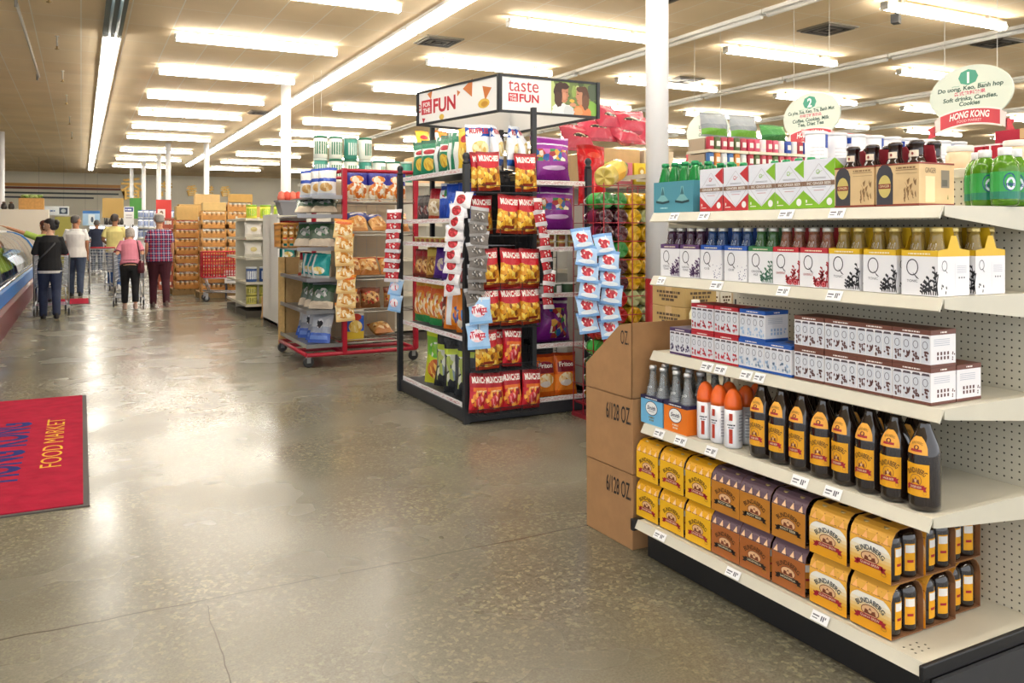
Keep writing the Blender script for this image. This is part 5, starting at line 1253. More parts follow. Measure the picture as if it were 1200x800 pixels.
cart(.30,.36,.19,(5.05,3.0,1.822),'red carton with a white panel at the right edge behind the sign',0,'a8243a')

# ------------------------------------------------------------------ canned goods and cartons further back, right of the pillar
unit('shelving_unit','cream shelving with stacked trays of cans behind the pillar',4.35,5.10,6.5,6.3,(.16,.6,1.05,1.5,1.90))
def cantray(cols):
    def make():
        o = thing('can_tray','','tray of cans'); b = MB(); b.box(-.2,-.14,0,.2,.14,.022,mat('e6dcc4',.7)); b.build('tray',o)
        for k in range(6):
            x = -.167+.0667*k
            c = MB(); c.lathe([(.031,.023),(.032,.026),(.032,.118),(.030,.122),(.028,.122),(.028,.119),(0,.119)],mat(cols[k%len(cols)],.35),14,(x,-.105,0)); c.rect(wrap(.032,.001,x,-.105),-.02,.05,.02,.09,mat('ece6dc',.4),3); c.build('can',o)
        c = MB(); c.box(-.19,-.07,.023,.19,.13,.118,mat('b9a890',.6)); c.build('carton',o)
        return o
    return Kind(make)
KT = [cantray(('3a6aa8','d98a3a','c9d0d4')),cantray(('b03040','5a6a3a','c04a5a')),cantray(('c83a58','d8607a','e4dce0')),cantray(('2f4fa8','e6e4e8','a82a3a'))]
for lv in (0,1):
    for i in range(3): KT[(i+lv)%4].put((4.56+.41*i,5.27,1.902+.125*lv),0,f'tray of cans, {("lower","upper")[lv]} layer on the shelf right of the pillar, {ORD[i]} from it','trays of cans right of the pillar')
cart(.44,.3,.25,(5.80,5.28,1.902),'tan carton beside the can trays right of the pillar',0,'c9a878','print'); cart(.46,.3,.25,(6.27,5.28,1.902),'tan carton behind the first aisle sign shelf',0,'c9a878','print')
K_sil = simple_bag('silver_pouch_film',.30,.20,.10,[(0,'8f979c'),(.5,'a9b0b4'),(.93,'848c90')],[('box',.5,.2,.5,.12,'6fae3a',0)],31)
K_gnp = simple_bag('green_noodle_film',.28,.14,.10,[(0,'2f7a3a'),(.3,'4a9a4a'),(.93,'2f6a3a')],[],32)
K_rwp = simple_bag('red_white_noodle_film',.28,.12,.10,[(0,'c03a48'),(.4,'e6d0d4'),(.93,'b02a3a')],[('box',.5,.5,.3,.2,'c83a50',0)],33)
G = 'pouches on top of the can trays'
for k,x,z,lab in ((K_sil,4.55,2.155,'silver pouch on the can trays beside the pillar'),(K_sil,4.86,2.155,'silver pouch on the can trays, second from the pillar'),(K_gnp,5.18,2.155,'green noodle pack on the can trays'),(K_rwp,5.66,2.155,'red and white noodle pack on the tan carton'),(K_rwp,5.95,2.155,'red and white noodle pack between the tan cartons'),(K_rwp,6.25,2.155,'red and white noodle pack farthest from the pillar')): k.put((x,5.28,z),R.uniform(-.1,.1),lab,G,-.2)

# ------------------------------------------------------------------ snack shelf behind the red wire rack
unit('shelving_unit','pale shelving behind the red wire rack with bags heaped on top',3.98,6.35,5.25,7.45,(.16,.6,1.05,1.50,1.83),mat('e2e0da',.5))
cart(.42,.40,.33,(4.42,6.62,1.832),'tan carton under the heap of pink-red bags',0,'cfae80'); cart(.20,.40,.27,(4.09,6.62,1.832),'small tan carton at the left under the pink-red bags',0,'cfae80'); cart(.34,.40,.33,(4.85,6.62,1.832),'pale carton beside the tan one under the pink-red bags',0,'d8c8b0')
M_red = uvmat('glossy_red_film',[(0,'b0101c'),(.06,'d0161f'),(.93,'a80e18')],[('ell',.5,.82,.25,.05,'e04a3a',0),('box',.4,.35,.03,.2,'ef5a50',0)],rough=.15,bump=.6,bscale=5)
K_bigred = bag_kind('candy_bag','bag of candy',.30,.52,.16,M_red,[],41)
K_bigred.put((3.90,6.10,1.622),.1,'tall glossy red bag standing behind the black display post',None,-.04)
unit('display_plinth','narrow stand under the tall glossy red bag',3.76,5.96,4.05,6.28,(.16,.55,.95,1.30,1.62),mat('d8d4cc',.5),back=False,posts=False,side=mat('d8d4cc',.5),cat='display stand')
M_pk = uvmat('pink_red_film',[(0,'a83a4c'),(.08,'c8465c'),(.93,'a03648')],[('ell',.5,.45,.28,.09,['3a3430','5a4a44','c9b8a0'],8),('ell',.5,.72,.3,.05,'d8707c',0)],rough=.2,bump=.6,bscale=5)
K_pk = bag_kind('candy_bag','bag of candy',.34,.30,.13,M_pk,[],42)
for i,(x,y,z,rx,rz,lab) in enumerate(((4.06,6.52,2.105,-.5,.1,'pink-red bag at the left end of the heap'),(4.28,6.55,2.20,-.7,-.1,'pink-red bag in front of the middle of the heap'),(4.45,6.62,2.33,-.5,.3,'pink-red bag on the crest of the heap'),(4.70,6.62,2.30,-.6,-.2,'pink-red bag right of the crest'),(4.92,6.60,2.22,-.4,.1,'pink-red bag beside the white pillar'),(4.60,6.45,2.17,-1.0,.2,'pink-red bag lying on the tan carton'))):
    K_pk.put((x,y,z),rz,lab,'heap of pink-red bags',rx)
def smallbox(col, pic):
    def make():
        o = thing('snack_box','','box'); b = MB(); b.box(-.08,-.03,0,.08,.03,.20,mat(col,.4)); bevel(b.build('carton',o),.002); l = MB(); l.ell(front(-.03),0,.12,.04,.045,mat(pic,.4)); l.rect(front(-.03),-.06,.03,.06,.06,mat('f2efe0')); l.ell(lift(front(-.03)),.005,.12,.02,.022,mat('efe9c8')); l.build('printing',o); return o
    return Kind(make)
for i,(c,p) in enumerate((('b9c45a','3f7a3a'),('d87a8a','a83a5a'),('e6cf3a','c9a020'),('e6cf3a','b8a428'))):
    smallbox(c,p).put((4.24+.18*i,6.384,1.832),0,('green snack box below the tan carton','pink snack box between green and yellow ones','yellow snack box below the tan carton','yellow snack box beside the white pillar')[i],'snack boxes on the pale shelf')
def squash():
    o = thing('juice_bottle','','bottle'); b = MB(); b.lathe([(.034,0),(.038,.006),(.038,.13),(.03,.165),(.016,.20),(.015,.225)],mat('b8742a',.1,trans=.3),18); b.build('body',o); c = MB(); c.lathe([(.018,.22),(.018,.25),(0,.251)],mat('e6b41e',.4),14); c.build('cap',o); l = MB(); l.rect(wrap(.038),-.06,.04,.06,.11,mat('d8402a',.4),8); l.ell(wrap(.038,.001),0,.075,.025,.025,mat('f0d23a',.4)); l.build('label',o); return o
K_sq = Kind(squash)
for i in range(7): K_sq.put((4.15+.11*i,6.42,1.502),.2*i,f'juice bottle with yellow cap on the shelf behind the red rack, {ORD[i]} from the left','juice bottles behind the red rack')

# ------------------------------------------------------------------ bakery rack on casters
RD = mat('a5142c', .35); br = thing('bakery_rack','red tube bakery rack on casters with wire shelves of bread','rack',(2.06,8.62,0))
b = MB(); W_, D_ = 1.18, 1.30
for a, c in (((0,0),(W_,0)),((0,D_),(W_,D_)),((0,0),(0,D_)),((W_,0),(W_,D_)),((.39,0),(.39,D_)),((0,.43),(W_,.43)),((0,.86),(W_,.86))): b.tube([(a[0],a[1],.13),(c[0],c[1],.13)],.022,RD,8)
b.build('base_frame',br)
for x, y in ((.39,0),(W_,0),(.39,D_),(W_,D_)):
    b = MB(); b.box(x-.024,y-.024,.13,x+.024,y+.024,2.06,RD); b.build('post',br)
b = MB(); b.tube([(.39,0,2.04),(W_,0,2.04),(W_,D_,2.04),(.39,D_,2.04)],.02,RD,8,closed=True); b.build('top_frame',br)
for x, y in ((0.02,0.02),(W_-.02,.02),(.02,D_-.02),(W_-.02,D_-.02)):
    b = MB(); b.lathe([(.045,-.016),(.055,-.01),(.055,.01),(.045,.016)],mat('2a2a2c',.5),16)
    b.v = [(v[0],v[2],v[1]+.056) for v in b.v]; i0 = len(b.v); b.box(-.02,-.022,.05,.02,-.018,.115,STEEL); b.box(-.02,.018,.05,.02,.022,.115,STEEL); b.box(-.025,-.025,.105,.025,.025,.12,STEEL)
    o = b.build('caster',br); o.location = (x,y,0)
WS = mat('a9a69c',.35,.7)
def wire(z, x0, x1, y0, y1, nm='wire_shelf'):
    s = MB(); s.tube([(x0,y0,z),(x1,y0,z),(x1,y1,z),(x0,y1,z)],.008,WS,6,closed=True)
    n = int((y1-y0)/.07)
    for k in range(1,n): s.bar((x0,y0+(y1-y0)*k/n,z),(x1,y0+(y1-y0)*k/n,z),.003,WS)
    for k in range(1,6): s.bar((x0+(x1-x0)*k/6,y0,z),(x0+(x1-x0)*k/6,y1,z),.003,WS)
    s.tube([(x0,y0,z+.035),(x1,y0,z+.035)],.005,WS,5)
    s.build(nm,br)
RZ = [.23,.55,.89,1.36,1.71]
for z in RZ: wire(z,.41,W_-.02,0.0,.55)
b = MB()
for x in [.45+.12*k for k in range(7)]: b.bar((x,.58,.15),(x,.58,2.0),.003,WS)
for z in [.3+.18*k for k in range(10)]: b.bar((.40,.58,z),(W_,.58,z),.003,WS)
b.build('wire_back',br)
b = MB(); b.box(.42,.62,.2,W_-.02,.64,1.95,mat('b3a48c',.8)); b.build('back_panel',br)
LZ = [.22,.57,.90,1.22,1.56,1.76]
for z in LZ[:3]:
    s = MB(); s.box(.0,0,z-.012,.38,1.28,z,mat('8f9296',.35,.6)); s.box(-.004,-.004,z-.02,.384,.004,z+.02,STEEL); s.box(-.004,0,z-.02,.004,1.28,z+.02,STEEL); s.build('metal_shelf',br)
for z in LZ[3:]:
    s = MB(); s.box(-.1 if z < 1.7 else .05,0,z-.012,.38,1.0,z,mat('a9acb0',.35,.5)); s.box(-.1 if z < 1.7 else .05,-.004,z-.02,.384,.004,z+.02,STEEL); s.build('metal_shelf',br)
b = MB(); b.box(-.02,1.29,.02,.06,1.32,1.10,mat('c9a66a',.7,noise=.1,nscale=40)); b.build('wooden_post',br)
b = MB(); b.box(.05,1.29,.16,.40,1.31,1.10,mat('a8895a',.8,noise=.06)); b.build('back_board',br)
M_br = uvmat('bread_film',[(0,'c98a4a'),(.1,'d9a866'),(.55,'3a4a9a'),(.9,'c8b48a')],[('ell',.5,.35,.4,.22,['d9a05a','e8c890','b87838'],7),('ell',.5,.75,.35,.08,'e4e0ea',0)],rough=.22)
M_br2 = uvmat('bun_film',[(0,'b8763a'),(.2,'cf9a58'),(.8,'b03a2a'),(.93,'d9b88a')],[('ell',.5,.45,.45,.3,['d9a05a','a8642e','e8c890'],6)],rough=.22)
M_wl = uvmat('white_blue_loaf_film',[(0,'c9ccd8'),(.1,'e4e2de'),(.5,'2f4fb0'),(.62,'e4e2de'),(.9,'2f4fb0')],[('ell',.5,.3,.35,.15,['d9b070','e8d0a0','c99858'],6)],rough=.22)
M_ind = uvmat('indigo_popcorn_film',[(0,'e4d8c0'),(.05,'d8c4a0'),(.5,'25288a'),(.95,'1f2278')],[('ell',.5,.30,.44,.30,['f0e4cc','e08a3a','d8c09a','c86a2a','f6f0e0'],9),('ell',.5,.68,.3,.12,['e08a3a','f0e4cc'],7)],rough=.2)
M_ss = uvmat('silver_blue_film',[(0,'3a5ab0'),(.30,'8f96a6'),(.5,'b9bcc4'),(.92,'8a8e98')],[('ell',.5,.6,.16,.16,['2a2c34','e4e4e8'],6),('box',.5,.16,.4,.06,'6a8ad0',0)],rough=.2)
M_tl = uvmat('teal_loaf_film',[(0,'d8d8d0'),(.1,'2a9a9a'),(.9,'3ab0a8')],[('ell',.5,.3,.35,.15,['e8d890','d9b85a','f0ecd8'],6),('box',.2,.5,.06,.5,'e8ece8',0)],rough=.2)
M_gy = uvmat('grey_green_film',[(0,'c9b8a0'),(.25,'5a6a5a'),(.6,'3a5a3e'),(.9,'8a8f94')],[('ell',.5,.55,.3,.2,['c9c9c4','3a6a44','8a8f8a'],8)],rough=.22)
M_dk = uvmat('dark_loaf_film',[(0,'8a5a34'),(.3,'a87848'),(.7,'7a3a24'),(.93,'5a3420')],[('ell',.5,.5,.45,.3,['c99050','7a4a28','b83a2a','e0b880'],8)],rough=.22)
K_br=bag_kind('bread_bag','bag of bread',.22,.27,.13,M_br,[],51)
K_bn=bag_kind('bread_bag','bag of bread',.23,.23,.13,M_br2,[],52); K_wl=bag_kind('bread_bag','bag of bread',.20,.30,.12,M_wl,[],53); K_ind=bag_kind('chip_bag','bag of chips',.26,.34,.11,M_ind,[],54); K_ss=bag_kind('chip_bag','bag of chips',.25,.33,.10,M_ss,[],55)
K_tl=bag_kind('bread_bag','bag of bread',.22,.255,.13,M_tl,[],56); K_gy=bag_kind('chip_bag','bag of chips',.27,.29,.11,M_gy,[],57); K_dk=bag_kind('bread_bag','bag of bread',.22,.23,.13,M_dk,[],58)
BX, BY = 2.06, 8.62
def rp(k, x, y, z, lab, rz=0., rx=-.06): k.put((BX+x, BY+y, z+.012), rz, lab, 'bread and snack bags on the bakery rack', rx)
for i,x in enumerate((.56,.80,1.0)): rp(K_ind,x,.14,1.71,('indigo snack bag beside the red post on the bakery rack','indigo snack bag in the middle of the rack top','indigo snack bag nearest the black display post')[i],R.uniform(-.1,.1))
rp(K_br,.58,.16,1.36,'blue and tan bread bag leaning over on the second rack shelf',-.2,-.7); rp(K_br,.86,.2,1.36,'blue and tan bread bag lying beside the leaning one',.3,-.9); rp(K_bn,1.06,.15,1.36,'bun bag at the right end of the second rack shelf',.1,-.5)
for i,x in enumerate((.52,.72,.95)): rp(K_bn,x,.14,.89,f'bun bag on the third rack shelf, {ORD[i]} from the red post',R.uniform(-.3,.3),-.6)
for i,x in enumerate((.50,.72,.98)): rp(K_dk,x,.15,.55,f'dark loaf bag on the fourth rack shelf, {ORD[i]} from the red post',R.uniform(-.2,.2),-.15)
K_box = Kind(lambda: carton_box(.19,.08,.33,uvmat('cracker_box',[(0,'e0c03a'),(.3,'2f5fc0'),(.8,'e6e2d8')],[('ell',.5,.75,.35,.12,'c03a2a',0),('ell',.5,.45,.4,.2,['e6c86a','f0dca0','d8a83a'],6)],bump=0),None,False,'cracker_box','box'))
K_box.put((BX+.53,BY+.12,.242),.1,'blue and yellow cracker box on the lowest rack shelf')
rp(K_bn,.90,.2,.23,'flat bun bag lying on the lowest rack shelf',.2,-1.2)
for i,y in enumerate((.08,.30,.53,.76)): k = K_ss; k.put((BX+.14+.03*(i%2),BY+y,.574-.35+.003),-.9+R.uniform(-.2,.2),f'silver and blue snack bag on the lowest left shelf, {ORD[i]} from the front','snack bags on the left of the bakery rack',-.35)
for i,y in enumerate((.12,.35,.6)): K_gy.put((BX+.17,BY+y,.574),-.7,f'grey-green snack bag on the middle left shelf, {ORD[i]} from the front','snack bags on the left of the bakery rack',-.4)
for i,y in enumerate((.10,.30,.50,.72)): (K_tl if i < 3 else K_rt).put((BX+.16,BY+y,.904),-.8+R.uniform(-.2,.2),(f'teal loaf bag on the third left shelf, {ORD[i]} from the front' if i < 3 else 'red bag behind the teal loaf bags'),'snack bags on the left of the bakery rack',-.15)
for i,(x,y) in enumerate(((.18,.1),(.05,.28),(.19,.42))): K_gy.put((BX+x,BY+y,1.224),-.4+R.uniform(-.4,.3),f'grey-green snack bag on the upper left shelf, {ORD[i]} from the front','snack bags on the left of the bakery rack',-.5)
for i,(x,y) in enumerate(((.23,.10),(.19,.24),(.22,.42),(.16,.6))): K_wl.put((BX+x,BY+y,1.764),-.6+R.uniform(-.2,.2),f'white and blue loaf bag on the top left shelf, {ORD[i]} from the front','snack bags on the left of the bakery rack',-.1)
for i,(x,y) in enumerate(((.20,.10),(.08,.3))): K_gy.put((BX+x,BY+y,1.564),-.3,f'grey-green snack bag lying on the second left shelf from the top, {ORD[i]} from the front','snack bags on the left of the bakery rack',-1.1)
def crate_basket(col, w, d, h):
    def make():
        o = thing('plastic_basket','','basket'); m = mat(col,.45); b = MB(); b.box(-w/2,-d/2,0,w/2,d/2,.012,m)
        for (x0,y0,x1,y1) in ((-w/2,-d/2,w/2,-d/2+.008),(-w/2,d/2-.008,w/2,d/2),(-w/2,-d/2,-w/2+.008,d/2),(w/2-.008,-d/2,w/2,d/2)):
            for k in range(4): b.box(x0,y0,h*(k+.7)/4,x1,y1,h*(k+.7)/4+h*.12,m)
            n = 7
            for k in range(n+1):
                x = x0+(x1-x0-.008)*k/n if x1-x0 > .02 else x0; y = y0+(y1-y0-.008)*k/n if y1-y0 > .02 else y0
                b.box(x,y,0,x+.02 if x1-x0 > .02 else x1,y+.02 if y1-y0 > .02 else y1,h,m)
        o2 = b.build('body',o); r = MB(); r.tube([(-w/2,-d/2,h),(w/2,-d/2,h),(w/2,d/2,h),(-w/2,d/2,h)],.012,m,6,closed=True); r.build('rim',o); return o
    return Kind(make)
crate_basket('e0a04a',.50,.36,.26).put((BX+.12,BY+.81,1.225),0,'orange open plastic basket behind the grey-green bags')
K_cr = simple_bag('caramel_corn_film',.17,.19,.07,[(0,'d9b070'),(.1,'e6c88a'),(.85,'d8842a')],[('ell',.5,.45,.45,.3,['e8d0a0','d9a050','f2e6c8','c07a2a'],7),('ell',.5,.80,.45,.08,'c85a1e',0)],61,name='packet',cat='packet')
M_crn = uvmat('caramel_packet',[(0,'d9b070'),(.1,'e6c88a'),(.85,'d8842a')],[('ell',.5,.45,.45,.3,['e8d0a0','d9a050','f2e6c8','c07a2a'],7),('ell',.5,.80,.45,.08,'c85a1e',0)],rough=.22)
hang(strip_of('cc',7,.20,.20,M_crn,lambda t:(.04*math.sin(2*t),0,-1.0*t)),(2.40,8.54,1.50),-.15,'caramel corn packet strip hanging on the red rack post')
unit('shelving_unit','pale shelving behind the bakery rack with green canisters on top',2.55,10.2,4.2,11.2,(.16,.6,1.05,1.5,2.02),mat('d8d4c8',.5))
def tin(c1, c2, h):
    def make():
        o = thing('drink_tin','','canister'); b = MB(); b.lathe([(.08,0),(.085,.005),(.085,h)],mat(c1,.4),18); fr = wrap(.085); b.rect(fr,-.1,h*.2,.1,h*.8,mat(c2,.4),6); b.ell(wrap(.085,.001),0,h*.5,.05,h*.2,mat('e6e8e0',.4)); b.build('tin',o); c = MB(); c.lathe([(.088,h-.005),(.088,h+.02),(0,h+.022)],mat(c2,.4),18); c.build('lid',o); return o
    return Kind(make)
K_ta, K_tb = tin('dfe4da','2f7a5a',.26), tin('3a8a78','c9d8d0',.26)
for lv in (0,1):
    for i in range(7 if lv == 0 else 4): (K_ta if (i+lv)%3 else K_tb).put((2.66+.19*i,10.42,2.022+.285*lv),.3*i,f'green and white tin on the shelf behind the rack, {("lower","upper")[lv]} layer, {ORD[i]} from the left','green tins behind the bakery rack')
cart(.42,.4,.34,(4.05,10.45,2.022),'orange and tan carton behind the black display corner',0,'d8b48a'); 
K_yel.put((4.0,10.3,2.37),.3,'yellow bag lying on the orange and tan carton',None,-.2); K_or2.put((4.2,10.22,2.37),.1,'orange bag beside the yellow one above the display corner',None,-.2)

# ------------------------------------------------------------------ further shelving down the aisle
unit('shelving_unit','white melamine shelving on casters beyond the bakery rack',2.46,12.0,3.3,13.1,(.2,.62,.98,1.28,1.62),mat('e8e6e2',.5),side=mat('eae8e4',.5))
G = 'bags on the white melamine shelving'
for i,(k,x,z) in enumerate(((K_tl,2.62,.98),(K_rt,2.86,.98),(K_tl,3.1,.98),(K_rt,2.64,1.28),(K_rt,2.88,1.28),(K_pink,3.10,1.28),(K_wl,2.62,.62),(K_pink,2.9,.62))):
    k.put((x,12.14,z+.003),R.uniform(-.3,.1),f'{("teal","red and tan","teal","red and tan","red and tan","pink","white and blue","pink")[i]} bag on the white shelving, {("third","third","third","fourth","fourth","fourth","second","second")[i]} level, {("left","middle","right","left","middle","right","left","right")[i]} one',G,-.1)
def greybin():
    o = thing('storage_bin','','bin'); b = MB(); b.prism([(-.17,0),(.17,0),(.22,.2),(-.22,.2)],-.16,.16,mat('77777c',.5)); b.build('bin',o); c = MB(); c.box(-.235,-.17,.19,.235,.17,.215,mat('8a8a90',.5)); c.build('rim',o)
    for k in range(5): c = MB(); c.lathe([(.05,.2),(.06,.26),(.04,.33),(0,.35)],mat('c8452e' if k%2 else 'd8705a',.5),10,(-.16+.08*k,.0,0)); c.build('packet',o)
    return o
Kind(greybin).put((2.72,12.25,1.624),0,'grey bin of red packets above the white shelving')
cart(.28,.3,.52,(3.10,12.6,1.624),'tan carton standing on the white shelving by the grey bin',0,'c4a066')
# end of the long grocery shelf
unit('shelving_unit','cream grocery shelf end with jars on top and cans at its foot',2.36,14.0,3.3,16.0,(.21,.57,.965,1.29,1.60))
K_gj = tin('d9d84a','8fbf3a',.20); K_bt = tin('2f4f8a','dfe4ea',.22); K_yc = tin('cfc86a','8a8a3a',.13); K_wb = simple_bag('white_noodle_film',.28,.25,.12,[(0,'d8d4c8'),(.2,'ece8e0'),(.9,'dcd8cc')],[('ell',.5,.5,.2,.15,'d8c88a',0)],71)
for i in range(4): K_gj.put((2.47+.22*i,14.12,1.602),0,f'yellow-green jar on top of the grocery shelf end, {ORD[i]} from the aisle','jars on the grocery shelf end')
for i in range(3): (K_pink if i else K_wb).put((2.5+.26*i,14.12,1.292),0,('white bag beside the pink ones on the shelf end','pink bag in the middle of the shelf end','pink bag farthest from the aisle on the shelf end')[i],'bags on the grocery shelf end',-.08)
for i in range(3): K_wb.put((2.5+.29*i,14.14,.967),0,f'white bag on the middle level of the shelf end, {ORD[i]} from the aisle','bags on the grocery shelf end',-.08)
for i in range(4): K_bt.put((2.47+.21*i,14.12,.572),.4*i,f'blue tin on the shelf end, {ORD[i]} from the aisle','tins on the grocery shelf end')
for i in range(4):
    for lv in (0,1): K_yc.put((2.47+.21*i,14.12,.212+.152*lv),.2*i,f'yellow can at the foot of the shelf end, {("lower","upper")[lv]} layer, {ORD[i]} from the aisle','cans on the grocery shelf end')
b = MB(); bag_mesh(b,.42,.36,.24,mat('c9a06a',.8),77,12,14,.03); o = tag(b.build('paper_sack'),'brown paper sack on the floor before the grocery shelf end','sack'); place(o,(2.75,13.72,0),.1)
s = MB(); s.tube([(-.19,-.03,.345),(.19,-.03,.345)],.008,mat('a8854e',.8),6); s.build('folded_top',o)
# crates of jars on pallets
WD = mat('cf9a56',.7,noise=.12,nscale=20); WD2 = mat('c28844',.7,noise=.12,nscale=20)
def crate():
    o = thing('produce_crate','','crate'); w,d,h = .50,.36,.185; b = MB(); b.box(-w/2,-d/2,0,w/2,d/2,.012,WD)
    for (x0,y0,x1,y1) in ((-w/2,-d/2,w/2,-d/2+.01),(-w/2,d/2-.01,w/2,d/2),(-w/2,-d/2,-w/2+.01,d/2),(w/2-.01,-d/2,w/2,d/2)): b.box(x0,y0,0,x1,y1,.095,WD2)
    for x in (-w/2,w/2-.03):
        for y in (-d/2,d/2-.03): b.box(x,y,0,x+.03,y+.03,h-.004,WD)
    b.build('tray',o); c = MB()
    for i in range(5):
        for j in (0,2): c.lathe([(.040,.014),(.042,.02),(.042,.12),(.036,.135),(.038,.137),(.038,.16),(0,.161)],mat('e4d8c0',.4),10,(-.19+.095*i,-.12+.12*j,0),mfn=lambda q: mat('d8a86a',.3) if q < 3 else mat('efe6d6',.4))
    c = c.build('jars',o); c['kind'] = 'stuff'; return o
K_ct = Kind(crate)
def pallet(x, y, lab, w=1.1, d=.8):
    o = thing('pallet',lab,'pallet',(x,y,0)); m = mat('8a7048',.8,noise=.1)
    b = MB()
    for k in range(5): b.box(-w/2+k*w/5+.01,-d/2,.10,-w/2+(k+1)*w/5-.01,d/2,.125,m)
    b.build('deck',o)
    for y0 in (-d/2,-.04,d/2-.08): b = MB(); b.box(-w/2,y0,0,w/2,y0+.08,.10,m); b.build('runner',o)
pallet(2.72,18.75,'wooden pallet under the tall block of jar crates'); pallet(2.06,19.9,'wooden pallet under the farther stack of jar crates',.6,.8)
for c in range(2):
    for r in range(1):
        for lv in range(9 if (c == 0) else 10):
            K_ct.put((2.46+.52*c,18.56+.38*r,.127+.187*lv),R.uniform(-.02,.02),f'orange-brown jar crate, {ORD[lv]} up, {("left","right")[c]} stack, {("front","rear")[r]} row of the near pallet','jar crates on the near pallet')
for lv in range(8): K_ct.put((2.06,19.75,.127+.187*lv),R.uniform(-.03,.03),f'orange-brown jar crate on the farther pallet, {ORD[lv]} from the bottom','jar crates on the farther pallet')
G = 'cartons heaped on the jar crates'
for i,(x,y,z,w,h,c) in enumerate(((2.48,18.6,1.815,.46,.17,'d8b87a'),(3.02,18.6,2.0,.46,.17,'c9a05a'),(2.06,19.76,1.63,.44,.3,'d4b070'),(2.5,23.0,1.745,.6,.32,'c9a468'),(3.2,23.0,1.745,.7,.3,'d0aa70'),(3.95,23.0,1.745,.6,.28,'c8a060'),(2.9,23.0,2.069,.6,.26,'d4b47c'))):
    cart(w,.36,h,(x,y,z),f'tan carton {("on the left jar crate stack","on the right jar crate stack","on the farther jar crate stack","at the left on the high store shelf","in the middle of the high store shelf","at the right on the high store shelf","topmost on the high store shelf")[i]}',R.uniform(-.05,.05),c,None,G)
unit('shelving_unit','tall storage shelving of cartons behind the jar crates',2.1,22.4,4.5,23.6,(.2,.7,1.2,1.74),mat('b89a68',.7),posts=False,back=False)
def rcrate():
    o = thing('plastic_crate','','crate'); m = mat('a5503a',.5); w,d,h = .46,.36,.24; b = MB(); b.box(-w/2,-d/2,0,w/2,d/2,.015,m)
    for (x0,y0,x1,y1) in ((-w/2,-d/2,w/2,-d/2+.012),(-w/2,d/2-.012,w/2,d/2),(-w/2,-d/2,-w/2+.012,d/2),(w/2-.012,-d/2,w/2,d/2)):
        b.box(x0,y0,0,x1,y1,.09,m); b.box(x0,y0,.18,x1,y1,h-.003,m)
    for x in (-w/2,-.12,.09,w/2-.03):
        for y in (-d/2,d/2-.012): b.box(x,y,.09,x+.03,y+.012,.18,m)
    b.build('shell',o); l = MB(); l.rect(front(-d/2),-.05,.1,.05,.17,mat('e8d8c8',.5)); l.build('tag',o); return o
K_rc = Kind(rcrate)
for c in range(2):
    for lv in range(7): K_rc.put((1.86+.47*c,21.75+.3*c,.002+.242*lv),R.uniform(-.02,.02),f'reddish plastic crate, {ORD[lv]} from the floor, {("left","right")[c]} stack','reddish plastic crates')
# ------------------------------------------------------------------ hanging aisle signs
def aisle_sign(num, lines, cjk, lab, loc, banner=True):
    o = thing('aisle_sign', lab, 'sign', loc, -PI/2); W_, H_ = .475, .31; PL = mat('d4ded2', .5); GN = mat('3f9a80', .45); TX = mat('2c5246', .5); RR = mat('c83a48', .45)
    b = MB(); n = 40; pts = [(W_*math.cos(2*PI*k/n), H_*math.sin(2*PI*k/n)) for k in range(n)]
    b.prism(pts, -.012, .012, PL, 'y')
    for s, fr in ((0, front(-.012)), (1, lambda a, c: (-a, .0126, c))):
        b.dec(fr, [(-.015+.12*math.cos(2*PI*k/8)*(1 if k%2 else .95), .185+.085*math.sin(2*PI*k/8)) for k in range(8)], GN)
        b.word(lift(fr), num, -.015, .125, WHITE, height=.115, bold=.03)
        z = .052
        for i, t in enumerate(lines):
            if i == 1:
                b.word(fr, cjk, 0, z+.004, mat('c8506a'), width=.36, height=.04, bold=.02); z -= .056
            b.word(fr, t, 0, z, TX, width=min(.78 if i == 0 else .62, .034*len(t)), height=.045, bold=.03, shear=.1); z -= .056
        b.word(lift(fr), '~', -.16, .085, GN, width=.09, height=.02); b.word(lift(fr), '~', .14, .085, GN, width=.09, height=.02)
    b.build('oval_board', o)
    if banner:
        r = MB(); up = lambda a: -.275-.9*a*a*.35
        def ar(a, c): return (a, -.0165, c+(-.235-.42*a*a))
        for k in range(10):
            a0, a1 = -.34+.068*k, -.34+.068*(k+1)
            r.poly([ar(a0,-.075),ar(a1,-.075),ar(a1,.075),ar(a0,.075)], RR); r.poly([(p[0],.0165,p[2]) for p in (ar(a0,.075),ar(a1,.075),ar(a1,-.075),ar(a0,-.075))], RR)
        for k in range(10):
            a0, a1 = -.36+.072*k, -.36+.072*(k+1)
            for c in (.082, -.082): r.poly([(p[0], -.0155, p[2]) for p in (ar(a0,c-.012),ar(a1,c-.012),ar(a1,c+.012),ar(a0,c+.012))], mat('efe6e2'))
        for sx in (-1, 1):
            r.poly([ar(sx*.34,-.075),ar(sx*.41,-.10),ar(sx*.41,.06),ar(sx*.34,.075)][::sx], mat('efd8d4'))
            r.poly([ar(sx*.40,-.12),ar(sx*.50,-.10),ar(sx*.47,-.045),ar(sx*.50,.01),ar(sx*.40,.0)][::sx], RR)
        fr = lambda a, c: (a, -.018, c-.235-.42*a*a)
        r.word(fr, 'HONG KONG', 0, -.012, WHITE, width=.46, height=.07, bold=.03, shear=.2); r.word(fr, 'FOOD MARKET', 0, -.058, mat('f0d4d4'), width=.28, height=.028)
        r.build('ribbon', o)
    for x in (-.3, .3):
        c = MB(); c.bar((x, 0, H_*math.sqrt(1-(x/W_)**2)-.01), (x, 0, HC-loc[2]), .003, mat('d8d4cc')); c.build('hanger', o)
    return o
aisle_sign('1', ['Do uong, Keo, Banh hop','Soft drinks, Candies,','Cookies'], '各式飲料糖果', 'oval hanging sign with a green 1 and a red ribbon', (8.5, 5.79, 2.875))
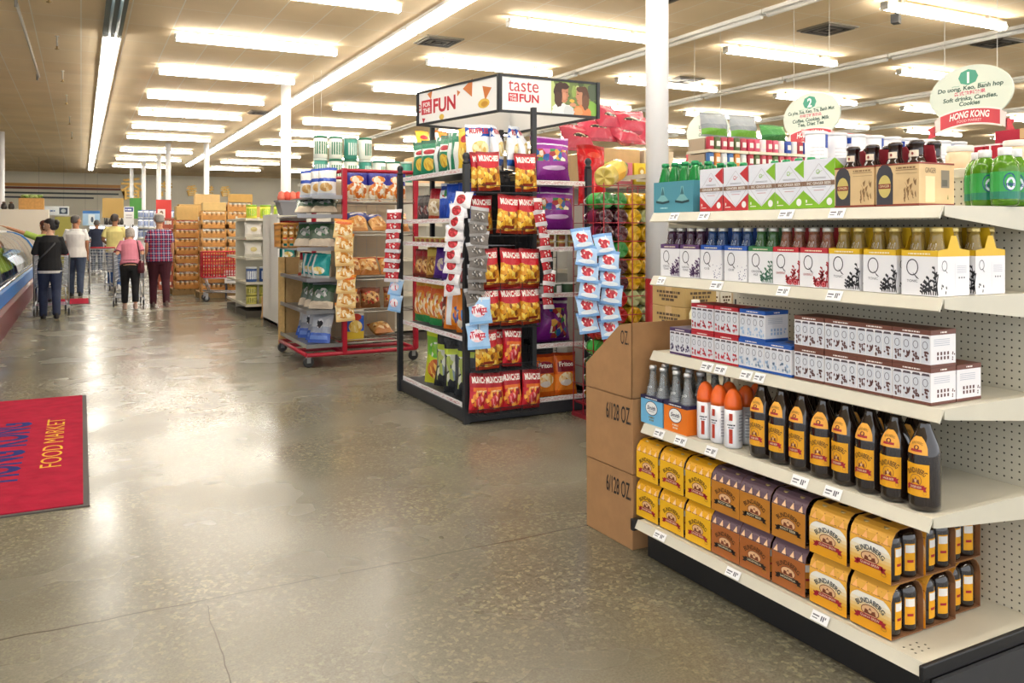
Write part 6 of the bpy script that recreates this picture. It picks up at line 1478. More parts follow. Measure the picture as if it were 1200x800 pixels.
aisle_sign('2', ['Ca phe, Sua, Keo, Tra, Banh Mut','Coffee, Cookies, Milk','Tea, Diet Tea'], '咖啡餅乾茶奶品', 'oval hanging sign with a green 2', (8.5, 8.0, 2.90))
aisle_sign('3', ['Gia vi, Mut','Candy, Nuts'], '糖果花生', 'oval hanging sign with a green 3 beside the white pillar', (8.5, 10.05, 2.92))
aisle_sign('4', ['Mi, Bun'], '麵食', 'small distant oval sign seen beyond the bakery rack', (4.02, 16.0, 1.95+.35), False)
# ------------------------------------------------------------------ mats
def matobj(lab, x0, y0, x1, y1, words):
    o = thing('floor_mat', lab, 'mat', (x0, y0, 0)); w, d = x1-x0, y1-y0
    b = MB(); b.box(0,0,0,w,d,.006,mat('4f4a48',.8)); b.build('rubber_edge', o)
    b = MB(); b.box(.03,.03,.006,w-.03,d-.03,.011,mat('9c1c34',.95,spec=.1,noise=.14,nscale=9,bump=.6))
    if words:
        fr = lambda a, c: (w-c, a, .0118)            # read from the cold cases: letters climb away from the camera
        b.word(fr, 'FOOD MARKET', 6.40-y0, .145, mat('d9a83a',.9,spec=.1), width=1.42, height=.115, bold=-.005)
        for k, (t, yc) in enumerate((('HONG', 5.85), ('KONG', 6.72))): b.word(fr, t, yc-y0, .37, mat('2a2f6a',.9,spec=.1), width=.78, height=.30, bold=.03, shear=.15)
    b.build('carpet', o); return o
matobj('large red mat with gold FOOD MARKET lettering near the camera', -1.15, 4.83, .04, 8.08, True)
matobj('small red mat on the floor by the woman in black', -.80, 18.0, .16, 19.4, False)
# ------------------------------------------------------------------ cold case
cc = thing('refrigerated_case','long blue refrigerated case with curved glass and a maroon bumper','refrigerated case',(-.9,8.0,0)); CL = 14.5
b = MB(); b.prism([(0,0),(0,.12),(.02,.14),(.02,.34),(-.04,.38),(-1.2,.38),(-1.2,0)],0,CL,mat('5e1a24',.4),'y'); b.build('bumper',cc)
b = MB(); b.prism([(-.04,.38),(.0,.42),(.0,.60),(-.05,.67),(-.12,.67),(-.12,.50),(-1.2,.50),(-1.2,.38)],0,CL,mat('1f6fc0',.3),'y'); b.build('body',cc)
b = MB(); b.tube([(.0,0,.675),(.0,CL,.675)],.018,mat('c8ccd0',.2,.9),8); b.build('chrome_rail',cc)
GP = [(-.03,.68),(-.05,.85),(-.11,1.02),(-.20,1.17),(-.32,1.28),(-.46,1.345),(-.62,1.37)]
b = MB()
GLS = mat('dfeaf0',.03,trans=1.,spec=.5)
for k in range(4):
    y0, y1 = k*CL/4+.02, (k+1)*CL/4-.02
    b.surf(lambda u,v,y0=y0,y1=y1: (GP[min(5,int(v*6))][0]+(GP[min(5,int(v*6))+1][0]-GP[min(5,int(v*6))][0])*(v*6-min(5,int(v*6))), y0+(y1-y0)*u, GP[min(5,int(v*6))][1]+(GP[min(5,int(v*6))+1][1]-GP[min(5,int(v*6))][1])*(v*6-min(5,int(v*6)))),1,6,GLS)
b.build('curved_glass',cc)
b = MB(); b.prism([(x+.015,z+.012) for x,z in GP]+[(x-.10,z-.07) for x,z in GP][::-1],CL-.10,CL+.02,mat('2f86d8',.3),'y'); b.build('end_frame',cc)
for y in (0,CL/4,CL/2,CL*3/4):
    b = MB(); inn = [(x-.05,z-.03) for x,z in GP]; b.prism(GP+inn[::-1],y,y+.04,mat('2f86d8',.3),'y'); b.build('glass_frame',cc)
b = MB(); b.prism([(-.62,1.37),(-.62,1.40),(-1.2,1.40),(-1.2,.5),(-1.17,.5),(-1.17,1.36)],0,CL,mat('dfe2e4',.4),'y'); b.build('rear_hood',cc)
b = MB(); b.prism(GP+[(-1.2,1.38),(-1.2,.5),(-.05,.5)],CL-.02,CL,mat('b9bfc6',.35),'y'); b.build('end_panel',cc)
b = MB(); b.box(-1.17,.05,.62,-.10,CL-.05,.64,mat('d4d8dc',.4)); b.build('display_deck',cc)
KTR = {}
def tray(c1, c2):
    def make():
        o = thing('food_tray','','tray of food'); b = MB(); b.prism([(-.2,0),(.2,0),(.23,.06),(-.23,.06)],-.14,.14,mat('e4e6e8',.4)); b.build('tray',o)
        f = MB(); r = random.Random(len(c1)+3)
        for k in range(9): f.lathe([(.0,.10),(.04,.09),(.055,.06),(.05,.03)][::-1],mat(c1 if k%2 else c2,.5),8,(-.14+.14*(k%3)+r.uniform(-.02,.02),-.08+.08*(k//3),.02))
        f = f.build('food',o); f['kind'] = 'stuff'; return o
    return Kind(make)
TR = [tray('d8b8a8','c98a7a'),tray('4a5a4a','8aa06a'),tray('efe8dc','d8d0c0'),tray('8a3a34','b86a5a'),tray('5a6a80','3a4458')]
for i in range(22):
    for j in range(2): TR[(i*2+j*3+i//3)%5].put((-1.22-.36*j,8.5+.63*i,.642),PI/2+R.uniform(-.1,.1),f'tray of food behind the curved glass, {("front","back")[j]} row, {ORD[i] if i<16 else ["seventeenth","eighteenth","nineteenth","twentieth","twenty-first","twenty-second"][i-16]} along','trays of food in the cold case')
# half wall with crates, at the end of the case
b = MB(); b.box(-6.9,24.0,0,-.72,24.35,1.92,mat('e2d8c8',.7)); struct('wall_counter',b,'low cream wall behind the cold cases',cat='wall')
K_ct2 = Kind(lambda: carton_box(.55,.3,.28,WD,None,False,'wooden_crate','crate')); K_ct2.put((-1.10,24.17,1.922),0,'wooden crate on the low cream wall')
b = MB()
for k in range(26): b.lathe([(0,.07),(.05,.06),(.06,.03),(.03,0)][::-1],mat('a8b870' if k%3 else '7d9a4a',.6),7,(R.uniform(-.24,.24),R.uniform(-.1,.1),R.uniform(.0,.03)))
o = tag(b.build('leafy_greens'),'heap of pale leafy greens on the wooden crate','greens',kind='stuff'); place(o,(-1.06,24.17,2.203))
def smallpot():
    o = thing('spice_pot','','pot'); b = MB(); b.lathe([(.05,0),(.07,.04),(.06,.12),(.03,.15)],mat('3a3430',.4),12); b.build('body',o); c = MB(); c.lathe([(.04,.15),(.04,.18),(0,.19)],mat('6a4a3a',.4),10); c.build('lid',o); return o
K_sp = Kind(smallpot)
for i in range(4): K_sp.put((-2.0+.155*i,24.15,1.922),0,f'small dark pot on the low cream wall, {ORD[i]} from the left','dark pots on the low wall')

# ------------------------------------------------------------------ the far end of the hall
def panel(name, lab, cat, x0, x1, z0, z1, y, col, deco=None, hang_to=None, depth=.03):
    o = thing(name, lab, cat, ((x0+x1)/2, y, z0)); w, h = x1-x0, z1-z0; b = MB(); b.box(-w/2,0,0,w/2,depth,h,mat(col,.5))
    if deco: deco(b, front(0), w, h)
    b.build('board', o)
    if hang_to == 'ceiling':
        for x in (-w*.35, w*.35): c = MB(); c.bar((x,depth/2,h),(x,depth/2,HC-z0),.004,DGREY); c.build('hanger',o)
    elif hang_to == 'floor':
        for x in (-w*.4, w*.4): c = MB(); c.box(x-.02,depth*.3,-z0,x+.02,depth,0.01,DGREY); c.build('post',o)
    return o
panel('notice_board','tan board standing above the far white cold case','board',.85,1.72,1.95,2.84,42.,'c9a45a',None,'floor')
b = MB()
for k in range(5): b.lathe([(.06,0),(.07,.1),(.05,.2),(.02,.28)],mat('3a3430',.5),10,(.95+.14*k,38.6,1.622))
tag(b.build('bottle'),'dark bottles below the tan board','bottles',kind='stuff')
panel('display_board','plain green board beyond the white pillars','board',1.97,2.50,1.92,2.86,42.,'4f9a3f',None,'floor')
panel('price_sign','white sign with a dark blue heading above the yellow-shirted shopper','sign',1.48,1.84,1.62,2.32,36.,'eceaea',lambda b,fr,w,h:(b.rect(fr,-w*.42,h*.72,w*.42,h*.95,mat('2a3f8a')),bars(b,lift(fr),0,h*.79,w*.7,h*.09,WHITE),b.rect(fr,-w*.3,h*.5,w*.3,h*.54,mat('9a8a9a')),b.rect(fr,-w*.3,h*.36,w*.3,h*.4,mat('9a8a9a'))),'floor')
panel('banner','pale blue banner above the shopper in dark blue','banner',.06,.72,1.60,2.22,40.,'a8cbea',lambda b,fr,w,h:(b.rect(fr,-w*.5,h*.82,w*.5,h,mat('3a78c0')),b.rect(fr,-w*.18,h*.1,w*.2,h*.75,mat('dfe8ee')),b.ell(lift(fr),.03,h*.4,w*.08,h*.2,mat('4a5a70'))),'ceiling')
panel('wall_sign','narrow blue and white sign above the low cream wall','sign',-1.75,-.45,2.02,2.40,40.,'e8ecee',lambda b,fr,w,h:(bars(b,fr,-w*.15,h*.42,w*.5,h*.16,mat('3a6ab0')),b.rect(fr,w*.22,h*.15,w*.46,h*.85,mat('3a4a60')),b.ell(lift(fr),w*.34,h*.5,w*.07,h*.22,mat('aab4bc'))),'ceiling')
panel('display_screen','olive panel behind the worker by the cold case','panel',-.95,-.35,.0,1.95,39.,'a8a04a',None)
panel('poster','red and white poster over the reddish crates','poster',1.98,2.40,1.75,2.31,27.,'c8342e',lambda b,fr,w,h:(b.rect(fr,-w*.4,h*.05,w*.1,h*.5,mat('e6d8d4')),b.ell(lift(fr),-w*.15,h*.28,w*.12,h*.14,mat('8a6a5a'))),'floor')
wc = thing('display_freezer','long white open freezer across the far end of the aisle','freezer',(.3,38.,0))
b = MB(); b.box(0,0,.1,3.2,.9,.62,mat('d8dade',.4)); b.build('body',wc); b = MB(); b.box(0,.5,.62,3.2,.9,1.62,mat('f2f4f6',.5)); b.build('rear_panel',wc); b = MB(); b.box(0,.05,1.52,3.2,.9,1.62,mat('eef0f2',.5)); b.build('canopy',wc)
b = MB(); b.box(.02,.10,1.50,3.18,.22,1.52,emit('f4f8ff',9.,'freezer_lamp')); b.build('lamp',wc); b = MB(); b.box(0,.05,0,3.2,.85,.1,DGREY); b.build('kick_plate',wc)
K_bwp = tin('e2e6ee','2f5fb0',.30)
for i in range(7):
    for lv in (0,1): K_bwp.put((1.97+.18*i,34.2,1.502+.322*lv-(.0)),.3*i,f'blue and white pack above the shopper in plaid, {("lower","upper")[lv]} layer, {ORD[i]} from the left','blue and white packs far down the aisle')
unit('shelving_unit','white shelf of blue packs near the far end of the aisle',1.88,34.05,3.2,34.7,(.2,.7,1.1,1.50),mat('e4e4e2',.5))
for i in range(6): K_bwp.put((1.98+.19*i,34.2,1.102),.4*i,f'blue and white pack on the second shelf behind the couple, {ORD[i]} from the left','blue and white packs far down the aisle')
# gilt lettering on the far wall
GD = mat('c9a050',.35,.5)
for i,(x,z,t,s) in enumerate(((2.45,3.15,'香',1.1),(4.1,3.3,'港',.8),(5.5,3.35,'香',.55),(6.4,3.35,'港',.55),(7.3,3.35,'香',.55))):
    vs, fs, w_, h_, y0 = text2d(t, .01); k = s/h_
    b = MB(); n = len(vs); b.v = [(x+a*k*.9,49.90,z+c*k) for a,c in vs]+[(x+a*k*.9,49.995,z+c*k) for a,c in vs]
    for f in fs: b.face(f, GD); b.face([q+n for q in f][::-1], GD)
    es = {}
    for f in fs:
        for q in range(len(f)): e = (f[q], f[(q+1)%len(f)]); es[e] = 1
    for e in es:
        if (e[1],e[0]) not in es: b.face((e[0]+n,e[1]+n,e[1],e[0]), GD)
    tag(b.build('wall_letter'),f'gilt lettering on the far wall, {ORD[i]} piece from the left','letters','gilt lettering on the far wall')

# ------------------------------------------------------------------ shopping carts
def cart_maker(basket_col=None):
    def make():
        o = thing('shopping_cart','','shopping cart'); CM = mat('b4b6ba',.3,.8); BC = mat(basket_col,.4) if basket_col else CM
        # handle end at y=0, nose at y=.9; half widths .25 -> .20
        def hw(y, z): return (.26-.06*y/.9)*(.86+.14*(z-.45)/.5)
        b = MB(); zs0, zs1 = .48, .98
        if basket_col:
            for k in range(9):
                z = zs0+(zs1-zs0)*k/8; q = [(-hw(0,z),.02,z),(-hw(.9,z),.9,z-.0),(hw(.9,z),.9,z),(hw(0,z),.02,z)]; b.tube(q,.010 if k in (0,8) else .007,BC,5,closed=True)
            for s in (-1,1):
                for k in range(19):
                    y = .02+.88*k/18; b.bar((s*hw(y,zs0),y,zs0),(s*hw(y,zs1),y,zs1),.010,BC)
            for k in range(9):
                u = -1+2*k/8
                for y in (.02,.9): b.bar((u*hw(y,zs0),y,zs0),(u*hw(y,zs1),y,zs1),.010,BC)
            b.box(-.2,.04,.47,.2,.88,.485,BC)
        else:
            for k in range(8):
                z = zs0+(zs1-zs0)*k/7; b.tube([(-hw(0,z),.02,z),(-hw(.9,z),.9,z),(hw(.9,z),.9,z),(hw(0,z),.02,z)],.005 if 0 < k < 7 else .008,BC,5,closed=True)
            for s in (-1,1):
                for k in range(16): y = .02+.88*k/15; b.bar((s*hw(y,zs0),y,zs0),(s*hw(y,zs1),y,zs1),.003,BC)
            for k in range(8):
                u = -1+2*k/7
                for y in (.02,.9): b.bar((u*hw(y,zs0),y,zs0),(u*hw(y,zs1),y,zs1),.003,BC)
                b.bar((u*hw(0,zs0),.02,zs0),(u*hw(.9,zs0),.9,zs0),.003,BC)
        b.build('basket',o)
        f = MB()
        for s in (-1,1):
            f.tube([(s*.25,-.10,1.02),(s*.26,.0,.98),(s*.25,.06,.60),(s*.25,.02,.16)],.013,CM,7); f.tube([(s*.25,.02,.16),(s*.22,.85,.20)],.013,CM,7); f.tube([(s*.25,.05,.46),(s*.20,.88,.46)],.011,CM,7); f.tube([(s*.22,.75,.2),(s*.21,.82,.46)],.011,CM,7)
        for y in (.1,.3,.5,.7): f.bar((-.24,y,.175),(.24,y,.175),.006,CM)
        f.build('frame',o)
        h = MB(); h.tube([(-.25,-.10,1.02),(.25,-.10,1.02)],.018,mat('b01c2c' if not basket_col else '8a1420',.4),10); h.build('handle',o)
        for x,y in ((-.25,.02),(.25,.02),(-.215,.82),(.215,.82)):
            w = MB(); w.lathe([(.035,-.014),(.058,-.012),(.062,-.006),(.062,.006),(.058,.012),(.035,.014)],mat('2a2a2c',.5),16); w.lathe([(0,-.016),(.03,-.015),(.03,.015),(0,.016)],STEEL,12); w.v = [(v[2],v[1],v[0]) for v in w.v]
            w.box(-.022,-.03,.0,-.017,.02,.10,CM); w.box(.017,-.03,.0,.022,.02,.10,CM); w.box(-.025,-.03,.095,.025,.02,.105,CM)
            q = w.build('caster',o); q.location = (x,y,.063)
        return o
    return Kind(make)
K_cart, K_rcart = cart_maker(), cart_maker('b01428')
K_cart.put((-.43,15.72,0),.03,'steel shopping cart pushed by the woman in black'); K_cart.put((.78,16.97,0),-.04,'steel shopping cart pushed by the couple in pink and plaid'); K_cart.put((.42,20.85,0),.05,'steel shopping cart in front of the man in the white T-shirt'); K_cart.put((.46,31.41,0),0,'distant steel shopping cart pushed by the man in dark blue'); K_cart.put((.77,22.83,0),-.1,'steel shopping cart pushed by the man in the yellow shirt')
K_rcart.put((3.02,17.62,0),PI/2-.03,'empty red plastic shopping cart parked by the jar crates')
sg = panel('price_sign','white notice with dark lettering on the jar crates under the red cart','sign',2.66,2.95,.30,.58,18.30,'eceae6',lambda b,fr,w,h:(bars(b,fr,0,h*.80,w*.5,h*.07,INK),b.rect(fr,-w*.4,h*.5,w*.4,h*.62,mat('3a3a50')),b.rect(fr,-w*.35,h*.3,w*.3,h*.34,mat('7a7a88')),b.rect(fr,-w*.35,h*.18,w*.35,h*.22,mat('7a7a88'))),'floor',.01)
def gbag(col):
    def make():
        b = MB(); bag_mesh(b,.24,.28,.2,mat(col,.35),len(col)+col.count('a'),10,10,.05); o = tag(b.build('grocery_bag'),'','bag'); k = MB(); k.tube([(-.05,0,.27),(-.04,0,.33),(.04,0,.33),(.05,0,.27)],.006,mat(col,.35),5); k.build('handle',o); return o
    return Kind(make)
KG = {c: gbag(c) for c in ('e8e6e4','5a9a4a','d8a08a')}
for c,x,y,z,lab in (('e8e6e4',-.54,15.93,.50,'white grocery bag in the cart of the woman in black, near the handle'),('5a9a4a',-.42,16.15,.50,'green grocery bag in the cart of the woman in black'),('d8a08a',-.48,16.38,.50,'salmon grocery bag at the front of the cart of the woman in black'),('e8e6e4',1.02,17.35,.495,'white grocery bag in the cart of the couple')):
    KG[c].put((x,y,z),.3,lab,None).scale = (.82,.82,.9)

# ------------------------------------------------------------------ people
def blend(o, vox, sm=2):
    """turn overlapping limbs into one continuous skin"""
    m = o.modifiers.new('r','REMESH'); m.mode = 'VOXEL'; m.voxel_size = vox
    s = o.modifiers.new('s','SMOOTH'); s.iterations = sm; s.factor = .5
    dg = bpy.context.evaluated_depsgraph_get(); me = bpy.data.meshes.new_from_object(o.evaluated_get(dg)); old = o.data; mats = list(old.materials)
    o.modifiers.clear(); o.data = me
    me.materials.clear(); me.materials.append(mats[0]); me.polygons.foreach_set('material_index',[0]*len(me.polygons)); me.polygons.foreach_set('use_smooth',[True]*len(me.polygons)); bpy.data.meshes.remove(old); return o
def ell_loft(b, secs, m, n=16):
    """secs: (centre, rx, ry) stacked; closed at both ends"""
    i = len(b.v)
    for c, rx, ry in secs:
        for k in range(n):
            t = 2*PI*k/n; b.v.append((c[0]+rx*math.cos(t), c[1]+ry*math.sin(t), c[2]))
    for j in range(len(secs)-1):
        for k in range(n): l = (k+1)%n; b.face((i+j*n+k,i+j*n+l,i+(j+1)*n+l,i+(j+1)*n+k), m)
    b.face([i+k for k in range(n)][::-1], m); b.face([i+(len(secs)-1)*n+k for k in range(n)], m)
def balls(b, p, r, m, sc=(1,1,1)):
    n = 6; i = len(b.v)
    ell_loft(b, [((p[0],p[1],p[2]+r*sc[2]*math.sin(t)), r*sc[0]*max(.05,math.cos(t)), r*sc[1]*max(.05,math.cos(t))) for t in [-PI/2+PI*k/n for k in range(n+1)]], m, 12)
def person(lab, loc, rz, H, shirt, pants, shoe, hair, sleeve='short', lean=0., step=.12, turn=0., tilt=0., arms='cart', girth=1., hat=None, female=False, hairstyle='short', strap=None, crop=0., hem=None, skin='c08a68', handz=1.04):
    o = thing('person', lab, 'person', loc, rz); S = H/1.75; SK = mat(skin,.6); g = girth
    hipz = .93
    LM = Matrix.Translation((0,0,hipz)) @ Matrix.Rotation(-lean,4,'X') @ Matrix.Translation((0,0,-hipz))
    def up(p): return tuple(LM @ Vector(p))
    sh = .168*(.92 if female else 1)
    hips = [(-.088,0,.92),(.088,0,.92)]
    legs = []
    for s, st in ((-1,step),(1,-step)):
        kn = (s*.098, st*.55+.035, .50); an = (s*.10, st-.02, .095+.03*(st < 0)); legs.append((hips[(s+1)//2],kn,an))
    if arms == 'cart': el = lambda s: up((s*(sh+.085),-.02,1.15)); wr = lambda s: (s*.17,.34,1.055/S)
    elif arms == 'down': el = lambda s: up((s*(sh+.05),-.03,1.14)); wr = lambda s: up((s*(sh+.05),.06,.90))
    elif arms == 'reach':
        el = lambda s: up((s*(sh+.06),-.02,1.16)) if s > 0 else (-.40,.10,1.50); wr = lambda s: up((s*(sh+.04),.1,.92)) if s > 0 else (-.66,.16,1.60)
    shl = lambda s: up((s*sh,0,1.395))
    P0 = [((0,0,.86),.155*g,.115*g),((0,.0,.95),.165*g,.12*g),((0,0,1.06),.142*g,.108*g),((0,0,1.2),.155*g,.115*g),((0,0,1.33),.166*g,.115*g),((0,0,1.405),.135,.088),((0,-.005,1.46),.075,.06)]
    def torso(b, secs, m, ex=0., lo=0):
        i0 = len(b.v); ell_loft(b,[(c,rx+ex,ry+ex) for c,rx,ry in secs[lo:]],m,18); b.xf(LM,i0)
    hc = up((0,.02,1.625)); HM = Matrix.Translation(hc) @ Matrix.Rotation(turn,4,'Z') @ Matrix.Rotation(-tilt-lean*.4,4,'X')
    def hd(p): return tuple(HM @ Vector(p))
    def hand(b, w, e, s):
        d = (Vector(w)-Vector(e)).normalized()
        if arms == 'cart': d = (d+Vector((0,.5,-.1))).normalized()
        sd = d.cross(Vector((0,0,1))); sd = sd.normalized() if sd.length > .2 else Vector((0,1,0))
        if arms == 'down' or (arms == 'reach' and s > 0): sd = Vector((0,1,0))
        n = sd.cross(d).normalized(); w = Vector(w); k = w+d*.085
        for q in range(4):
            f = k+sd*(.030-.020*q)
            b.tube([w+sd*(.018-.012*q)+d*.0, (w+f)/2, f],[.017,.016,.0125],SK,6)
            L_ = (.066,.076,.072,.056)[q]; c1 = f+d*L_*.5-n*.008; c2 = c1+d*L_*.32-n*(.022 if arms == 'cart' else .012); b.tube([f,c1,c2],[.0105,.0098,.0085],SK,6)
        t0 = w+sd*.02+d*.025; t1 = t0+sd*.028+d*.03; t2 = t1+d*.032-n*.012; b.tube([t0,t1,t2],[.014,.0115,.009],SK,6)
    b = MB()
    torso(b,P0,SK); b.tube([up((0,-.01,1.44)),up((0,0,1.50)),hd((0,-.015,-.08))],[.062,.056,.056],SK,12)
    i0 = len(b.v)
    ell_loft(b,[((0,.030,-.118),.026,.026),((0,.020,-.10),.046,.052),((0,.006,-.06),.062,.080),((0,0,-.01),.072,.092),((0,-.004,.04),.077,.098),((0,-.008,.08),.068,.088),((0,-.008,.108),.042,.058),((0,-.008,.118),.012,.02)],SK,18)
    b.tube([(0,.090,.012),(0,.106,-.02),(0,.100,-.036)],[.010,.016,.014],SK,7); b.tube([(-.018,.088,-.062),(0,.096,-.064),(.018,.088,-.062)],[.007,.010,.007],SK,6)
    for s in (-1,1): b.tube([(s*.074,-.005,-.03),(s*.084,-.014,-.005),(s*.084,-.014,.022),(s*.074,-.004,.032)],[.010,.013,.013,.009],SK,7)
    for k in range(i0,len(b.v)): b.v[k] = hd(b.v[k])
    for s in (-1,1):
        e, w = el(s), wr(s); b.tube([up((s*.07,0,1.40)),shl(s),e,w],[.048,.046,.038,.027],SK,10); hand(b,w,e,s)
        h, kn, an = legs[(s+1)//2]; b.tube([(h[0],h[1],.93),h,kn,((kn[0]+an[0])/2,(kn[1]+an[1])/2-.018,(kn[2]+an[2])/2+.04),an],[.085,.083,.054,.055,.036],SK,12)
        b.tube([(an[0],an[1]-.02,.05),(an[0],an[1]+.07,.045),(an[0]*1.05,an[1]+.15,.03)],[.036,.036,.026],SK,8)
    for k in range(len(b.v)): b.v[k] = tuple(c*S for c in b.v[k])
    blend(b.build('body',o),.0075*S)
    ey = MB()
    for s in (-1,1):
        balls(ey,(s*.029,.086,.012),.0105,mat('efece6',.3)); balls(ey,(s*.029,.0945,.012),.0055,mat('241c18',.3))
        ey.box(s*.029-.018,.086,.030,s*.029+.018,.096,.035,mat(hair,.8))
    ey.box(-.02,.096,-.066,.02,.1005,-.062,mat('8a4a42',.6))
    ey.v = [tuple(c*S for c in hd(p)) for p in ey.v]; ey.build('face_features',o)
    # shirt
    b = MB(); zlow = .84 if not crop else .90; sec = [((0,0,zlow),.168*g,.128*g)]+P0[1:6]+[((0,0,1.455),.09,.07)]
    torso(b,sec,shirt,.016)
    for s in (-1,1):
        e, w = el(s), wr(s); ev, wv, sv = Vector(e), Vector(w), Vector(shl(s)); end = ev+(wv-ev)*.93 if sleeve == 'long' else sv+(ev-sv)*.78
        pts = [up((s*.06,0,1.37)),shl(s)]+([e,tuple(end)] if sleeve == 'long' else [tuple((sv+end)/2),tuple(end)]); b.tube(pts,[.068,.068,.054,.039] if sleeve == 'long' else [.068,.070,.066,.066],shirt,12)
    b.v = [tuple(c*S for c in p) for p in b.v]; blend(b.build('shirt',o),.011*S,3)
    # trousers
    b = MB(); ell_loft(b,[((0,0,.80),.13*g,.11*g),((0,0,.86),.165*g,.127*g),((0,0,.95),.170*g,.126*g),((0,.0,1.02),.152*g,.116*g)],pants,18)
    for s in (-1,1):
        h, kn, an = legs[(s+1)//2]; az = Vector(an)+Vector((0,0,-.045 if not crop else crop)); b.tube([(h[0],0,.90),(h[0],h[1],.84),kn,((kn[0]+an[0])/2,(kn[1]+an[1])/2-.018,(kn[2]+an[2])/2+.02),tuple(az)],[.106*g,.104*g,.078,.070,.064],pants,12)
    b.v = [tuple(c*S for c in p) for p in b.v]; blend(b.build('trousers',o),.011*S,3)
    for s in (-1,1):
        an = legs[(s+1)//2][2]; z0 = .0 if an[2] < .11 else .02
        b = MB(); fx, fy = an[0], an[1]
        ell_loft(b,[((fx,fy+.055,z0+.0),.043,.135),((fx,fy+.055,z0+.02),.047,.14),((fx,fy+.045,z0+.05),.044,.12),((fx,fy-.005,z0+.085),.040,.062),((fx,fy-.015,z0+.10),.034,.05)],shoe,16)
        b.v = [tuple(c*S for c in p) for p in b.v]; so = b.build('shoe',o); bevel(so,.004)
    # hair
    HR = mat(hair,.6,noise=.2,nscale=40); b = MB()
    if hat:
        b2 = MB(); ell_loft(b2,[((0,.03,.045),.098,.135),((0,.03,.055),.098,.135),((0,-.005,.058),.086,.106),((0,-.008,.10),.078,.095),((0,-.008,.13),.045,.06)],hat,18); b2.v = [tuple(c*S for c in hd(p)) for p in b2.v]; b2.build('cap',o)
    cut = -.05 if hairstyle == 'short' else -.09
    ell_loft(b,[((0,-.050,cut),.060,.055),((0,-.040,-.02),.079,.072),((0,-.032,.03),.086,.082),((0,-.014,.075),.083,.098),((0,-.008,.11),.060,.074),((0,-.008,.130),.02,.03)],HR,18)
    if hairstyle == 'bun': balls(b,(0,-.125,.03),.052,HR,(1,.85,1)); balls(b,(0,-.10,-.03),.045,HR)
    if hairstyle == 'bob': ell_loft(b,[((0,-.03,-.10),.085,.075),((0,-.03,-.03),.095,.09),((0,-.02,.05),.094,.10),((0,-.01,.11),.07,.08)],HR,18)
    b.v = [tuple(c*S for c in hd(p)) for p in b.v]; blend(b.build('hair',o),.009*S,2)
    if strap:
        b = MB(); pts = [up((sh*.75,.02,1.455)),up((.07,-.125*g,1.30)),up((-.05,-.128*g,1.16)),up((-.165*g,-.05,1.02))] if strap == 'cross' else [up((sh*.8,.0,1.47)),up((sh*.9,-.10,1.36)),up((sh+.02,-.09,1.15)),up((sh+.03,-.06,1.0))]
        b.tube(pts,.014,mat('4a4a50' if strap == 'cross' else '5a1c28',.5),6)
        if strap == 'bag': i0 = len(b.v); ell_loft(b,[((sh+.05,-.04,.74),.06,.11),((sh+.05,-.04,.80),.075,.14),((sh+.05,-.04,.95),.06,.12),((sh+.05,-.04,1.0),.03,.09)],mat('5a1c28',.4),12); b.xf(Matrix.Identity(4),i0)
        b.v = [tuple(c*S for c in p) for p in b.v]; b.build('shoulder_bag',o)
    if hem:
        b = MB(); i0 = 0; ell_loft(b,[((0,0,.80),.178*g,.138*g),((0,0,.845),.186*g,.146*g)],hem,18); b.v = [tuple(c*S for c in p) for p in b.v]; b.build('undershirt_hem',o)
    return o
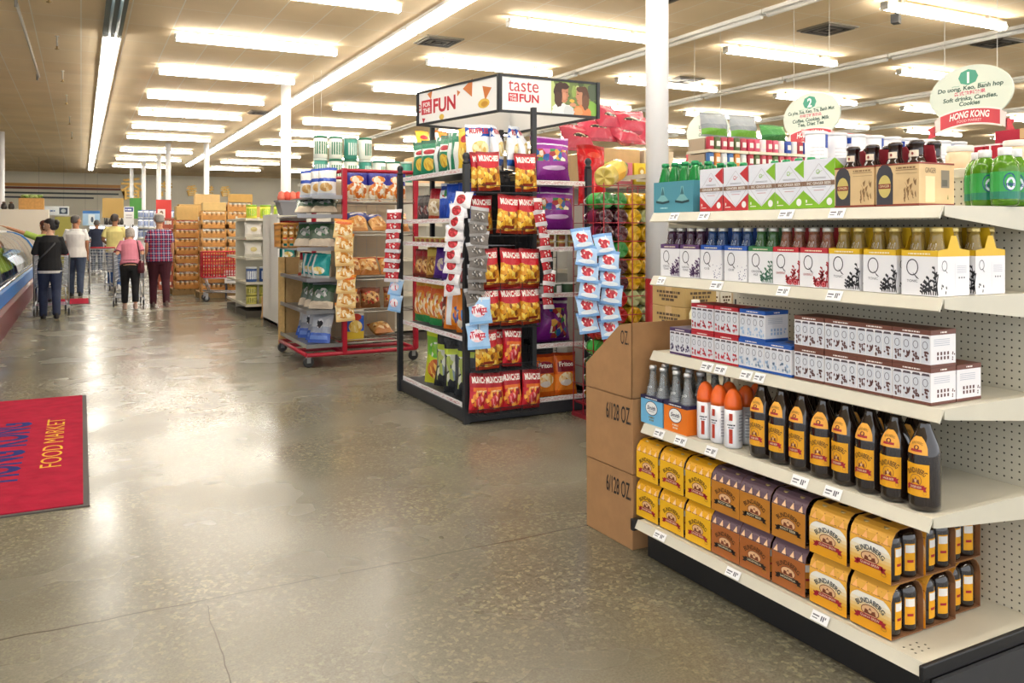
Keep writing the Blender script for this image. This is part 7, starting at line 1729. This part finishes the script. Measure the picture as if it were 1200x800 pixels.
def plaid():
    m, nt, b = base_mat('plaid_shirt'); N, L = nt.nodes.new, nt.links.new; tc = N('ShaderNodeTexCoord'); sp = N('ShaderNodeSeparateXYZ'); L(tc.outputs['Object'],sp.inputs[0]); cur = None
    def stripe(ax, per, w, off):
        a = N('ShaderNodeMath'); a.operation='MULTIPLY_ADD'; L(sp.outputs[ax],a.inputs[0]); a.inputs[1].default_value=1/per; a.inputs[2].default_value=off+50
        f = N('ShaderNodeMath'); f.operation='FRACT'; L(a.outputs[0],f.inputs[0]); l = N('ShaderNodeMath'); l.operation='LESS_THAN'; L(f.outputs[0],l.inputs[0]); l.inputs[1].default_value=w; return l.outputs[0]
    prev = None
    for ax, per, w, off, col, fac in ((0,.085,.26,0,'a82438',.7),(2,.085,.26,0,'a82438',.5),(0,.085,.10,.42,'dcd8e4',.6),(2,.085,.10,.42,'dcd8e4',.6)):
        st = stripe(ax,per,w,off); mf = N('ShaderNodeMath'); mf.operation='MULTIPLY'; L(st,mf.inputs[0]); mf.inputs[1].default_value=fac
        x = N('ShaderNodeMix'); x.data_type='RGBA'; L(mf.outputs[0],x.inputs['Factor'])
        if prev is None: x.inputs['A'].default_value = lin('262a5e')
        else: L(prev,x.inputs['A'])
        x.inputs['B'].default_value = lin(col); prev = x.outputs['Result']
    L(prev,b.inputs['Base Color']); b.inputs['Roughness'].default_value=.8; return m
JN = mat('2c3550',.8,noise=.12,nscale=14); JN2 = mat('3d4a62',.8,noise=.12,nscale=14); JN3 = mat('3f5f94',.8,noise=.1,nscale=14); BS = mat('1c1a1c',.5); WS_ = mat('d8d8d8',.5)
cl = lambda c: mat(c,.85,noise=.06,nscale=10,bump=.25)
person('person in a black sweater and dark jeans pushing a cart beside the cold case',(-.44,15.22,0),.03,1.60,cl('17171b'),JN,BS,'1a1416','long',.08,.13,1.25,.2,'cart',1.06,female=True,hairstyle='bun',strap='cross',hem=mat('e2e0de',.8),skin='d0a284')
person('person in a light green top reaching an arm over the cold case',(-.62,18.3,0),.15,1.60,cl('a8c45a'),JN2,BS,'5a2a1c','short',.05,.05,.4,.1,'reach',.95,female=True,hairstyle='bun',skin='c8906c')
person('person in a white T-shirt and jeans with arms hanging down',(-.10,20.1,0),-.12,1.73,cl('dcdad8'),JN2,BS,'55504e','short',.03,.12,-.8,.05,'down',1.2,hairstyle='short',skin='b07a58')
person('person in a dark navy shirt and jeans far down the aisle',(.46,30.9,0),-.05,1.74,cl('232a40'),JN2,WS_,'5a5654','short',.05,.10,.0,.1,'cart',1.05,skin='a87454')
person('person in a pale yellow shirt and blue jeans walking away',(.72,22.3,0),-.1,1.80,cl('d9cc86'),JN3,WS_,'3a302c','short',.04,.22,-.35,.05,'cart',1.12,skin='9a6a4c')
person('person in a pink top and black cropped trousers leaning on a cart',(.78,16.48,0),-.04,1.52,cl('cf7f92'),cl('19181b'),mat('c9a898',.6),'a39a90','short',.42,.12,.1,.15,'cart',1.08,female=True,hairstyle='bob',strap='bag',crop=.03,skin='cfa080',handz=1.10)
person('person in a red, white and navy plaid shirt and maroon trousers',(1.29,16.78,0),.05,1.72,plaid(),cl('4a1826'),mat('6a5a54',.6),'8a8480','short',.05,.12,.1,.15,'down',1.3,hat=mat('b8ada0',.8),skin='c08c6c')
